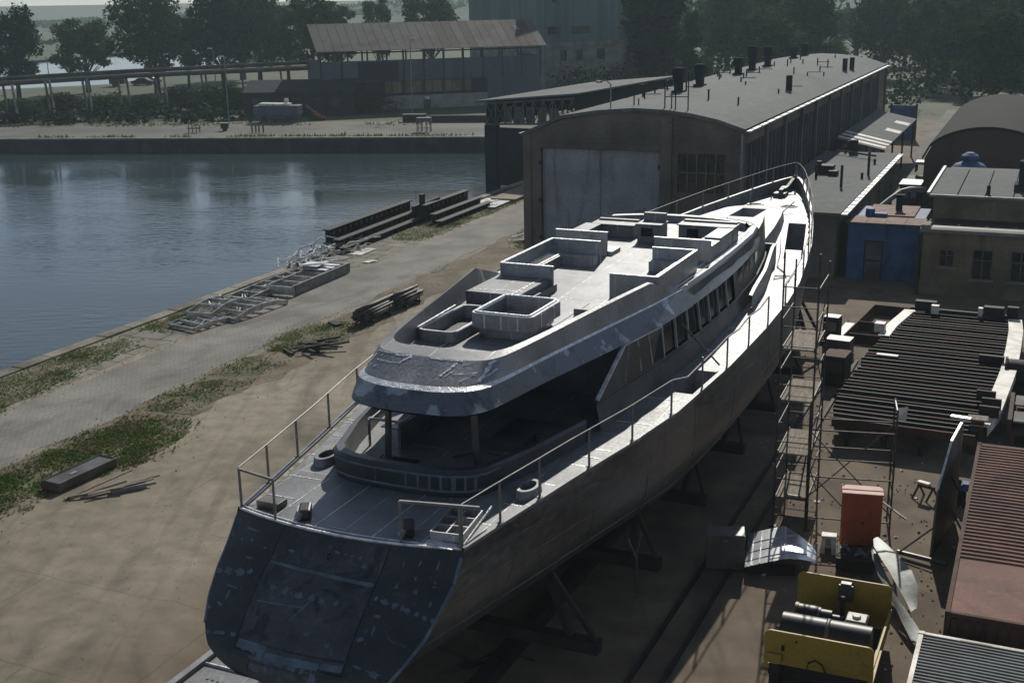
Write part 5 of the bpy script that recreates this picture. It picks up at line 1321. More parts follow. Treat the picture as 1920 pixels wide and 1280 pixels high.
for x0, w_, z0, h_ in ((.95, .75, 1.65, .95), (2.65, 1.05, 1.05, 1.65), (4.6, 1.05, 1.05, 1.65)):
    mb = MB(); mb.b2(x0, x0 + w_, -.02, -.004, z0, z0 + h_, 0)
    for q in (x0, x0 + w_ / 2 - .03, x0 + w_ - .06): mb.b2(q, q + .06, -.045, -.021, z0, z0 + h_, 1)
    for q in (z0, z0 + h_ * .62, z0 + h_ - .06): mb.b2(x0, x0 + w_, -.043, -.022, q, q + .06, 1)
    wo = mb.build('window', [M_GLASS, M_STEEL], bw_)
    mb = MB(); mb.b2(x0 - .1, x0 + w_ + .1, -.14, -.003, z0 - .1, z0 - .005); mb.build('sill', M_CONC, wo)
mb = MB(); mb.b2(4.5, 5.3, 6.5, 7.3, 4.9, 6.7); mb.b2(4.3, 5.6, 6.2, 7.6, 4.98, 5.4); mb.b2(5.3, 5.9, 8, 8.8, 4.98, 5.7); mb.tube([(4.9, 6.9, 6.7), (4.9, 6.9, 7.6)], .16, 8); mb.b2(2.9, 3.1, 4.6, 4.8, 4.98, 5.5)
mb.build('roof_stack', M_DKCL, rf)
mb = MB(); mb.tube([(-.12, -.25, 0), (-.12, -.25, 3.5)], .06, 6); mb.build('downpipe', M_BLACK, bw_)

# ---- arched brick workshop behind it, blue tank
aw = empty('arched_workshop', S(22.25, 24.5), HALL_AZ, 'dark red-brick workshop with a round arched gable on the right', 'workshop')
def ar(x): return 4.1 + 2.35 * math.sqrt(max(0, 1 - ((x - 4.4) / 4.4) ** 2)) ** 1.1
mb = MB(); xs = list(np.linspace(0, 8.8, 19))
prof = [(x, ar(x)) for x in xs]
mb.loft([[(x, y, z) for x, z in prof] + [(8.8, y, 0), (0, y, 0)] for y in (0, 30)], closed=True, caps=True)
mb.build('wall', M_RBRICK, aw)
mb = MB(); mb.loft([[(4.4 + (x - 4.4) * k, y, z + dz_) for x, z in prof] for y, k, dz_ in ((-.15, 1.03, -.12), (-.15, 1.04, .10), (30, 1.04, .10))], closed=False); mb.build('roof', M_DROOF, aw, smooth='auto')
mb = MB(); mb.b2(-.9, -.05, 3, 4.4, 3.2, 3.4, 0); mb.b2(-.9, -.8, 3, 4.4, 2.6, 3.2, 1); mb.build('skylight', [M_WPAINT, M_DARK], aw)
mb = MB(); mb.b2(-1.3, -.05, .2, 3.6, 0, 2.3); mb.b2(-.9, -.05, -3.4, -1.2, 0, 1.5); mb.build('side_bin', M_BLACK, aw)
_tp = WY(1816, 330, 86.5); tkx = empty('blue_tank', Vector((_tp.x, _tp.y, 0)), HALL_AZ, 'blue domed tank standing behind the beige workshop roof', 'tank')
mb = MB(); prof = [(1.2, 0), (1.22, 3.9), (1.15, 4.2), (.95, 4.4), (.5, 4.55), (.3, 4.65), (.3, 4.8)]
mb.loft([[(r * math.cos(a), r * math.sin(a), z) for a in [2 * math.pi * i / 24 for i in range(24)]] for r, z in prof], closed=True, caps=True); mb.build('vessel', M_BLUEP, tkx, smooth='auto')
mb = MB(); mb.loft([[(r * math.cos(a), r * math.sin(a), z) for a in [2 * math.pi * i / 16 for i in range(16)]] for r, z in ((.62, 4.81), (.58, 5.0), (.25, 5.2))], closed=True, caps=True); mb.build('cap', M_BLUEP, tkx)
lw_ = empty('lane_wall', S(27.2, 19.5), HALL_AZ, 'dark lean-to roof with pale gutter in front of the arched gable', 'lean-to')
mb = MB(); mb.b2(0, 14, 0, 4.5, 0, 2.9); mb.build('wall', M_RBRICK, lw_); mb = MB(); mb.b2(-.2, 14, -.3, 4.6, 2.91, 3.05); mb.build('roof', M_DKCL, lw_); mb = MB(); mb.bar((-.2, -.36, 3.0), (14, -.36, 3.0), .1); mb.build('gutter', M_GALV, lw_)
# concrete lane between the buildings, and things at the lane
o = sheet('lane', [(18.8, 20), (22.4, 20), (21.6, 110), (17.6, 110)], .010, M_APRON); struct(o)
hb_ = empty('site_hut', S(20.9, 21.8), HALL_AZ, 'small dark hut with a pale roof edge by the lane behind the annex', 'hut')
mb = MB(); mb.b2(0, 1.4, 0, 2.6, 0, 2.4); mb.build('body', M_BLACK, hb_); mb = MB(); mb.b2(-.08, 1.48, -.08, 2.68, 2.41, 2.5); mb.build('roof', M_GALV, hb_); mb = MB(); mb.b2(.2, .6, -.03, -.004, 1.2, 1.9); mb.b2(.8, 1.2, -.03, -.004, 1.2, 1.9); mb.build('window', M_GALV, hb_)
far_blue = empty('blue_gate', S(14.4, 72), HALL_AZ, 'dark blue sheet gate closing the far end of the lane', 'gate')
mb = MB(); mb.b2(0, 2.5, 0, .2, 0, 3.8)
for i in range(4): mb.b2(i * .8, i * .8 + .08, -.05, -.003, 0, 3.8)
mb.build('sheet', M_BLUEP, far_blue); mb = MB(); mb.b2(-.2, 0, -.1, .3, 0, 4.0); mb.b2(2.5, 2.7, -.1, .3, 0, 4.0); mb.build('gate_post', M_BLACK, far_blue)

# ---- dark boathouse with mono-pitch roof standing in the corner of the basin
bh = empty('boathouse', S(-18.2, 33.6), HALL_AZ + .10, 'dark sheet-clad boathouse with sloping grey roof and trussed front over the water', 'boathouse')
mb = MB(); rz = lambda x: 6.95 + .85 * x / 9.8
mb.b2(9.4, 9.6, .2, 24, -1.8, 7.4); mb.b2(.1, .3, .4, 24, 4.6, 6.8); mb.b2(.1, 9.6, 23.8, 24, -1.8, 6.8); mb.b2(.25, 9.4, .3, .5, -1.0, 4.4); mb.b2(0, 1.2, .1, .9, -1.8, 4.6); mb.b2(6.0, 9.4, .1, 2.4, -1.8, 4.4)
mb.build('wall', M_DKCL, bh)
mb = MB(); mb.prism([(-.5, -.5), (10.1, -.5), (10.1, 24.6), (-.5, 24.6)], lambda x, y: rz(x) - .16, lambda x, y: rz(x)); mb.build('roof', M_ROOF, bh)
mb = MB()
mb.bar((.1, .2, 4.7), (9.4, .2, 5.0), .18); mb.bar((.1, .2, 6.6), (9.4, .2, 7.3), .18)
for i in range(10):
    x = .2 + i * 1.0; mb.bar((x, .2, 4.7 + .03 * i), (x, .2, 6.6 + .08 * i), .10)
    if i < 9: mb.bar((x, .2, 4.7 + .03 * i), (x + 1, .2, 6.65 + .08 * i), .07); mb.bar((x + 1, .2, 4.75 + .03 * i), (x, .2, 6.6 + .08 * i), .07)
mb.build('truss', M_STEEL, bh)
mb = MB()
for i in range(5): mb.b2(2 + i * 1.2, 2.9 + i * 1.2, .26, .29, 4.9, 6.4)
mb.build('light_panel', M_STEEL, bh)

# ---- things along the quay
def quay(name, px, py, az, label, cat, group=None, z=0): return empty(name, W(px, py, z), az, label, cat, group)
# perforated black beams
def beam_pair(px, py, L, az, label, stack_=True):
    g = quay('steel_beam_stack', px, py, az, label, 'steel beams')
    for k, (x, z0, h, l0) in enumerate(((0, .05, .62, 0), (-1.1, .35, .85, .6), (.85, .03, .3, -.8))):
        mb = MB(); mb.b2(x - .09, x + .09, l0, L, z0, z0 + h); mb.b2(x - .28, x + .28, l0 - .02, L + .02, z0 + h + .002, z0 + h + .07); mb.b2(x - .28, x + .28, l0 - .02, L + .02, z0 - .04, z0 - .001)
        for t in np.arange(l0 + .4, L - .3, .8): mb.b2(x - .27, x - .10, t, t + .05, z0, z0 + h); mb.b2(x + .10, x + .27, t, t + .05, z0, z0 + h)
        b = mb.build('beam', M_BLACK, g)
        if k == 1:
            mb = MB()
            for t in np.arange(l0 + .7, L - .3, .8): mb.b2(x + .101, x + .112, t + .1, t + .3, z0 + h * .55, z0 + h * .8); 
            mb.build('slot_hole', M_GALV, b)
    return g
beam_pair(632, 470, 13.5, .375, 'longer stack of black slotted steel beams lying along the quay edge')
g2 = beam_pair(812, 420, 8.5, .40, 'shorter stack of black steel beams farther along the quay')
mb = MB(); mb.b2(-1.6, -1.3, 1, 1.4, 0, 2.0); mb.bar((-1.9, .5, .9), (-1.2, 3.5, 1.2), .3, .5); mb.build('bracket', M_BLACK, g2)
# aluminium ladder like frames
def ladder_frame(W_, L_, n, h=.35, warp=0):
    mb = MB(); f = lambda y: warp * math.sin(y / L_ * math.pi)
    for x in (0, W_):
        for i in range(8): mb.bar((x, L_ * i / 8, h / 2 + f(L_ * i / 8)), (x, L_ * (i + 1) / 8, h / 2 + f(L_ * (i + 1) / 8)), .06, h)
    for i in range(n): y = L_ * i / (n - 1); mb.bar((0, y, h / 2 + f(y)), (W_, y, h / 2 + f(y)), .07, h * .8)
    return mb
for px, py, z, az, w_, L_, n, h, wp, lab in (
    (505, 552, .02, .38, 1.6, 6.6, 6, .62, 0, 'tallest aluminium box frame of the quayside row, nearest the bin'),
    (430, 562, .02, .40, 1.4, 9.5, 9, .26, .12, 'long aluminium ladder frame along the outer quay edge'),
    (395, 598, .02, .50, 1.7, 4.4, 6, .24, .30, 'bowed aluminium frame lying in front of the long ladder frame'),
    (318, 612, .05, .62, 1.9, 2.6, 5, .2, .1, 'short aluminium frame at the near end of the quayside row'),
    (352, 592, .3, .30, 1.5, 3.6, 4, .25, .2, 'tilted aluminium frame lying across the short frame by the water')):
    g = quay('aluminium_frame', px, py, az, lab, 'metal frame', z=z)
    ladder_frame(w_, L_, n, h, wp).build('frame_bars', M_SCRAP, g)
    if h > .6:
        mb = MB(); mb.b2(w_ + .05, w_ + .07, .2, L_, .05, .6); mb.build('side_panel', M_GALV, g)
        for k in range(3): mb = MB(); mb.b2(.1, w_ - .1, 4 + k * .7, 4.4 + k * .7, .64, .67); mb.build('top_sheet', M_BEAD, g)
    mb = MB()
    for _ in range(16): x, y = rnd.uniform(.1, w_ - .2), rnd.uniform(.2, L_ - .4); mb.bar((x, y, .1), (x + rnd.uniform(-.4, .4), y + rnd.uniform(.2, .7), .14 + rnd.uniform(0, .15)), .06)
    mb.build('loose_strip', M_BEAD, g)
# tangled scrap heap: individually countable strips, kept as one heap with parts
g = quay('scrap_heap', 545, 502, .38, 'tangled heap of bright aluminium strips and offcuts on the quay edge', 'scrap heap')
for part_i, (nm, mt_, n_) in enumerate((('bright_strip', M_SCRAP, 62), ('dull_strip', M_ALU, 50), ('dark_strip', M_STEEL, 16))):
    mb = MB()
    for _ in range(n_):
        x, y = rnd.uniform(-1.2, 1.6), rnd.uniform(-.5, 7.2); a = rnd.gauss(0, .5); l = rnd.uniform(.6, 2.6)
        z = rnd.uniform(.04, .45) * (1 - abs(x) / 2.4)
        p = Vector((x, y, z)); q = p + Vector((math.sin(a) * l, math.cos(a) * l, rnd.uniform(-.05, .15))); md = (p + q) / 2 + Vector((rnd.uniform(-.15, .15), 0, rnd.uniform(0, .25)))
        w = rnd.uniform(.05, .14); mb.bar(p, md, w, .03); mb.bar(md, q, w, .03)
    mb.build(nm, mt_, g)
mb = MB(); mb.tube([(-.2, 3.2, .5), (-.15, 3.6, 1.1), (0, 4.4, 1.25), (.4, 5.4, .9)], .05, 6); mb.tube([(-.6, 1.8, .3), (-.6, 2.2, .8), (-.2, 3.6, .9)], .05, 6); mb.build('bent_strip', M_BEAD, g)
g = quay('scrap_bin', 570, 522, .38, 'small grey metal bin full of offcuts beside the scrap heap', 'bin')
mb = MB(); mb.b2(0, .9, 0, .8, 0, .8)
for k in range(4): mb.b2(-.02 + k * .28, .06 + k * .28, -.03, -.002, 0, .8)
mb.build('body', M_GALV, g); mb = MB(); mb.b2(-.1, 1.1, -.2, 1.0, .82, .86); mb.bar((0, -.2, .9), (1.3, .8, .95), .3, .03); mb.build('top_sheet', M_BEAD, g)
g = quay('white_tarp', 655, 478, .38, 'crumpled pale plastic sheet on the ground by the black beams', 'sheet')
mb = MB(); mb.loft([[(x, y, .04 + .12 * abs(nz(x * 3 + 5, y * 3, 1))) for x in np.linspace(0, .9, 6)] for y in np.linspace(0, 2.2, 9)], closed=False); mb.build('plastic', M_WPAINT, g)
g = quay('white_tarp', 678, 492, .9, 'small white scrap of plastic lying alone on the cobbles', 'sheet')
mb = MB(); mb.loft([[(x, y, .04 + .12 * abs(nz(x * 3 + 9, y * 3, 1))) for x in np.linspace(0, .5, 5)] for y in np.linspace(0, .9, 6)], closed=False); mb.build('plastic', M_WPAINT, g)
g = quay('pallet_stack', 915, 385, .38, 'brown flat boards and pale sheets lying on the far quay corner', 'boards')
mb = MB(); mb.b2(-.6, 1.6, 2, 9, .05, .25); mb.build('board', M_WOOD, g); mb = MB(); mb.b2(-1.2, 1.2, -1.5, 2.6, .04, .14); mb.b2(-.6, .8, 9.4, 13, .05, .5); mb.build('sheet', M_GALV, g)
mb = MB(); 
for i in range(8): mb.bar((rnd.uniform(-1, .8), -1.2 + i * .5, .17), (rnd.uniform(-1, 1), -.7 + i * .5, .2), .09, .03)
mb.build('strip', M_BEAD, g)
g = quay('offcut_pile', 968, 455, .5, 'a few white metal offcuts in the grass at the hall corner', 'offcuts')
mb = MB()
for p, q in (((-.6, 0, .1), (.8, .4, .25)), ((-.3, .5, .25), (.7, 1.5, .5)), ((-.2, .9, .2), (.9, 1.2, .35)), ((-.5, .3, .3), (.4, 1.3, .55))): mb.bar(p, q, .16, .05)
mb.build('strip', M_WPAINT, g)
# pipe bundles on stands
def pipe_bundle(px, py, az, L, n, label):
    g = quay('pipe_bundle', px, py, az, label, 'pipe bundle', 'pipe bundles on the yard')
    k = 0
    mbs = [MB(), MB()]
    for row in range(5):
        for i in range((5, 6, 5, 4, 2)[row]):
            x = (i - ((5, 6, 5, 4, 2)[row] - 1) / 2) * .155 + rnd.uniform(-.02, .02); z = .30 + row * .135; y0 = rnd.uniform(-.25, .25)
            mbs[(row + i) % 2].tube([(x, y0, z), (x, y0 + L + rnd.uniform(-.4, .4), z + rnd.uniform(-.03, .03))], .072, 8)
    mbs[0].build('pipe', M_PIPEG, g, smooth='auto'); mbs[1].build('pipe', M_PIPEG, g, smooth='auto')
    for y in (L * .2, L * .75):
        mb = MB(); mb.b2(-.6, .6, y - .06, y + .06, .1, .22); mb.bar((-.52, y, 0), (-.52, y, .7), .05); mb.bar((.52, y, 0), (.52, y, .7), .05); mb.build('rack', M_BLACK, g)
    return g
pipe_bundle(672, 612, .42, 3.2, 14, 'nearer bundle of grey pipes on a low rack beside the quay road')
pipe_bundle(738, 583, .44, 2.6, 14, 'farther bundle of grey pipes on a low rack beside the quay road')
# charred timbers
g = quay('charred_timbers', 575, 655, .8, 'small heap of blackened timbers lying on the grass strip', 'timbers')
mb = MB()
for _ in range(24):
    x, y = rnd.gauss(.1, .35), rnd.gauss(0, .5); a = rnd.gauss(1.0, .5); l = rnd.uniform(.5, 1.4); z = rnd.uniform(.06, .3)
    mb.bar((x, y, z), (x + math.sin(a) * l, y + math.cos(a) * l, z + rnd.uniform(-.05, .12)), .1, .08)
mb.build('timber', M_DWOOD, g)
g = quay('charred_timbers', 538, 662, 1.1, 'single short blackened timber left of the charred heap', 'timbers'); mb = MB(); mb.bar((-.5, 0, .08), (.6, .1, .1), .14, .1); mb.bar((-.4, .3, .08), (.4, .25, .1), .12, .1); mb.build('timber', M_DWOOD, g)
g = quay('charred_timbers', 625, 608, 1.1, 'flat dark scraps lying left of the nearer pipe bundle', 'timbers'); mb = MB(); mb.bar((-.3, 0, .08), (.6, .1, .1), .4, .08); mb.build('timber', M_DWOOD, g)
# grey tray and planks
p0, p1 = W(95, 922), W(205, 872)
az0 = math.atan2(p1.x - p0.x, p1.y - p0.y)
g = empty('metal_tray', p0, az0, 'long grey metal tray lying on the grass edge at the left', 'tray')
Lt = (p1 - p0).length
mb = MB(); rbox(mb, -.42, .42, 0, Lt, .05, .38, .03, .05, floor=.33); mb.build('body', M_STEEL, g)
mb = MB(); mb.b2(-.43, .43, -.03, -.005, .06, .30); mb.build('end_plate', M_RUST, g)
mb = MB(); mb.b2(-.05, .1, .9, 1.2, .335, .35); mb.build('hole_patch', M_GALV, g)
g = empty('plank_pile', W(150, 938), az0, 'pale planks and a short rusty bar beside the metal tray', 'planks')
mb = MB(); mb.bar((-.5, -.2, .05), (.1, 2.4, .28), .12, .04); mb.bar((-.1, .1, .06), (1.2, 2.6, .2), .14, .05); mb.bar((.2, .2, .16), (1.3, 2.2, .22), .1, .04); mb.bar((-.45, -.1, .1), (.9, 1.2, .22), .1, .04); mb.build('plank', M_WOOD, g)
mb = MB(); mb.bar((.55, .9, .08), (1.2, 1.9, .1), .25, .16); mb.build('bar_end', M_GALV, g)
# ================================================================ RIGHT SIDE OF THE YARD
ps = W(407, 1236); 
g = empty('floor_pan', W(334, 1283, .25), HALL_AZ + .25, 'pale aluminium pan with a raised edge beam under the yacht stern', 'panel')
p_a, p_b = W(334, 1283, .25), W(408, 1226, .25); azp = math.atan2(p_b.x - p_a.x, p_b.y - p_a.y); g.rotation_euler = (0, 0, -azp)
mb = MB(); mb.b2(.06, 2.6, -1.5, 2.3, .0, .03)
for k in range(11): mb.b2(.5 + k * .16, .58 + k * .16, .42, .47, .031, .036, 1)
mb.build('sheet', [M_DECK, M_GROOVE], g); mb = MB(); mb.b2(-.14, .05, -1.5, 2.2, -.22, .16); mb.build('edge_beam', M_GALV, g); mb = MB(); mb.b2(2.0, 2.7, -1.4, .1, .04, .10); mb.b2(-.1, 2.6, 1.0, 1.04, .03, .09); mb.build('stiffener', M_BEAD, g)
mb = MB(); mb.b2(0, 2.5, -1.4, -1.2, -.25, -.01); mb.b2(0, 2.5, 1.8, 2.0, -.25, -.01); mb.build('bearer', M_DWOOD, g)

# scaffold tower beside the hull
tw = empty('scaffold_tower', W(1449, 985), SHIP_AZ - .05, 'tall narrow scaffold tower with plank platforms beside the yacht hull', 'scaffold')
TW, TL, TH = 1.05, 2.4, 7.9
for x in (0, TW):
    for y in (0, TL):
        mb = MB(); mb.tube([(x, y, 0), (x, y, TH + (1.0 if y == 0 else .3))], .03, 8); mb.b2(x - .1, x + .1, y - .1, y + .1, 0, .02); mb.build('standard', M_SCAF, tw)
for k, z in enumerate((.95, 2.45, 4.2, 5.85)):
    mb = MB(); mb.b2(.06, TW - .06, .05, TL - .05, z, z + .05); mb.b2(.03, .06, .05, TL - .05, z - .04, z + .1, 1); mb.b2(TW - .06, TW - .03, .05, TL - .05, z - .04, z + .1, 1)
    for i in range(1, 4): mb.b2(.06 + i * .235, .07 + i * .235, .06, TL - .06, z + .051, z + .054, 2)
    mb.build('platform', [M_WOOD, M_SCAF, M_BLACK], tw)
mb = MB(); z = .4
while z < TH + .2:
    mb.tube([(0, 0, z), (TW, 0, z)], .018, 6)
    if z < 6.5: mb.tube([(0, TL, z + .2), (TW, TL, z + .2)], .016, 6)
    z += .62
mb.build('rung', M_SCAF, tw)
mb = MB()
for z in (1.9, 3.4, 5.2, 6.8, 7.8):
    for x in (0, TW): mb.tube([(x, 0, z), (x, TL, z)], .022, 6)
for i, z in enumerate((.3, 2.2, 4.0, 5.8)): mb.tube([(TW, 0 if i % 2 else TL, z), (TW, TL if i % 2 else 0, z + 1.8)], .02, 6)
mb.build('brace', M_SCAF, tw)
mb = MB()
for x in (.32, .72): mb.bar((x, .3, .98), (x + .05, 1.9, 2.45), .05)
for i in range(6): t = i / 5.5; mb.bar((.32, .3 + 1.6 * t, 1.0 + 1.45 * t), (.74, .3 + 1.6 * t, 1.0 + 1.45 * t), .03)
mb.build('ladder', M_GALV, tw)
# lower scaffold bay to its right
p0, p1 = W(1507, 988), W(1667, 1000)
az1 = math.atan2(p1.x - p0.x, p1.y - p0.y) - math.pi / 2
sb_ = empty('scaffold_bay', p0, az1, 'open scaffold bay of bare tubes standing behind the orange cabinet', 'scaffold')
BL = (p1 - p0).length; BH = 3.55
for x in (.05, BL):
    for y in (0, 1.1):
        mb = MB(); mb.tube([(x, y, 0), (x, y, BH + (.55 if x > 1 else .2))], .028, 8); mb.build('standard', M_SCAF, sb_)
mb = MB()
for z in (.35, 1.75, 2.35, 3.3):
    mb.tube([(0, 0, z), (BL, 0, z)], .024, 6)
    if z > 2: mb.tube([(0, 1.1, z), (BL, 1.1, z)], .024, 6)
z = .4
while z < BH + .3: mb.tube([(BL, 0, z), (BL, 1.1, z)], .02, 6); z += .5
mb.build('ledger', M_SCAF, sb_)
mb = MB(); mb.tube([(0, 0, 3.3), (BL, 0, .6)], .02, 6); mb.tube([(0, 1.1, .5), (BL, 1.1, 3.2)], .02, 6); mb.tube([(BL * .1, 0, 1.7), (BL * .55, .5, .3)], .02, 6); mb.build('brace', M_SCAF, sb_)
mb = MB(); mb.tube([(BL, .05, BH + .45), (BL, 1.1, BH + .5)], .03, 6); mb.build('top_tube', M_GALV, sb_); mb = MB(); mb.add([(BL + .04, .3, BH + .1), (BL + .3, .45, BH + .05), (BL + .34, .5, BH + .5), (BL + .04, .35, BH + .5)], [(0, 1, 2, 3)]); mb.build('top_plate', M_WPAINT, sb_)
# orange cabinet
p0, p1 = W(1575, 1022), W(1649, 1028)
azc = math.atan2(p1.x - p0.x, p1.y - p0.y) - math.pi / 2
cb_ = empty('orange_cabinet', p0, azc, 'orange-red steel cabinet with a pale sunlit top standing in the scaffold bay', 'cabinet')
cw_ = (p1 - p0).length
mb = MB(); mb.b2(0, cw_, 0, .62, .04, 1.72); mb.build('body', M_ORANGE, cb_, bevel=.02)
mb = MB(); mb.b2(-.03, cw_ + .03, -.03, .66, 1.722, 1.76); mb.build('top', mat('sunlit_orange', (.50, .22, .16), .6, 0, (.42, .15, .10), 2), cb_, bevel=.01)  # paler sunlit tone painted into the colour of the top
mb = MB(); mb.b2(.02, cw_ - .02, -.016, -.004, .1, 1.66); do = mb.build('door', M_ORANGE, cb_)
mb = MB(); mb.b2(cw_ * .5, cw_ * .56, -.05, -.017, .78, .84); mb.build('lock', M_BLACK, do)
# ribbed steel jig / grid of beams with white edge plates
rk = empty('beam_grid', W(1562, 790), .463, 'big rusty grid of parallel steel beams with curved white edge plates', 'steel grid')
Bx, By = HALL_AZ, None
rot = Matrix.Rotation(-.463, 3, 'Z'); o0 = W(1562, 790)
def RK(px, py, z):
    q = rot.transposed() @ (W(px, py, z) - o0); return q
zr = 1.05
Ll = [RK(x, y, zr) for x, y in ((1566, 772), (1576, 738), (1605, 696), (1628, 664), (1650, 640), (1672, 612), (1705, 584))]
Rl = [RK(x, y, zr) for x, y in ((1832, 806), (1862, 770), (1890, 700), (1900, 655), (1905, 620), (1903, 602), (1898, 590))]
ly = [p.y for p in Ll]; lx = [p.x for p in Ll]; ry = [p.y for p in Rl]; rx = [p.x for p in Rl]
y0_, y1_ = max(min(ly), min(ry)) - .6, min(max(ly), max(ry))
NB = 36
for i in range(NB):
    y = y0_ + (y1_ - y0_) * i / (NB - 1); a = lerp(y, ly, lx); b = lerp(y, ry, rx)
    mb = MB(); dzv = rnd.uniform(-.03, .03)
    mb.b2(a - rnd.uniform(0, .25), b + rnd.uniform(-.1, .1), y - .015, y + .015, zr - .32 + dzv, zr - .03 + dzv); mb.b2(a - .1, b, y - .05, y + .05, zr - .028 + dzv, zr + dzv); mb.b2(a - .1, b, y - .06, y + .06, zr - .35 + dzv, zr - .321 + dzv)
    mb.build('cross_beam', M_BLACK if i % 3 else M_RUST, rk)
mb = MB()
for f in (.12, .38, .64, .9):
    mb.bar((lerp(y0_, ly, lx) * (1 - f) + lerp(y0_, ry, rx) * f, y0_ - .3, zr - .5), (lerp(y1_, ly, lx) * (1 - f) + lerp(y1_, ry, rx) * f, y1_ + .2, zr - .5), .18, .3)
    for y in np.linspace(y0_, y1_, 6): x = (lerp(y, ly, lx) * (1 - f) + lerp(y, ry, rx) * f); mb.bar((x, y, 0), (x, y, zr - .6), .16)
mb.build('bearer', M_BLACK, rk)
def edge_plate(ys, X, w, nm, z):
    mb = MB(); mb.loft([[(lerp(y, *X) + o, y, z + (.02 if abs(o) > .01 else 0)) for o in (-w / 2, w / 2)] for y in ys], closed=False)
    mb.loft([[(lerp(y, *X) + w / 2, y, z + .02), (lerp(y, *X) + w / 2, y, z - .35)] for y in ys], closed=False)
    return mb.build(nm, M_WPAINT, rk)
edge_plate(np.linspace(y0_ + .8, y1_ + .1, 16), (ry, rx), .62, 'edge_plate', zr + .06)
edge_plate(np.linspace(y1_ - 5.2, y1_ + .1, 10), (ly, lx), .5, 'edge_plate', zr + .06)
mb = MB()
for x, y, w_, h_, zz in ((lerp(y1_, ly, lx) + .2, y1_ + .3, 1.0, .4, .5), (lerp(y1_, ly, lx) + 3.4, y1_ + .3, .9, .4, .5), (lerp(y1_, ry, rx) - .4, y1_ + .25, .5, .3, .6)): mb.b2(x, x + w_, y, y + h_, 0.2, zr + zz)
mb.bar((lerp(y1_, ly, lx), y1_ + .35, zr), (lerp(y1_, ry, rx), y1_ + .35, zr), .2, .35)
mb.build('end_post', M_BLACK, rk)
mb = MB()
for px, py, w_, l_ in ((1664, 664, .9, .28), (1720, 583, .7, .25), (1753, 585, .35, .3), (1838, 590, .2, .3), (1650, 618, .45, .5)): q = RK(px, py, zr + .1); mb.b2(q.x - w_ / 2, q.x + w_ / 2, q.y - l_ / 2, q.y + l_ / 2, zr + .04, zr + (.09 if w_ > .5 else .45))
mb.build('loose_plate', M_WPAINT, rk)
mb = MB(); q = RK(1868, 682, zr); mb.b2(q.x - .7, q.x + .3, q.y - .1, q.y + .1, zr + .1, zr + .35)
for px, py in ((1845, 755), (1855, 770), (1850, 785)): q = RK(px, py, zr); mb.b2(q.x - .3, q.x + .4, q.y - .06, q.y + .06, zr + .08, zr + .5)
mb.build('bracket', M_BLACK, rk)
# rusty low wall frame left of the grid
g = empty('rusty_channel', W(1576, 652), .50, 'low rusty steel channel frame lying to the left of the beam grid', 'steel frame')
L1 = (W(1640, 590) - W(1576, 652)).length; z90 = 3.4
mb = MB(); mb.b2(0, .06, 0, L1, 0, .55); mb.b2(0, z90, L1, L1 + .08, 0, .55); mb.b2(0, 2.4, 1.2, 1.28, 0, .45); mb.b2(0, 2.6, 3.4, 3.46, 0, .5); mb.build('channel', M_RUST, g)
mb = MB(); mb.bar((-.5, .8, .02), (-.4, 3.6, .3), .5, .03); mb.build('white_strip', M_WPAINT, g)
# crates and welding boxes near the scaffold
for px, py, w_, d_, h_, mt_, lab, tp in ((1541, 642, .75, .7, 1.25, M_BLACK, 'tall black machine box with a pale lid behind the scaffold tower', M_GALV), (1545, 668, 1.15, .9, .8, M_STEEL, 'grey equipment box standing in front of the tall black box', M_STEEL),
                                     (1538, 722, 1.0, 1.2, 1.3, M_BLACK, 'large dark crate on the shaded ground beside the scaffold tower', M_RUST), (1560, 705, .6, .8, 1.0, M_RUST, 'narrow rusty box leaning against the large dark crate', M_BLACK)):
    g = empty('equipment_box', W(px, py), .5, lab, 'box'); mb = MB(); mb.b2(0, w_, 0, d_, 0, h_)
    mb.b2(-.03, w_ + .03, -.03, d_ + .03, 0, .08); mb.build('body', mt_, g, bevel=.02); mb = MB(); mb.b2(.02, w_ - .02, .02, d_ - .02, h_ + .001, h_ + .05); mb.b2(.1, w_ - .1, -.03, -.004, h_ * .5, h_ * .85); mb.build('lid', tp, g)
# standing steel plate with braces
p0 = W(1742, 1048); p1 = W(1783, 985)
azq = math.atan2(p1.x - p0.x, p1.y - p0.y)
g = empty('standing_plate', p0, azq, 'tall grey steel plate standing on edge with props, left of the rusty container', 'steel plate')
Lq = 3.1
mb = MB(); mb.add([(0, 0, .05), (0, Lq, .05), (0, Lq, 3.45), (0, 1.6, 3.2), (0, .25, 2.1), (.06, 0, .05), (.06, Lq, .05), (.06, Lq, 3.45), (.06, 1.6, 3.2), (.06, .25, 2.1)],
                  [(4, 3, 2, 1, 0), (5, 6, 7, 8, 9), (0, 1, 6, 5), (1, 2, 7, 6), (2, 3, 8, 7), (3, 4, 9, 8), (4, 0, 5, 9)]); mb.build('plate', M_STEEL, g)
mb = MB(); mb.bar((.03, Lq, 3.47), (.03, 1.6, 3.24), .07, .05); mb.bar((.03, 1.6, 3.24), (.03, .25, 2.14), .06, .05); mb.b2(-.35, .25, Lq - .1, Lq + .1, 3.5, 3.56); mb.build('bright_edge', M_BEAD, g)
mb = MB()
for y in (.6, 1.9): mb.tube([(.06, y, 2.0), (1.1, y + .3, .05)], .035, 6)
mb.tube([(-.9, -.4, .1), (0, .4, .9)], .03, 6); mb.tube([(-.9, -.2, .12), (.6, -.4, .16)], .07, 6); mb.build('prop', M_STEEL, g)
mb = MB(); mb.b2(-.02, -.004, .3, 1.0, .5, 1.2); mb.build('cutout', M_GROOVE, g)
g = empty('blue_vise', W(1795, 945), .4, 'small blue vise on a dark stand between the plate and the container', 'vise')
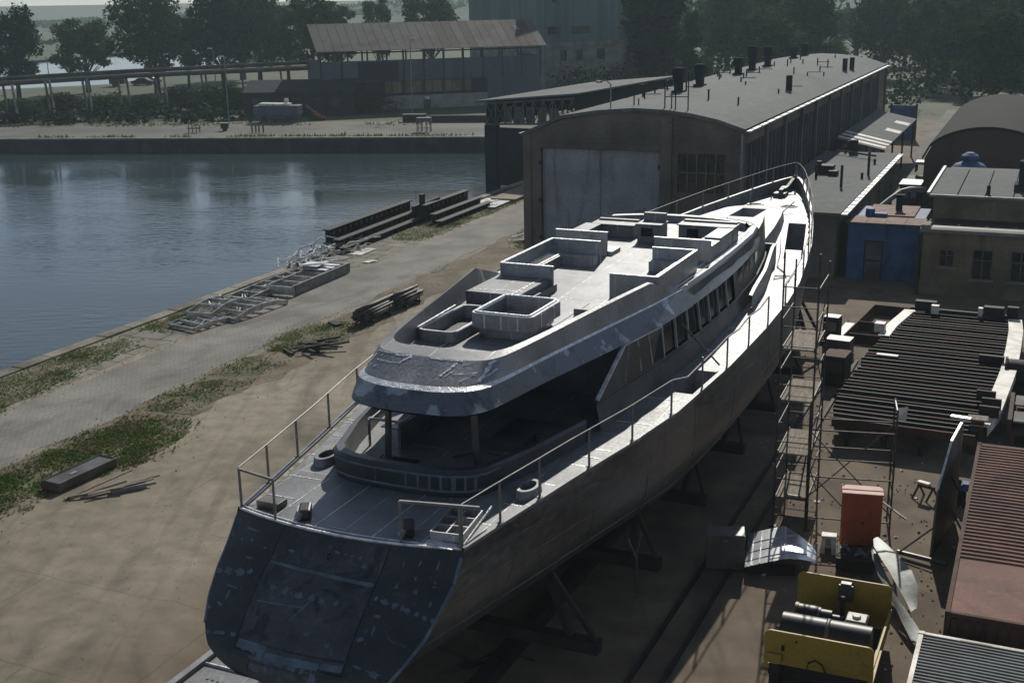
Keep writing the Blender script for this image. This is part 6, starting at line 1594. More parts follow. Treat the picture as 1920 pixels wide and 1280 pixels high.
mb = MB(); mb.b2(-.25, .25, -.2, .2, 0, .5); mb.bar((0, 0, .5), (0, 0, .9), .12); mb.build('stand', M_BLACK, g); mb = MB(); mb.b2(-.3, .25, -.1, .1, .5, .72); mb.b2(.1, .3, -.16, .16, .55, .8); mb.build('jaw', M_BLUEP, g)
g = empty('trestle', W(1735, 935), .8, 'small rusty trestle with a white block left of the standing plate', 'trestle')
mb = MB(); mb.b2(-.3, .3, -.04, .04, .4, .5)
for x in (-.25, .25): mb.bar((x, 0, .45), (x - .1, -.25, 0), .05); mb.bar((x, 0, .45), (x + .05, .3, 0), .05)
mb.build('frame', M_RUST, g); mb = MB(); mb.b2(-.3, .1, -.08, .1, .502, .58); mb.build('block', M_WPAINT, g)
# containers
def container(p, az, L, ribs, label, mt_, w=2.44, h=2.6, rib0=0.0, q=1.0):
    g = empty('shipping_container', p, az, label, 'container')
    mb = MB(); mb.b2(.04, w - .04, .04, L - .04, .15, h - .05)
    for y in np.arange(.15, L - .2, .26):
        mb.b2(.0, .039, y, y + .13, .2, h - .12)
    for x in np.arange(.15, w - .2, .26): mb.b2(x, x + .13, .0, .039, .2, h - .12)
    mb.build('wall', mt_[0], g)
    mb = MB()
    for x in (0, w - .1): mb.b2(x, x + .1, 0, L, h - .10, h + .015)
    for y in (0, L - .1): mb.b2(.1, w - .1, y, y + .1, h - .10, h + .012)
    for x in (0, w - .12):
        for y in (0, L - .12): mb.b2(x - .004, x + .124, y - .004, y + .124, .0, h + .03)
    mb.build('corner_frame', mt_[0], g)
    mb = MB(); y = .1
    rows = []
    while y < L - .1:
        if y >= rib0:
            rows += [(y, h - .035), (y + .06 * q, h - .035), (y + .10 * q, h + .005), (y + .18 * q, h + .005), (y + .22 * q, h - .035)]; y += .235 * q
        else: rows += [(y, h - .03)]; y += .25
    mb.loft([[(.1, yy, z), (w / 2, yy, z + .01), (w - .1, yy, z)] for yy, z in rows], closed=False)
    mb.build('roof', mt_[1], g)
    return g
c0, c1 = W(1772, 1147, 2.6), W(1833, 830, 2.6)
azk = math.atan2(c1.x - c0.x, c1.y - c0.y)
container(Vector((c0.x, c0.y, 0)), azk, (c1 - c0).length, True, 'long rusty red container with ribbed roof at the right edge', (M_RUST, M_RUSTL), rib0=3.0)
k0 = W(1724, 1183, 2.3); kd = W(1700, 1280, 2.3)
azk2 = math.atan2(k0.x - kd.x, k0.y - kd.y)
Lk2 = 6.0
kb = k0 - Vector((math.sin(azk2), math.cos(azk2), 0)) * Lk2
container(Vector((kb.x, kb.y, 0)), azk2, Lk2, True, 'grey container with finely ribbed roof in the lower right corner', (M_STEEL, M_GRIB), h=2.3, q=.58)
g = empty('rusty_platform', Vector((c0.x, c0.y, 0)), azk, 'low rusty steel platform sticking out below the end of the rusty container', 'platform')
mb = MB(); mb.b2(-.1, 2.6, -1.3, -.05, .9, 1.0); mb.build('top', M_RUSTL, g); mb = MB()
for x in (0, 2.4): mb.b2(x, x + .12, -1.2, -1.1, 0, .9); mb.b2(x, x + .12, -.3, -.2, 0, .9)
mb.build('leg', M_RUST, g)
mb = MB(); mb.loft([[(1.9 + r * math.cos(a) * 1.2, .9 + r * math.sin(a), z) for a in [6.283 * i / 14 for i in range(14)]] for r, z in ((.2, 2.60), (.2, 2.68), (.05, 2.70))], closed=True, caps=True)
o = mb.build('round_plate', M_BEAD); o.location = (c0.x, c0.y, 0); o.rotation_euler = (0, 0, -azk); tag(o, 'small bright metal lid lying on the rusty container roof', 'lid')
# machinery behind the container
g = empty('rusty_trolley', W(1884, 838), azk, 'rusty steel trolley with a pale worn sheet on top, behind the container', 'trolley')
mb = MB(); mb.b2(0, 3, 0, 3.4, .5, .7); mb.b2(.1, .3, .1, 3.3, .1, .5); mb.b2(2.5, 2.8, .1, 3.3, .1, .5); mb.b2(0, .15, 0, 3.4, .7, 1.1); mb.build('chassis', M_RUST, g)
mb = MB(); mb.b2(.2, 3, .3, 1.5, .9, .96); mb.b2(.2, 3, 2.0, 3.2, 1.0, 1.06); mb.build('sheet', M_CONC, g)
for x in (.2, 2.6):
    for y in (.6, 2.8): mb = MB(); mb.tube([(x - .1, y, .3), (x + .1, y, .3)], .3, 14); mb.build('wheel', M_RUBBER, g)
g = empty('machine_lump', W(1893, 742), azk, 'dark rounded machine housing above the rusty trolley at the right edge', 'machine')
mb = MB(); mb.tube([(-.2, .6, .8), (2.2, .6, .8)], .62, 14); mb.b2(0, 2.2, .1, 1.1, 0, .4); mb.build('housing', M_BLACK, g, smooth='auto'); mb = MB(); mb.tube([(-.3, .6, .8), (-.2, .6, .8)], .7, 14); mb.build('flange', M_BLACK, g)
g = empty('long_plank', W(1885, 690), azk, 'long grey plank leaning along the right side of the beam grid', 'plank')
mb = MB(); mb.bar((.3, -1.0, .8), (1.1, 4.5, 1.2), .3, .06); mb.build('board', M_WOOD, g); mb = MB(); mb.bar((.4, 0, 0), (.45, 0, .85), .08); mb.bar((1, 4, 0), (1, 4, 1.1), .08); mb.build('stand', M_BLACK, g)
g = empty('rust_post', W(1828, 848), azk, 'short rusty post with a flat cap plate by the container corner', 'post')
mb = MB(); mb.b2(-.22, .22, -.22, .22, 0, 1.3); mb.build('post_body', M_RUST, g); mb = MB(); mb.b2(-.35, .35, -.28, .28, 1.302, 1.36); mb.build('cap', M_WOOD, g)
# yellow hydraulic power pack
q0, q1 = W(1434, 1178, 1.5), W(1640, 1216, 1.5)
azy = math.atan2(q1.x - q0.x, q1.y - q0.y) - math.pi / 2
yw = (q1 - q0).length
yl = empty('power_pack', Vector((q0.x, q0.y, 0)), azy, 'yellow power pack with two upright end panels and a black drum between them', 'machine')
qf = W(1497, 1070, 1.6); yd = (Matrix.Rotation(azy, 3, 'Z') @ (Vector((qf.x, qf.y, 0)) - Vector((q0.x, q0.y, 0))))
def panel(y, x0, x1, z0, z1, r=.16, t=.05):
    mb = MB(); pts = []
    for cx, cz, s_ in ((x1 - r, z1 - r, 0), (x0 + r, z1 - r, 90)): pts += [(cx + r * math.cos(R(s_ + k * 15)), cz + r * math.sin(R(s_ + k * 15))) for k in range(7)]
    pts += [(x0, z0), (x1, z0)]
    n_ = len(pts); mb.add([(x, y, z) for x, z in pts] + [(x, y + t, z) for x, z in pts], [tuple(range(n_)), tuple(range(2 * n_ - 1, n_ - 1, -1))] + [(i, n_ + i, n_ + (i + 1) % n_, (i + 1) % n_) for i in range(n_)])
    return mb
panel(0, 0, yw, .62, 1.5).build('end_panel', M_YELLOW, yl)
panel(yd.y, yd.x, yd.x + yw * .93, .35, 1.6).build('end_panel', M_YELLOW, yl)
mb = MB(); mb.bar((.03, .03, .62), (yd.x + .03, yd.y, .6), .05, .12); mb.bar((yw - .03, .03, .9), (yd.x + yw * .93, yd.y, .9), .05, .1); mb.bar((.06, .05, .5), (yd.x + .06, yd.y, .5), .14, .14); mb.bar((yw - .06, .05, .5), (yd.x + yw * .9, yd.y, .5), .14, .14); mb.build('side_rail', M_YELLOW, yl)
mb = MB(); mb.b2(.1, yw - .1, .1, yd.y - .1, .25, .4); mb.b2(.15, .4, .0, .3, 0, .6); mb.b2(yw - .4, yw - .15, 0, .3, 0, .6); mb.b2(.15, .4, yd.y - .4, yd.y - .1, 0, .3); mb.b2(yw - .5, yw - .2, yd.y - .4, yd.y - .1, 0, .3); mb.build('base_frame', M_BLACK, yl)
mb = MB(); mb.tube([(.22, 1.15, .98), (yw - .2, 1.15, .98)], .42, 24); dro = mb.build('drum', M_RUBBER, yl, smooth='auto')
mb = MB(); mb.tube([(yw * .5, 1.15, .98), (yw * .5 + .1, 1.15, .98)], .432, 24); mb.tube([(.19, 1.15, .98), (.22, 1.15, .98)], .3, 16); mb.build('drum_band', M_STEEL, dro, smooth='auto')
yy = yd.y * .62
mb = MB(); mb.tube([(.45, yy, 1.02), (.95, yy, 1.02)], .27, 16); mb.tube([(1.0, yy, 1.02), (1.3, yy, 1.02)], .22, 16); mb.tube([(1.32, yy, 1.0), (1.6, yy, 1.0)], .15, 12); mb.b2(.5, 1.3, yy - .2, yy + .2, .4, .8)
mo = mb.build('motor', M_RUBBER, yl, smooth='auto')
mb = MB(); mb.tube([(.38, yy, 1.02), (.46, yy, 1.02)], .29, 16); mb.tube([(.95, yy, 1.02), (1.02, yy, 1.02)], .25, 16); mb.build('motor_ring', M_STEEL, mo, smooth='auto')
mb = MB(); mb.b2(1.65, 2.2, yy - .3, yy + .35, .4, 1.15); mb.tube([(1.5, yy + .4, .5), (1.5, yy + .4, 1.5)], .07, 8); mb.tube([(2.3, yy, .9), (2.3, yy - .8, .9), (2.25, .6, .6)], .05, 8); mb.build('pump_box', M_BLACK, yl, bevel=.02)
mb = MB(); mb.b2(1.68, 2.17, yy - .27, yy + .2, 1.155, 1.22); mb.tube([(1.92, yy - .05, 1.22), (1.92, yy - .05, 1.28)], .11, 14); mb.build('white_cover', M_WPAINT, yl, bevel=.02)
mb = MB(); mb.b2(yd.x + yw * .42, yd.x + yw * .56, yd.y - .2, yd.y - .01, 1.05, 1.5); mb.b2(yd.x + yw * .44, yd.x + yw * .54, yd.y - .22, yd.y - .02, 1.51, 1.56); mb.build('filter', M_STEEL, yl)
mb = MB(); mb.b2(.08, .45, -.12, -.004, .72, .92); mb.build('terminal_box', M_YELLOW, yl, bevel=.015)
mb = MB(); mb.tube([(1.05, -.04, .62), (1.1, -.08, .85), (1.25, -.1, .95), (1.42, -.08, .86), (1.5, -.04, .62)], .02, 6); mb.build('cable', M_RUBBER, yl)
mb = MB(); mb.b2(.75, .80, -.02, -.004, 1.28, 1.33); mb.b2(.42, .5, -.02, -.004, 1.0, 1.15); mb.build('dent', M_DARK, yl)
# polished curved sheet on bearers
p0, p1 = W(1396, 1064, .3), W(1500, 1066, .3)
azs = math.atan2(p1.x - p0.x, p1.y - p0.y) - math.pi / 2
g = empty('curved_sheet', Vector((p0.x, p0.y, 0)), azs, 'polished curved aluminium sheet with ribs glinting in the sun near the stern-side yard', 'metal sheet')
def cs(x, y): return .32 + .38 * math.sin(min(1, x / 2.0) * 1.5) - .22 * max(0, x - 1.1) ** 1.6 + .05 * y
mb = MB(); mb.loft([[(x + .16 * y, y, cs(x, y)) for x in np.linspace(0, 2.05 - (0 if y < .8 else (y - .8) * .75), 14)] for y in np.linspace(0, 2.1, 8)], closed=False)
mb.build('skin', mat('polished_alu', (.55, .57, .59), .30, .9, (.45, .47, .5), 1.5, bump=.05, bscale=3), g, smooth=True)
mb = MB()
for x in (.18, .42, 1.02, 1.12): mb.tube([(x + .16 * y, y, cs(x, y) + .015) for y in np.linspace(0, 2.0, 8)], .02, 5)
for y in (.35, .85, 1.4): mb.tube([(x + .16 * y, y, cs(x, y) + .012) for x in np.linspace(0, 1.9 - y * .35, 12)], .014, 5)
mb.build('rib', M_BEAD, g)
mb = MB()
for y in (.2, 1.8): mb.b2(.1, 1.5, y - .05, y + .05, 0, .3)
mb.build('bearer', M_BLACK, g)
# white stand
g = empty('white_stand', W(1553, 1032), .3, 'small white folded metal stand between the polished sheet and the orange cabinet', 'stand')
mb = MB(); mb.b2(-.22, .22, -.1, .25, .44, .50); mb.add([(-.2, -.1, .43), (-.1, -.1, .43), (-.1, -.25, 0), (-.26, -.25, 0)], [(0, 1, 2, 3)]); mb.add([(.06, -.1, .43), (.2, -.1, .43), (.24, -.25, 0), (.1, -.25, 0)], [(0, 1, 2, 3)]); mb.b2(-.2, .2, .2, .23, 0, .43); mb.build('folded_plate', M_WPAINT, g)
# dark cabinet in the hull's shade
p0, p1 = W(1322, 1068), W(1395, 1072); azd = math.atan2(p1.x - p0.x, p1.y - p0.y) - math.pi / 2
g = empty('grey_cabinet', p0, azd, 'grey steel cabinet standing in the deep shade of the hull', 'cabinet'); w_ = (p1 - p0).length
mb = MB(); mb.b2(0, w_, 0, .7, .05, 1.15); mb.build('body', M_STEEL, g, bevel=.02); mb = MB(); mb.b2(.03, w_ - .03, -.012, -.003, .1, .84); mb.b2(.03, w_ - .03, -.012, -.003, .88, 1.1); mb.build('door', M_STEEL, g); mb = MB(); mb.b2(w_ * .45, w_ * .55, -.04, -.013, .95, 1.0); mb.build('handle', M_GALV, g)
# two long curved offcut sheets leaning on the power pack
def leaf_sheet(name, px_poly, zf, label, mt_):
    pts = [(1280 + x / 3, 960 + y / 3) for x, y in px_poly]; n_ = len(pts)
    P = [W(x, y, zf(i / (n_ - 1))) for i, (x, y) in enumerate(pts)]
    return P
def blade(pairs, label):
    """a long plate between two edges given as (left px, right px, height)"""
    Lp_ = [(W(1280 + a[0] / 3, 960 + a[1] / 3, h), W(1280 + b[0] / 3, 960 + b[1] / 3, h + .02)) for a, b, h in pairs]
    c = Lp_[0][0].copy(); c.z = 0
    g = empty('curved_offcut', c, 0, label, 'metal sheet')
    mb = MB(); rows_t = [[l - c, (l + r) / 2 - c + Vector((0, 0, .02)), r - c] for l, r in Lp_]
    dn = Vector((0, 0, -.012))
    mb.loft([row + [p + dn for p in reversed(row)] for row in rows_t], closed=True, caps=True); mb.build('plate', M_OFFC, g, smooth='auto')
blade([((1072, 150), (1100, 138), 1.0), ((1075, 190), (1150, 180), 1.0), ((1110, 250), (1215, 245), .95), ((1155, 320), (1290, 330), .85), ((1200, 400), (1325, 420), .75), ((1245, 480), (1322, 470), .6), ((1285, 560), (1318, 540), .5)], 'upper of two long curved grey offcut sheets beside the power pack')
blade([((1058, 200), (1070, 190), .7), ((1068, 260), (1112, 280), .7), ((1098, 350), (1165, 390), .6), ((1150, 440), (1215, 490), .5), ((1190, 520), (1280, 580), .4), ((1235, 620), (1335, 665), .3), ((1285, 720), (1320, 730), .2)], 'lower of two long curved grey offcut sheets beside the power pack')
g = empty('tubular_frame', W(1632, 1010), .3, 'small white angle bar frame resting on the curved offcut sheets', 'frame'); mb = MB(); mb.bar((-.2, -.1, 1.0), (.2, .3, 1.2), .06); mb.bar((.2, .3, 1.2), (1.0, -.3, .9), .05); mb.bar((.2, .3, 1.18), (.2, .3, 0), .05); mb.build('bar', M_WPAINT, g)
g = empty('scrap_trolley', W(1600, 1062), .3, 'dark trolley loaded with small metal scrap behind the yellow power pack', 'trolley')
mb = MB(); mb.b2(-.5, .6, -.5, .5, .1, .45); mb.build('tray', M_BLACK, g, bevel=.02); mb = MB()
for _ in range(16): x, y = rnd.uniform(-.45, .55), rnd.uniform(-.4, .4); mb.bar((x, y, .46), (x + rnd.uniform(-.25, .25), y + rnd.uniform(-.25, .25), .5 + rnd.uniform(0, .2)), .04)
mb.build('scrap', M_GALV, g)
mb = MB(); 
for i in range(9): mb.bar((rnd.uniform(-1.5, 1.5), rnd.uniform(-1, 1), .03), (rnd.uniform(-1.5, 1.5), rnd.uniform(-1, 1), .06), .04)
o = mb.build('loose_tubes', M_STEEL, loc=W(900, 1240)); tag(o, 'thin loose tubes lying on the dark ground under the stern', 'tubes')
# ================================================================ FAR SIDE OF THE BASIN
def fl(nm, px, py, az, label, cat, group=None): return empty(nm, W(px, py), az, label, cat, group)
faz = math.atan2(fd.x, fd.y) - math.pi / 2                     # local x runs along the far quay
# ---- open-topped storage shed with long sheet roof
A, B = WY(597, 98, 182), WY(1022, 88, 193)
sh_az = math.atan2(B.x - A.x, B.y - A.y) - math.pi / 2
fs_ = empty('storage_shed', Vector((A.x, A.y, 0)), sh_az, 'long storage shed with worn brownish sheet roof and slate blue walls across the basin', 'shed')
SL = (Vector((B.x, B.y)) - Vector((A.x, A.y))).length; ze = A.z
mb = MB(); mb.b2(.3, SL - .3, 1.0, 1.2, 4.2, ze - 1.5); mb.b2(.3, .5, 1.2, 12, 2.6, ze - 1.5); mb.b2(SL - .5, SL - .3, 1.2, 12, 0, ze - 1.5); mb.b2(SL * .74, SL - .3, .98, 1.2, 0, 4.2); mb.build('wall', M_BLUECL, fs_)
mb = MB(); mb.b2(.3, SL * .74, 1.4, 1.6, 0, 4.2); mb.b2(6, 12, .92, .98, 4.3, ze - 1.7); mb.build('dark_wall', M_DKCL, fs_)
mb = MB()
for i in range(9): mb.b2(9.5 + i * 1.55, 10.9 + i * 1.55, 1.30, 1.39, 2.4, 4.1)
mb.build('window_band', M_PLAST, fs_)
mb = MB(); mb.b2(9, SL * .74, .8, 1.0, 0, 2.0); mb.build('low_wall', M_CONC, fs_)
mb = MB(); mb.b2(15.6, 16.7, .7, .79, 0, 1.3, 0); mb.b2(15.8, 16.5, .69, .699, 1.35, 1.8, 1); mb.build('door', [M_RUST, M_WPAINT], fs_)
mb = MB()
for i in range(12): x = .4 + i * (SL - .8) / 11; mb.bar((x, 1.1, 0), (x, 1.1, ze - .1), .22); mb.bar((x, 12, 0), (x, 12, ze - .1), .22)
mb.b2(.3, SL - .3, 1.02, 1.18, ze - .45, ze - .25); mb.build('post', M_BLACK, fs_)
Cc, Dd = WY(607, 47, 190), WY(1018, 34, 200)
rh = (Cc.z + Dd.z) / 2
mb = MB(); ns = 26
for i in range(ns):
    x0, x1 = -.3 + (SL + .6) * i / ns, -.3 + (SL + .6) * (i + 1) / ns - .05
    mi = 1 if i in (14, 15, 17) or (i >= 22 and i < 25) else 0
    for (ya, za, yb, zb_) in ((0, ze, 7, rh), (14, ze, 7, rh)): mb.add([(x0, ya, za), (x1, ya, za), (x1, yb, zb_), (x0, yb, zb_), (x0, ya, za - .06), (x1, ya, za - .06), (x1, yb, zb_ - .06), (x0, yb, zb_ - .06)], [(0, 1, 2, 3) if ya < yb else (3, 2, 1, 0), (4, 7, 6, 5), (0, 4, 5, 1), (1, 5, 6, 2), (3, 7, 4, 0)], mi)
mb.add([(SL * .90, 4.2, ze + (rh - ze) * .6 + .03), (SL * .925, 4.2, ze + (rh - ze) * .6 + .03), (SL * .925, 5.4, ze + (rh - ze) * .77 + .03), (SL * .90, 5.4, ze + (rh - ze) * .77 + .03)], [(0, 1, 2, 3)], 2)
mb.build('roof', [M_FROOF, mat('brown_sheet', (.075, .045, .036), .8), M_CONC], fs_)
# ---- tall teal hall
A, B = WY(1020, 95, 214), WY(1188, 88, 222)
te_az = math.atan2(B.x - A.x, B.y - A.y) - math.pi / 2
te = empty('teal_hall', Vector((A.x, A.y, 0)), te_az, 'tall teal-clad shipyard hall rising out of the top of the picture', 'hall')
TWd = (B - A).length
mb = MB(); mb.b2(0, TWd, 0, 30, 8.3, 23); mb.build('wall', M_TEAL, te)
mb = MB(); mb.b2(-.1, TWd + .1, -.25, 30, 7.4, 8.29); mb.b2(0, TWd, 0, 30, 0, 7.39); mb.build('base_wall', M_CONC, te)
mb = MB(); mb.b2(-.4, TWd + .4, -.5, 30.5, 23.01, 23.3); mb.build('roof', M_DKCL, te)
for x0, x1, z0, z1, mt_ in ((.8, 3.2, 9.6, 10.9, M_GLASS), (5.4, 9.0, 9.6, 10.9, M_GLASS), (1.6, 2.5, 14.9, 18, M_RUST), (8.4, 9.6, 16.4, 18.5, M_RUST), (3.2, 4.4, 5.2, 7.0, M_GLASS), (6.2, 7.6, 5.2, 7.0, M_GLASS), (10.4, 12, 5.2, 7.0, M_GLASS)):
    mb = MB(); mb.b2(x0, x1, -.06, -.004, z0, z1); mb.build('window', mt_, te)
rb = empty('red_tower', Vector((B.x, B.y, 0)), te_az, 'narrow rust-red service tower at the corner of the teal hall', 'tower')
mb = MB(); mb.b2(-1.6, .8, -1.5, -.3, 0, 11); mb.build('shaft', M_RUST, rb); mb = MB(); mb.b2(-1.7, .9, -1.6, -.2, 11.01, 11.3); mb.build('cap', M_DKCL, rb)
# ---- low dark building, trailer, tractor
A, B = W(452, 226), W(660, 222)
lo_az = math.atan2(B.x - A.x, B.y - A.y) - math.pi / 2
lb = empty('dark_lowshed', A, lo_az, 'low dark sheet building with shallow roof left of the storage shed', 'shed')
LL = (B - A).length
mb = MB(); mb.b2(0, LL, 4, 10, 0, 3.3); mb.build('wall', M_DKCL, lb); mb = MB(); mb.prism([(-.3, 3.6), (LL + .2, 3.6), (LL + .2, 10.2), (-.3, 10.2)], lambda x, y: 3.35 + (y - 3.6) * .2, lambda x, y: 3.5 + (y - 3.6) * .2); mb.build('roof', M_DKCL, lb)
mb = MB()
for i in range(5): mb.b2(1 + i * 2.8, 2.4 + i * 2.8, 3.93, 3.995, 1.0, 2.6)
mb.build('window', M_GLASS, lb)
tr = fl('site_caravan', 476, 231, faz, 'small pale caravan with a white sunlit roof in front of the low dark building', 'caravan')
mb = MB(); mb.b2(0, 6.3, 0, 2.2, .9, 2.3); mb.b2(.2, 6.1, .2, 2.0, .5, .9); mb.build('body', M_BLUECL, tr, bevel=.06)
mb = MB(); mb.prism([(.8, .1), (4.9, .1), (4.9, 2.1), (.8, 2.1)], 2.31, lambda x, y: 2.62 - .02 * x); mb.b2(4.2, 4.7, .8, 1.3, 2.6, 3.2); mb.build('roof', M_WPAINT, tr)
for x in (1.4, 4.8): mb = MB(); mb.tube([(x, -.05, .4), (x, .15, .4)], .4, 14); mb.build('wheel', M_RUBBER, tr)
tc2 = fl('red_harrow', 574, 226, faz, 'red farm machine with raised arm parked behind the far quay', 'machine')
mb = MB(); mb.bar((0, 0, 2.0), (1.3, .2, .9), .2, .3); mb.bar((1.0, .1, 1.2), (2.4, .2, .4), .25, .35); mb.build('arm', M_RUST, tc2)
for i in range(4): mb = MB(); mb.bar((1.3 + i * .35, -.5, .9 - i * .14), (1.5 + i * .35, .6, .85 - i * .14), .18, .3); mb.build('tine', M_ORANGE, tc2)
mb = MB(); mb.b2(.4, 2.6, -.1, .5, 0, .35); mb.build('base', M_BLACK, tc2)
fb = fl('flat_trailer', 508, 229, faz, 'low brown flat trailer standing on the far apron', 'trailer'); mb = MB(); mb.b2(0, 2.6, 0, 1.2, .25, .5); mb.b2(.3, .5, 0, 1.2, 0, .25); mb.b2(2.0, 2.2, 0, 1.2, 0, .25); mb.build('bed', M_RUST, fb)
# ---- pipe bridge on posts
pb = empty('pipe_bridge', W(0, 200), 0, 'elevated pipe bridge with two long pipes on pairs of posts beyond the far quay', 'pipe bridge')
pbo = Vector(pb.location)
def PB(px, py, y): return WY(px, py, y) - pbo
pipes = [((-60, 152, 176), (240, 134, 186), (600, 116, 196)), ((-60, 162, 174), (240, 143, 184), (600, 127, 194))]
for pts in pipes:
    mb = MB(); mb.tube([PB(*p) for p in pts], .32, 10); mb.build('pipe', M_PIPE, pb, smooth='auto')
mb = MB(); mb.bar(PB(-60, 157, 175), PB(240, 139, 185), .5, .1); mb.bar(PB(240, 139, 185), PB(600, 122, 195), .5, .1)
mb.build('walkway', M_PIPE, pb)
for px, pt_, pb_, yy in ((5, 158, 222, 176), (22, 158, 228, 175), (84, 152, 208, 178), (92, 151, 206, 178), (154, 149, 200, 181), (163, 147, 222, 181), (220, 143, 200, 184), (236, 142, 204, 184), (290, 140, 192, 187), (306, 137, 206, 187), (376, 133, 190, 190), (384, 132, 170, 190), (452, 130, 175, 193), (525, 126, 160, 195)):
    top = PB(px, pt_, yy); bot = top.copy(); bot.z = -pbo.z; bot.x += .35
    mb = MB(); mb.bar(bot, top, .26); mb.build('post', M_GALV if px in (22, 92, 163, 306) else M_STEEL, pb)
# ---- street lamps
def lamp(px, pb_, top, label, arm=.0, grp='street lamps beyond the basin'):
    p = W(px, pb_); z = WY(px, top, p.y).z
    g = empty('street_lamp', p, 0, label, 'street lamp', grp)
    mb = MB(); mb.tube([(0, 0, 0), (0, 0, z)], .10, 7, r2=.06); 
    if arm: mb.tube([(0, 0, z), (arm * .5, 0, z + .35), (arm, 0, z + .4)], .05, 6)
    mb.build('pole', M_GALV, g); mb = MB(); mb.b2(arm - .35, arm + .35, -.15, .15, z + (.35 if arm else 0), z + (.5 if arm else .25)); mb.build('lamp_head', M_WPAINT, g)
lamp(774, 217, 78, 'tall lamp post in front of the storage shed roof', .5); lamp(430, 232, 112, 'lamp post on the far apron left of the low dark building', -.4); lamp(408, 200, 96, 'lamp post with a bent arm among the trees left of the shed', -.5)
lamp(97, 190, 110, 'lamp post behind the pipe bridge between the two left trees', 0); lamp(1157, 150, 62, 'lamp post with long arm before the teal hall', -1.6)
# ---- small things on the far quay
g = fl('inspection_stand', 781, 248, faz, 'small stand with grey top box on thin legs at the far quay edge', 'stand')
mb = MB(); mb.b2(0, 1.8, 0, 1.0, 1.25, 1.75); mb.build('top_box', M_BLUECL, g); mb = MB()
for x in (.08, .6, 1.2, 1.72):
    for y in (.1, .9): mb.bar((x, y, 0), (x, y, 1.25), .08)
mb.bar((0, .1, .5), (1.8, .1, .5), .06); mb.build('leg', M_BLACK, g)
g = fl('control_box', 414, 246, faz, 'dark control box on the far quay with grass around it', 'box'); mb = MB(); mb.b2(0, .9, 0, .6, .3, .95); mb.b2(.2, .7, .1, .5, 0, .3); mb.build('body', M_BLACK, g); mb = MB(); mb.b2(-.1, 1.0, -.1, .7, .951, 1.03); mb.build('top', M_GALV, g)
g = fl('quay_bench', 352, 250, faz, 'low dark rack with short legs at the far quay edge', 'rack'); mb = MB(); mb.b2(0, 1.6, 0, .6, .55, .68); mb.build('top', M_BLACK, g); mb = MB()
for x in (.05, .55, 1.05, 1.5): mb.bar((x, .3, 0), (x, .3, 1.0), .08)
mb.build('leg', M_BLACK, g)
for k, px in enumerate((473, 480, 486, 494)):
    mb = MB(); mb.tube([(0, 0, 0), (0, 0, .9)], .09, 8); mb.tube([(0, 0, .9), (0, 0, 1.0)], .13, 8)
    o = mb.build('mooring_post', M_BLACK, loc=W(px, 249)); tag(o, 'short dark mooring post in a row of four at the far quay', 'post', 'row of four mooring posts')
g = fl('low_skip', 755, 229, faz, 'long low dark skip lying at the back of the far apron', 'skip'); mb = MB(); mb.b2(0, 3.0, 0, 1.3, .1, .9); mb.b2(-.1, 3.1, -.1, 1.4, .901, 1.0); mb.build('body', M_BLACK, g)
g = fl('sleeper_stack', 805, 230, faz, 'long dark stack of sleepers behind the inspection stand', 'stack'); mb = MB(); mb.b2(0, 8.5, 0, 1.2, 0, .45); mb.b2(0, 8, .1, 1.1, .46, .9); mb.build('sleepers', M_DWOOD, g)
# ---- parked cars by the river
def car(px, py, az, label, mt_):
    g = fl('parked_car', px, py, az, label, 'car', 'cars parked by the river'); 
    prof_ = [(-2.1, .35), (-2.1, .85), (-1.3, 1.0), (-.7, 1.42), (.8, 1.45), (1.5, 1.0), (2.1, .9), (2.1, .35)]
    mb = MB(); mb.loft([[(x, y, z if z < 1.2 or abs(y) < .8 else z) for x, z in prof_] for y in (-.85, .85)], closed=True, caps=True); mb.build('body', mt_, g, bevel=.06)
    mb = MB(); mb.add([(-1.2, -.86, 1.0), (1.35, -.86, 1.0), (.75, -.86, 1.36), (-.65, -.86, 1.36)], [(0, 1, 2, 3)]); mb.build('window', M_GLASS, g)
    for x in (-1.3, 1.3):
        for y in (-.8, .8): mb = MB(); mb.tube([(x, y - .1, .33), (x, y + .1, .33)], .33, 12); mb.build('wheel', M_RUBBER, g)
car(268, 160, faz, 'dark car parked at the river bank beyond the pipe bridge', M_BLACK); car(283, 157, faz + .2, 'pale grey car parked behind the dark car at the river', M_GALV)
g = fl('dark_van', 222, 162, faz, 'dark brown box trailer standing left of the parked cars', 'trailer'); mb = MB(); mb.b2(-1.5, 1.5, -.8, .8, .5, 2.6); mb.build('box', M_RUST, g); mb = MB(); mb.tube([(-.6, -.85, .35), (-.6, .85, .35)], .35, 12); mb.build('wheel', M_RUBBER, g)

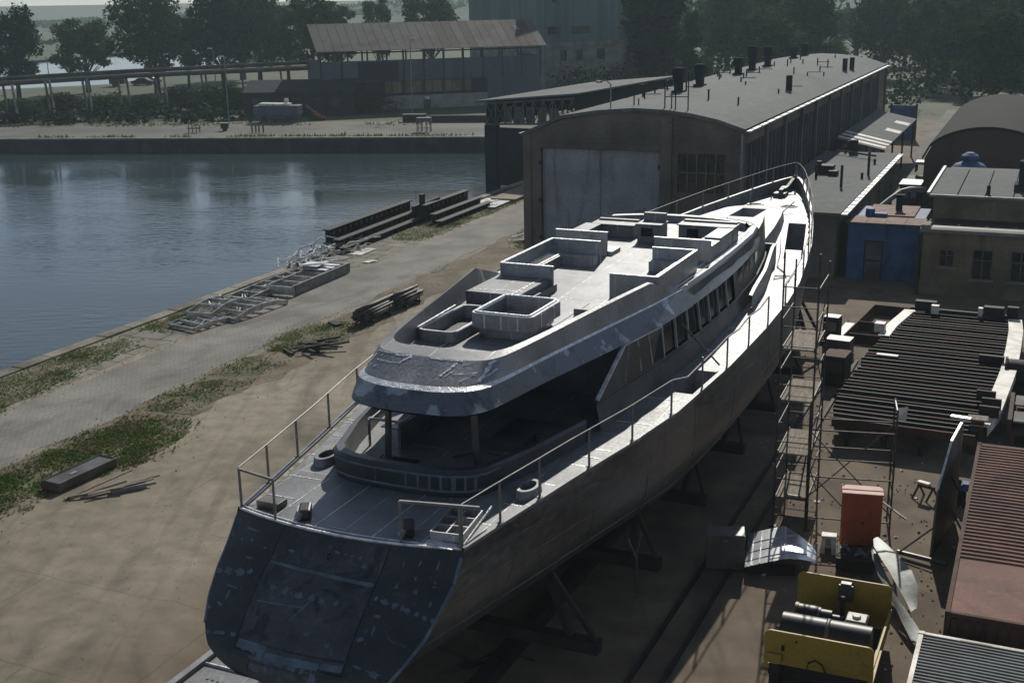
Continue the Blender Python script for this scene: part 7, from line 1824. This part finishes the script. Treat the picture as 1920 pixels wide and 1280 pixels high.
# ================================================================ TREES
rs = np.random.RandomState(11)
def leaf_mesh(name, blobs, n, size, mt_, seed):
    """leaf-sized quads spread over a cloud of overlapping ellipsoids"""
    r_ = np.random.RandomState(seed); V = []; 
    wts = np.array([b[3] * b[4] * b[5] for b in blobs]) ** .7; wts = wts / wts.sum()
    idx = r_.choice(len(blobs), n, p=wts)
    B_ = np.array(blobs)[idx]
    d = r_.normal(size=(n, 3)); d /= np.linalg.norm(d, axis=1)[:, None]
    rad = r_.uniform(.25, 1.0, n) ** .5 * r_.uniform(.85, 1.3, n)
    c = B_[:, :3] + d * rad[:, None] * B_[:, 3:6]
    nn = d * .6 + r_.normal(size=(n, 3)) * .6 + np.array([0, 0, .3]); nn /= np.linalg.norm(nn, axis=1)[:, None]
    a = np.cross(nn, r_.normal(size=(n, 3))); a /= np.linalg.norm(a, axis=1)[:, None] + 1e-9; b = np.cross(nn, a)
    s = size * r_.uniform(.55, 1.3, n)[:, None]
    q = np.stack([c - a * s, c + b * s * .6, c + a * s, c - b * s * .6], 1).reshape(-1, 3)
    me = bpy.data.meshes.new(name); me.from_pydata([tuple(p) for p in q.tolist()], [], [(4 * i, 4 * i + 1, 4 * i + 2, 4 * i + 3) for i in range(n)]); me.materials.append(mt_)
    return me
def make_tree(kind, seed):
    """unit tree, 10 m tall"""
    r_ = random.Random(seed); blobs = []; limbs = MB()
    if kind == 'poplar':
        for k in range(26): z = 1.0 + 9.0 * k / 26; w = 1.05 * math.sin(min(1, (z + .6) / 6) * 1.57) * (1 if z < 6.5 else max(.25, (10.4 - z) / 3.9)); a = r_.uniform(0, 6.28); blobs.append((math.cos(a) * w * .45, math.sin(a) * w * .45, z, w * .75, w * .75, .8))
        limbs.tube([(0, 0, 0), (0, 0, 3), (.05, 0, 9)], .22, 7, r2=.04)
    elif kind == 'cone':
        for k in range(20): z = 2.0 + 7.8 * k / 20; w = 1.9 * (1 - (z - 2) / 8.6) + .25; a = r_.uniform(0, 6.28); blobs.append((math.cos(a) * w * .5, math.sin(a) * w * .5, z, w * .6, w * .6, .7))
        limbs.tube([(0, 0, 0), (0, 0, 9)], .2, 7, r2=.03)
    elif kind == 'bush':
        for k in range(9): a = r_.uniform(0, 6.28); d = r_.uniform(0, 3.2); blobs.append((math.cos(a) * d, math.sin(a) * d, r_.uniform(2.5, 6.5) * (1 - d / 9), 2.6, 2.6, 2.6))
        for k in range(4): limbs.tube([(0, 0, 0), (r_.uniform(-1.5, 1.5), r_.uniform(-1.5, 1.5), 4)], .15, 5, r2=.05)
    else:
        top = 3.1 if kind == 'round' else 3.6
        limbs.tube([(0, 0, 0), (.06, .04, 1.6), (-.04, 0, 3.2), (.05, .05, 5.5), (0, 0, 8)], .30, 8, r2=.05)
        nb = 30 if kind == 'round' else 30
        for k in range(nb):
            a = k * 2.4 + r_.uniform(-.4, .4); f = (k + .5) / nb; z = (2.6 if kind == 'round' else 3.0) + (6.6 if kind == 'round' else 6.1) * f; w = (2.9 if kind == 'round' else 3.3) * math.sqrt(max(.05, 1 - ((f - .42) / .68) ** 2)); d = w * r_.uniform(.45, .95)
            p = (math.cos(a) * d, math.sin(a) * d, z + r_.uniform(-.3, .5)); rr = r_.uniform(.55, 1.45) * (1.0 if kind == 'round' else .8); blobs.append((*p, rr, rr, rr * .8))
            z0 = max(1.6, z - 1.8 - d * .4); limbs.tube([(0, 0, z0), (p[0] * .5, p[1] * .5, (z0 + p[2]) / 2 + .2), (p[0] * .95, p[1] * .95, p[2])], .09, 5, r2=.025)
        if kind == 'round': blobs += [(0, 0, 5, 1.5, 1.5, 1.4), (0, 0, 7.2, 1.5, 1.5, 1.3)]
    return blobs, limbs
PROTO = {}
def proto(kind, seed, n, size, mt_):
    k = (kind, seed, mt_.name)
    if k not in PROTO:
        blobs, limbs = make_tree(kind, seed)
        lo = limbs.build('trunk', M_BARK, link=False).data
        PROTO[k] = (leaf_mesh('crown', blobs, n, size, mt_, seed), lo)
    return PROTO[k]
def tree(px, y, top, wpx, kind, seed, label, mt_=None, n=6500, size=.20, grp='trees beyond the basin', base=None, name='broadleaf_tree', cat='tree'):
    mt_ = mt_ or M_LEAF
    p = WY(px, 200, y); p.z = 0
    h = WY(px, top, y).z; dist = math.hypot(p.y, CAM_H)
    w_m = wpx * dist / F_PX
    unit = {'poplar': 2.1, 'cone': 3.8, 'bush': 9.5}.get(kind, 7.2)
    sx = w_m / unit; sz = h / (10.2 if kind != 'bush' else 8.5)
    g = empty(name, p, rnd.uniform(0, 6.28), label, cat, grp)
    cm, tm_ = proto(kind, seed, n, size, mt_)
    for nm, me in (('trunk', tm_), ('crown', cm)):
        o = bpy.data.objects.new(nm, me); COL.objects.link(o); o.parent = g; o.scale = (sx, sx, sz)
    return g
T_ = tree
T_(38, 214, 12, 118, 'round', 1, 'leftmost dark tree by the river, cut by the left edge', M_LEAF3)
T_(170, 232, 22, 128, 'open', 2, 'airy rounded tree with visible trunk standing alone before the river, second from left', M_LEAF2)
T_(298, 228, -34, 150, 'round', 3, 'tall dark tree whose trunk rises behind the pipe bridge at the river', M_LEAF)
T_(358, 236, 14, 74, 'open', 4, 'slim tree right against the tall dark tree at the river', M_LEAF)
T_(425, 238, -46, 140, 'round', 5, 'broad tall tree left of the gap before the storage shed', M_LEAF3)
T_(492, 244, -20, 120, 'round', 1, 'dense dark tree in the middle of the row left of the storage shed', M_LEAF)
T_(545, 250, -6, 90, 'open', 2, 'pale loose tree half hidden in the row left of the storage shed', M_LEAF2)
T_(592, 236, -20, 130, 'open', 6, 'tree touching the left end of the storage shed roof', M_LEAF)
T_(714, 262, -12, 66, 'open', 4, 'small tree showing above the left half of the shed roof', M_LEAF2)
T_(812, 266, -30, 120, 'open', 2, 'spreading tree above the middle of the shed roof', M_LEAF)
T_(944, 270, -14, 40, 'open', 6, 'left of two thin saplings above the right end of the shed roof', M_LEAF2)
T_(986, 270, -22, 44, 'open', 4, 'right of two thin saplings above the right end of the shed roof', M_LEAF)
T_(1228, 200, -120, 104, 'poplar', 7, 'very tall dark poplar beside the teal hall', M_LEAF3, n=5200, size=.2, name='poplar_tree')
T_(1293, 190, 18, 84, 'cone', 8, 'pointed lighter green tree behind the hall roof next to the poplar', M_LEAF2, name='conical_tree')
T_(1360, 236, -40, 130, 'round', 3, 'dark tree right behind the pointed tree over the hall roof', M_LEAF)
T_(1440, 214, 14, 150, 'round', 5, 'broad low crowned tree behind the roof ventilators', M_LEAF)
T_(1515, 226, -20, 120, 'round', 1, 'tall tree left of the bright water gap', M_LEAF3)
T_(1560, 250, 60, 70, 'bush', 9, 'low pale bush below the bright water gap', M_LEAF2, name='bush', cat='bush')
T_(1650, 236, -30, 120, 'round', 3, 'dark tree right of the bright water gap', M_LEAF3)
T_(1735, 214, -20, 130, 'open', 6, 'loose crowned tree above the end of the hall', M_LEAF)
T_(1800, 196, 2, 130, 'round', 5, 'dark tree above the arched workshop, second from the right edge', M_LEAF3)
T_(1862, 168, 18, 170, 'round', 1, 'large rounded tree in front at the upper right corner', M_LEAF)
T_(1925, 190, -40, 130, 'round', 3, 'tall dark tree cut by the right edge', M_LEAF3)
T_(1405, 250, -30, 170, 'round', 4, 'tall tree behind the broad low crowned tree', M_LEAF3)
T_(1330, 262, -20, 150, 'open', 5, 'wide tree between the pointed tree and the broad low crown', M_LEAF)
T_(1475, 262, -40, 160, 'round', 2, 'far tree filling the skyline above the roof ventilators', M_LEAF)
T_(1765, 244, -50, 170, 'round', 6, 'wide far tree filling the skyline above the arched workshop', M_LEAF)
T_(1840, 226, -60, 160, 'round', 4, 'tall far tree behind the large rounded corner tree', M_LEAF3)
T_(460, 262, -40, 150, 'round', 2, 'farther tree filling the gap between the two tallest left trees', M_LEAF)
T_(640, 262, 0, 90, 'open', 1, 'small tree just past the left end of the shed roof', M_LEAF)
T_(1690, 270, 20, 120, 'round', 5, 'farther dark tree filling the gap over the annex lane', M_LEAF)
T_(1600, 300, 6, 110, 'open', 2, 'far tree behind the bright water gap', M_LEAF2)
for i, (px, y, top, w_, lab) in enumerate(((35, 178, 178, 90, 'dark bush under the leftmost pipe bridge post'), (112, 186, 172, 110, 'wide bush below the pipe bridge, second from left'), (205, 192, 166, 90, 'bush below the dark box trailer'), (268, 186, 172, 80, 'bush below the parked cars'),
                                           (335, 190, 160, 90, 'bush between the pipe posts and the clump'), (402, 184, 148, 95, 'tall rounded clump of shrubs left of the low dark building'), (440, 186, 150, 60, 'narrow shrub at the corner of the low dark building'), (690, 182, 170, 110, 'dark shrubs growing before the left half of the storage shed'), (1105, 200, 150, 80, 'shrub before the base of the teal hall'))):
    T_(px, y, top, w_, 'bush', 9 + i % 3, lab, (M_LEAF, M_LEAF3, M_LEAF2)[i % 3] if i != 5 else M_LEAF, n=2600, size=.30, grp='bushes beyond the basin', name='bush', cat='bush')
# undergrowth and distant woods: masses nobody could count
bl = []
for _ in range(260):
    p = WY(rnd.uniform(-120, 470), 200, rnd.uniform(171, 200)); bl.append((p.x, p.y, rnd.uniform(.3, 1.2), rnd.uniform(1, 2.2), rnd.uniform(1, 2), rnd.uniform(.5, 1.4)))
for _ in range(120):
    p = WY(rnd.uniform(1000, 1960), 200, rnd.uniform(170, 260)); bl.append((p.x, p.y, rnd.uniform(.6, 3), rnd.uniform(2, 4), rnd.uniform(1, 3), rnd.uniform(1, 3.5)))
o = bpy.data.objects.new('undergrowth', leaf_mesh('undergrowth', bl, 16000, .40, M_LEAF3, 4)); COL.objects.link(o); tag(o, 'dark undergrowth covering the ground beyond the far quay', 'undergrowth', kind='stuff')
bl = []
for _ in range(900):
    x = rnd.uniform(-480, 520); y = rnd.uniform(800, 960); f = lerp(y, [800, 870, 900, 960], [.4, .85, 1, 1.05]); bl.append((x, y, hgt(x) * f + rnd.uniform(-1, 1.5), rnd.uniform(5, 10), 5, rnd.uniform(1.6, 3.2) * (.6 if x < -150 else 1)))
for _ in range(170):
    x = rnd.uniform(-300, 60); y = lerp(x, [-300, 60], [395, 640]) + rnd.uniform(0, 25); bl.append((x, y, rnd.uniform(.5, 1.5), rnd.uniform(3, 8), 3, rnd.uniform(1, 2.2)))
for _ in range(160):
    x = rnd.uniform(40, 420); y = rnd.uniform(330, 520); bl.append((x, y, rnd.uniform(2, 8), rnd.uniform(6, 11), 6, rnd.uniform(3, 7)))
o = bpy.data.objects.new('distant_woods', leaf_mesh('distant_woods', bl, 30000, 1.5, M_LEAF, 5)); COL.objects.link(o); tag(o, 'distant wooded hills and hedges fading into blue haze beyond the river', 'woods', kind='stuff')
# grass tufts on the far quay edge
gb = MB()
for _ in range(2600):
    p = FQ_A + fd * rnd.uniform(-40, 75) + fn * (abs(rnd.gauss(0, 1.0)) + .8 if rnd.random() < .7 else rnd.uniform(14, 18)); h = rnd.uniform(.1, .5); w = rnd.uniform(.05, .2); a = rnd.uniform(0, 3.1)
    if nz(p.x * .15, p.y * .15, 1) < -.05: continue
    gb.add([(p.x - w * math.cos(a), p.y - w * math.sin(a), .02), (p.x + w * math.cos(a), p.y + w * math.sin(a), .02), (p.x + rnd.uniform(-.1, .1), p.y, h)], [(0, 1, 2)])
tag(gb.build('quay_weeds', M_GRASS), 'weeds growing along the edge of the far quay', 'weeds', kind='stuff')

# ---------------------------------------------------------------- haze: one closed box of even air round everything
HZ = 0.00034
if HZ > 0:
    mb = MB(); mb.b2(-1500, 1500, -60, 1250, -7, 42)
    hz = mb.build('haze', bpy.data.materials.new('haze')); tag(hz, 'thin blue haze in the air over the river and hills', 'haze', kind='stuff')
    hm = hz.data.materials[0]; hm.use_nodes = True; nt = hm.node_tree
    for nd in list(nt.nodes):
        if nd.type != 'OUTPUT_MATERIAL': nt.nodes.remove(nd)
    pv = nt.nodes.new('ShaderNodeVolumePrincipled'); pv.inputs['Color'].default_value = (.74, .92, .97, 1); pv.inputs['Density'].default_value = HZ; pv.inputs['Anisotropy'].default_value = .2
    nt.links.new(pv.outputs[0], nt.nodes['Material Output'].inputs['Volume'])

# ---------------------------------------------------------------- pieces one could count: each its own part
def split_pieces(o):
    me = o.data; par = list(range(len(me.vertices)))
    def find(i):
        while par[i] != i: par[i] = par[par[i]]; i = par[i]
        return i
    for p in me.polygons:
        a = find(p.vertices[0])
        for v in p.vertices[1:]: par[find(v)] = a
    groups = {}
    for p in me.polygons: groups.setdefault(find(p.vertices[0]), []).append(p)
    if not 1 < len(groups) <= 100: return
    smooth = [p.use_smooth for p in me.polygons]
    first = True; base = o.name.split('.')[0]; mats_ = list(me.materials)
    for g in groups.values():
        ids = sorted({v for p in g for v in p.vertices}); mp = {v: i for i, v in enumerate(ids)}
        nm = bpy.data.meshes.new(base); nm.from_pydata([tuple(me.vertices[v].co) for v in ids], [], [tuple(mp[v] for v in p.vertices) for p in g])
        for q in mats_: nm.materials.append(q)
        nm.polygons.foreach_set('material_index', [p.material_index for p in g]); nm.polygons.foreach_set('use_smooth', [p.use_smooth for p in g])
        if first: new = o; keep = nm; first = False
        else:
            new = o.copy(); new.data = nm; COL.objects.link(new)
    o.data = keep
SPLIT = {'vent_pipe', 'bracket', 'rung', 'loose_plate', 'chimney', 'roof_stack', 'sheet', 'brace', 'ledger', 'leg', 'bearer', 'stair_tread', 'prop', 'end_post', 'keel_blocks', 'timber', 'pipe', 'plank', 'seat_rim', 'low_wall', 'standing', 'side_strip', 'post', 'roof_machine', 'deck_riser', 'drum_band', 'scrap', 'cockpit_locker', 'ladder', 'hinge', 'side_bin', 'top_sheet'}
for o in list(COL.objects):
    if o.type == 'MESH' and o.parent is not None and o.name.split('.')[0] in SPLIT: split_pieces(o)
for o in COL.objects:
    if o.name.split('.')[0] == 'keel_blocks': o.name = 'keel_block'
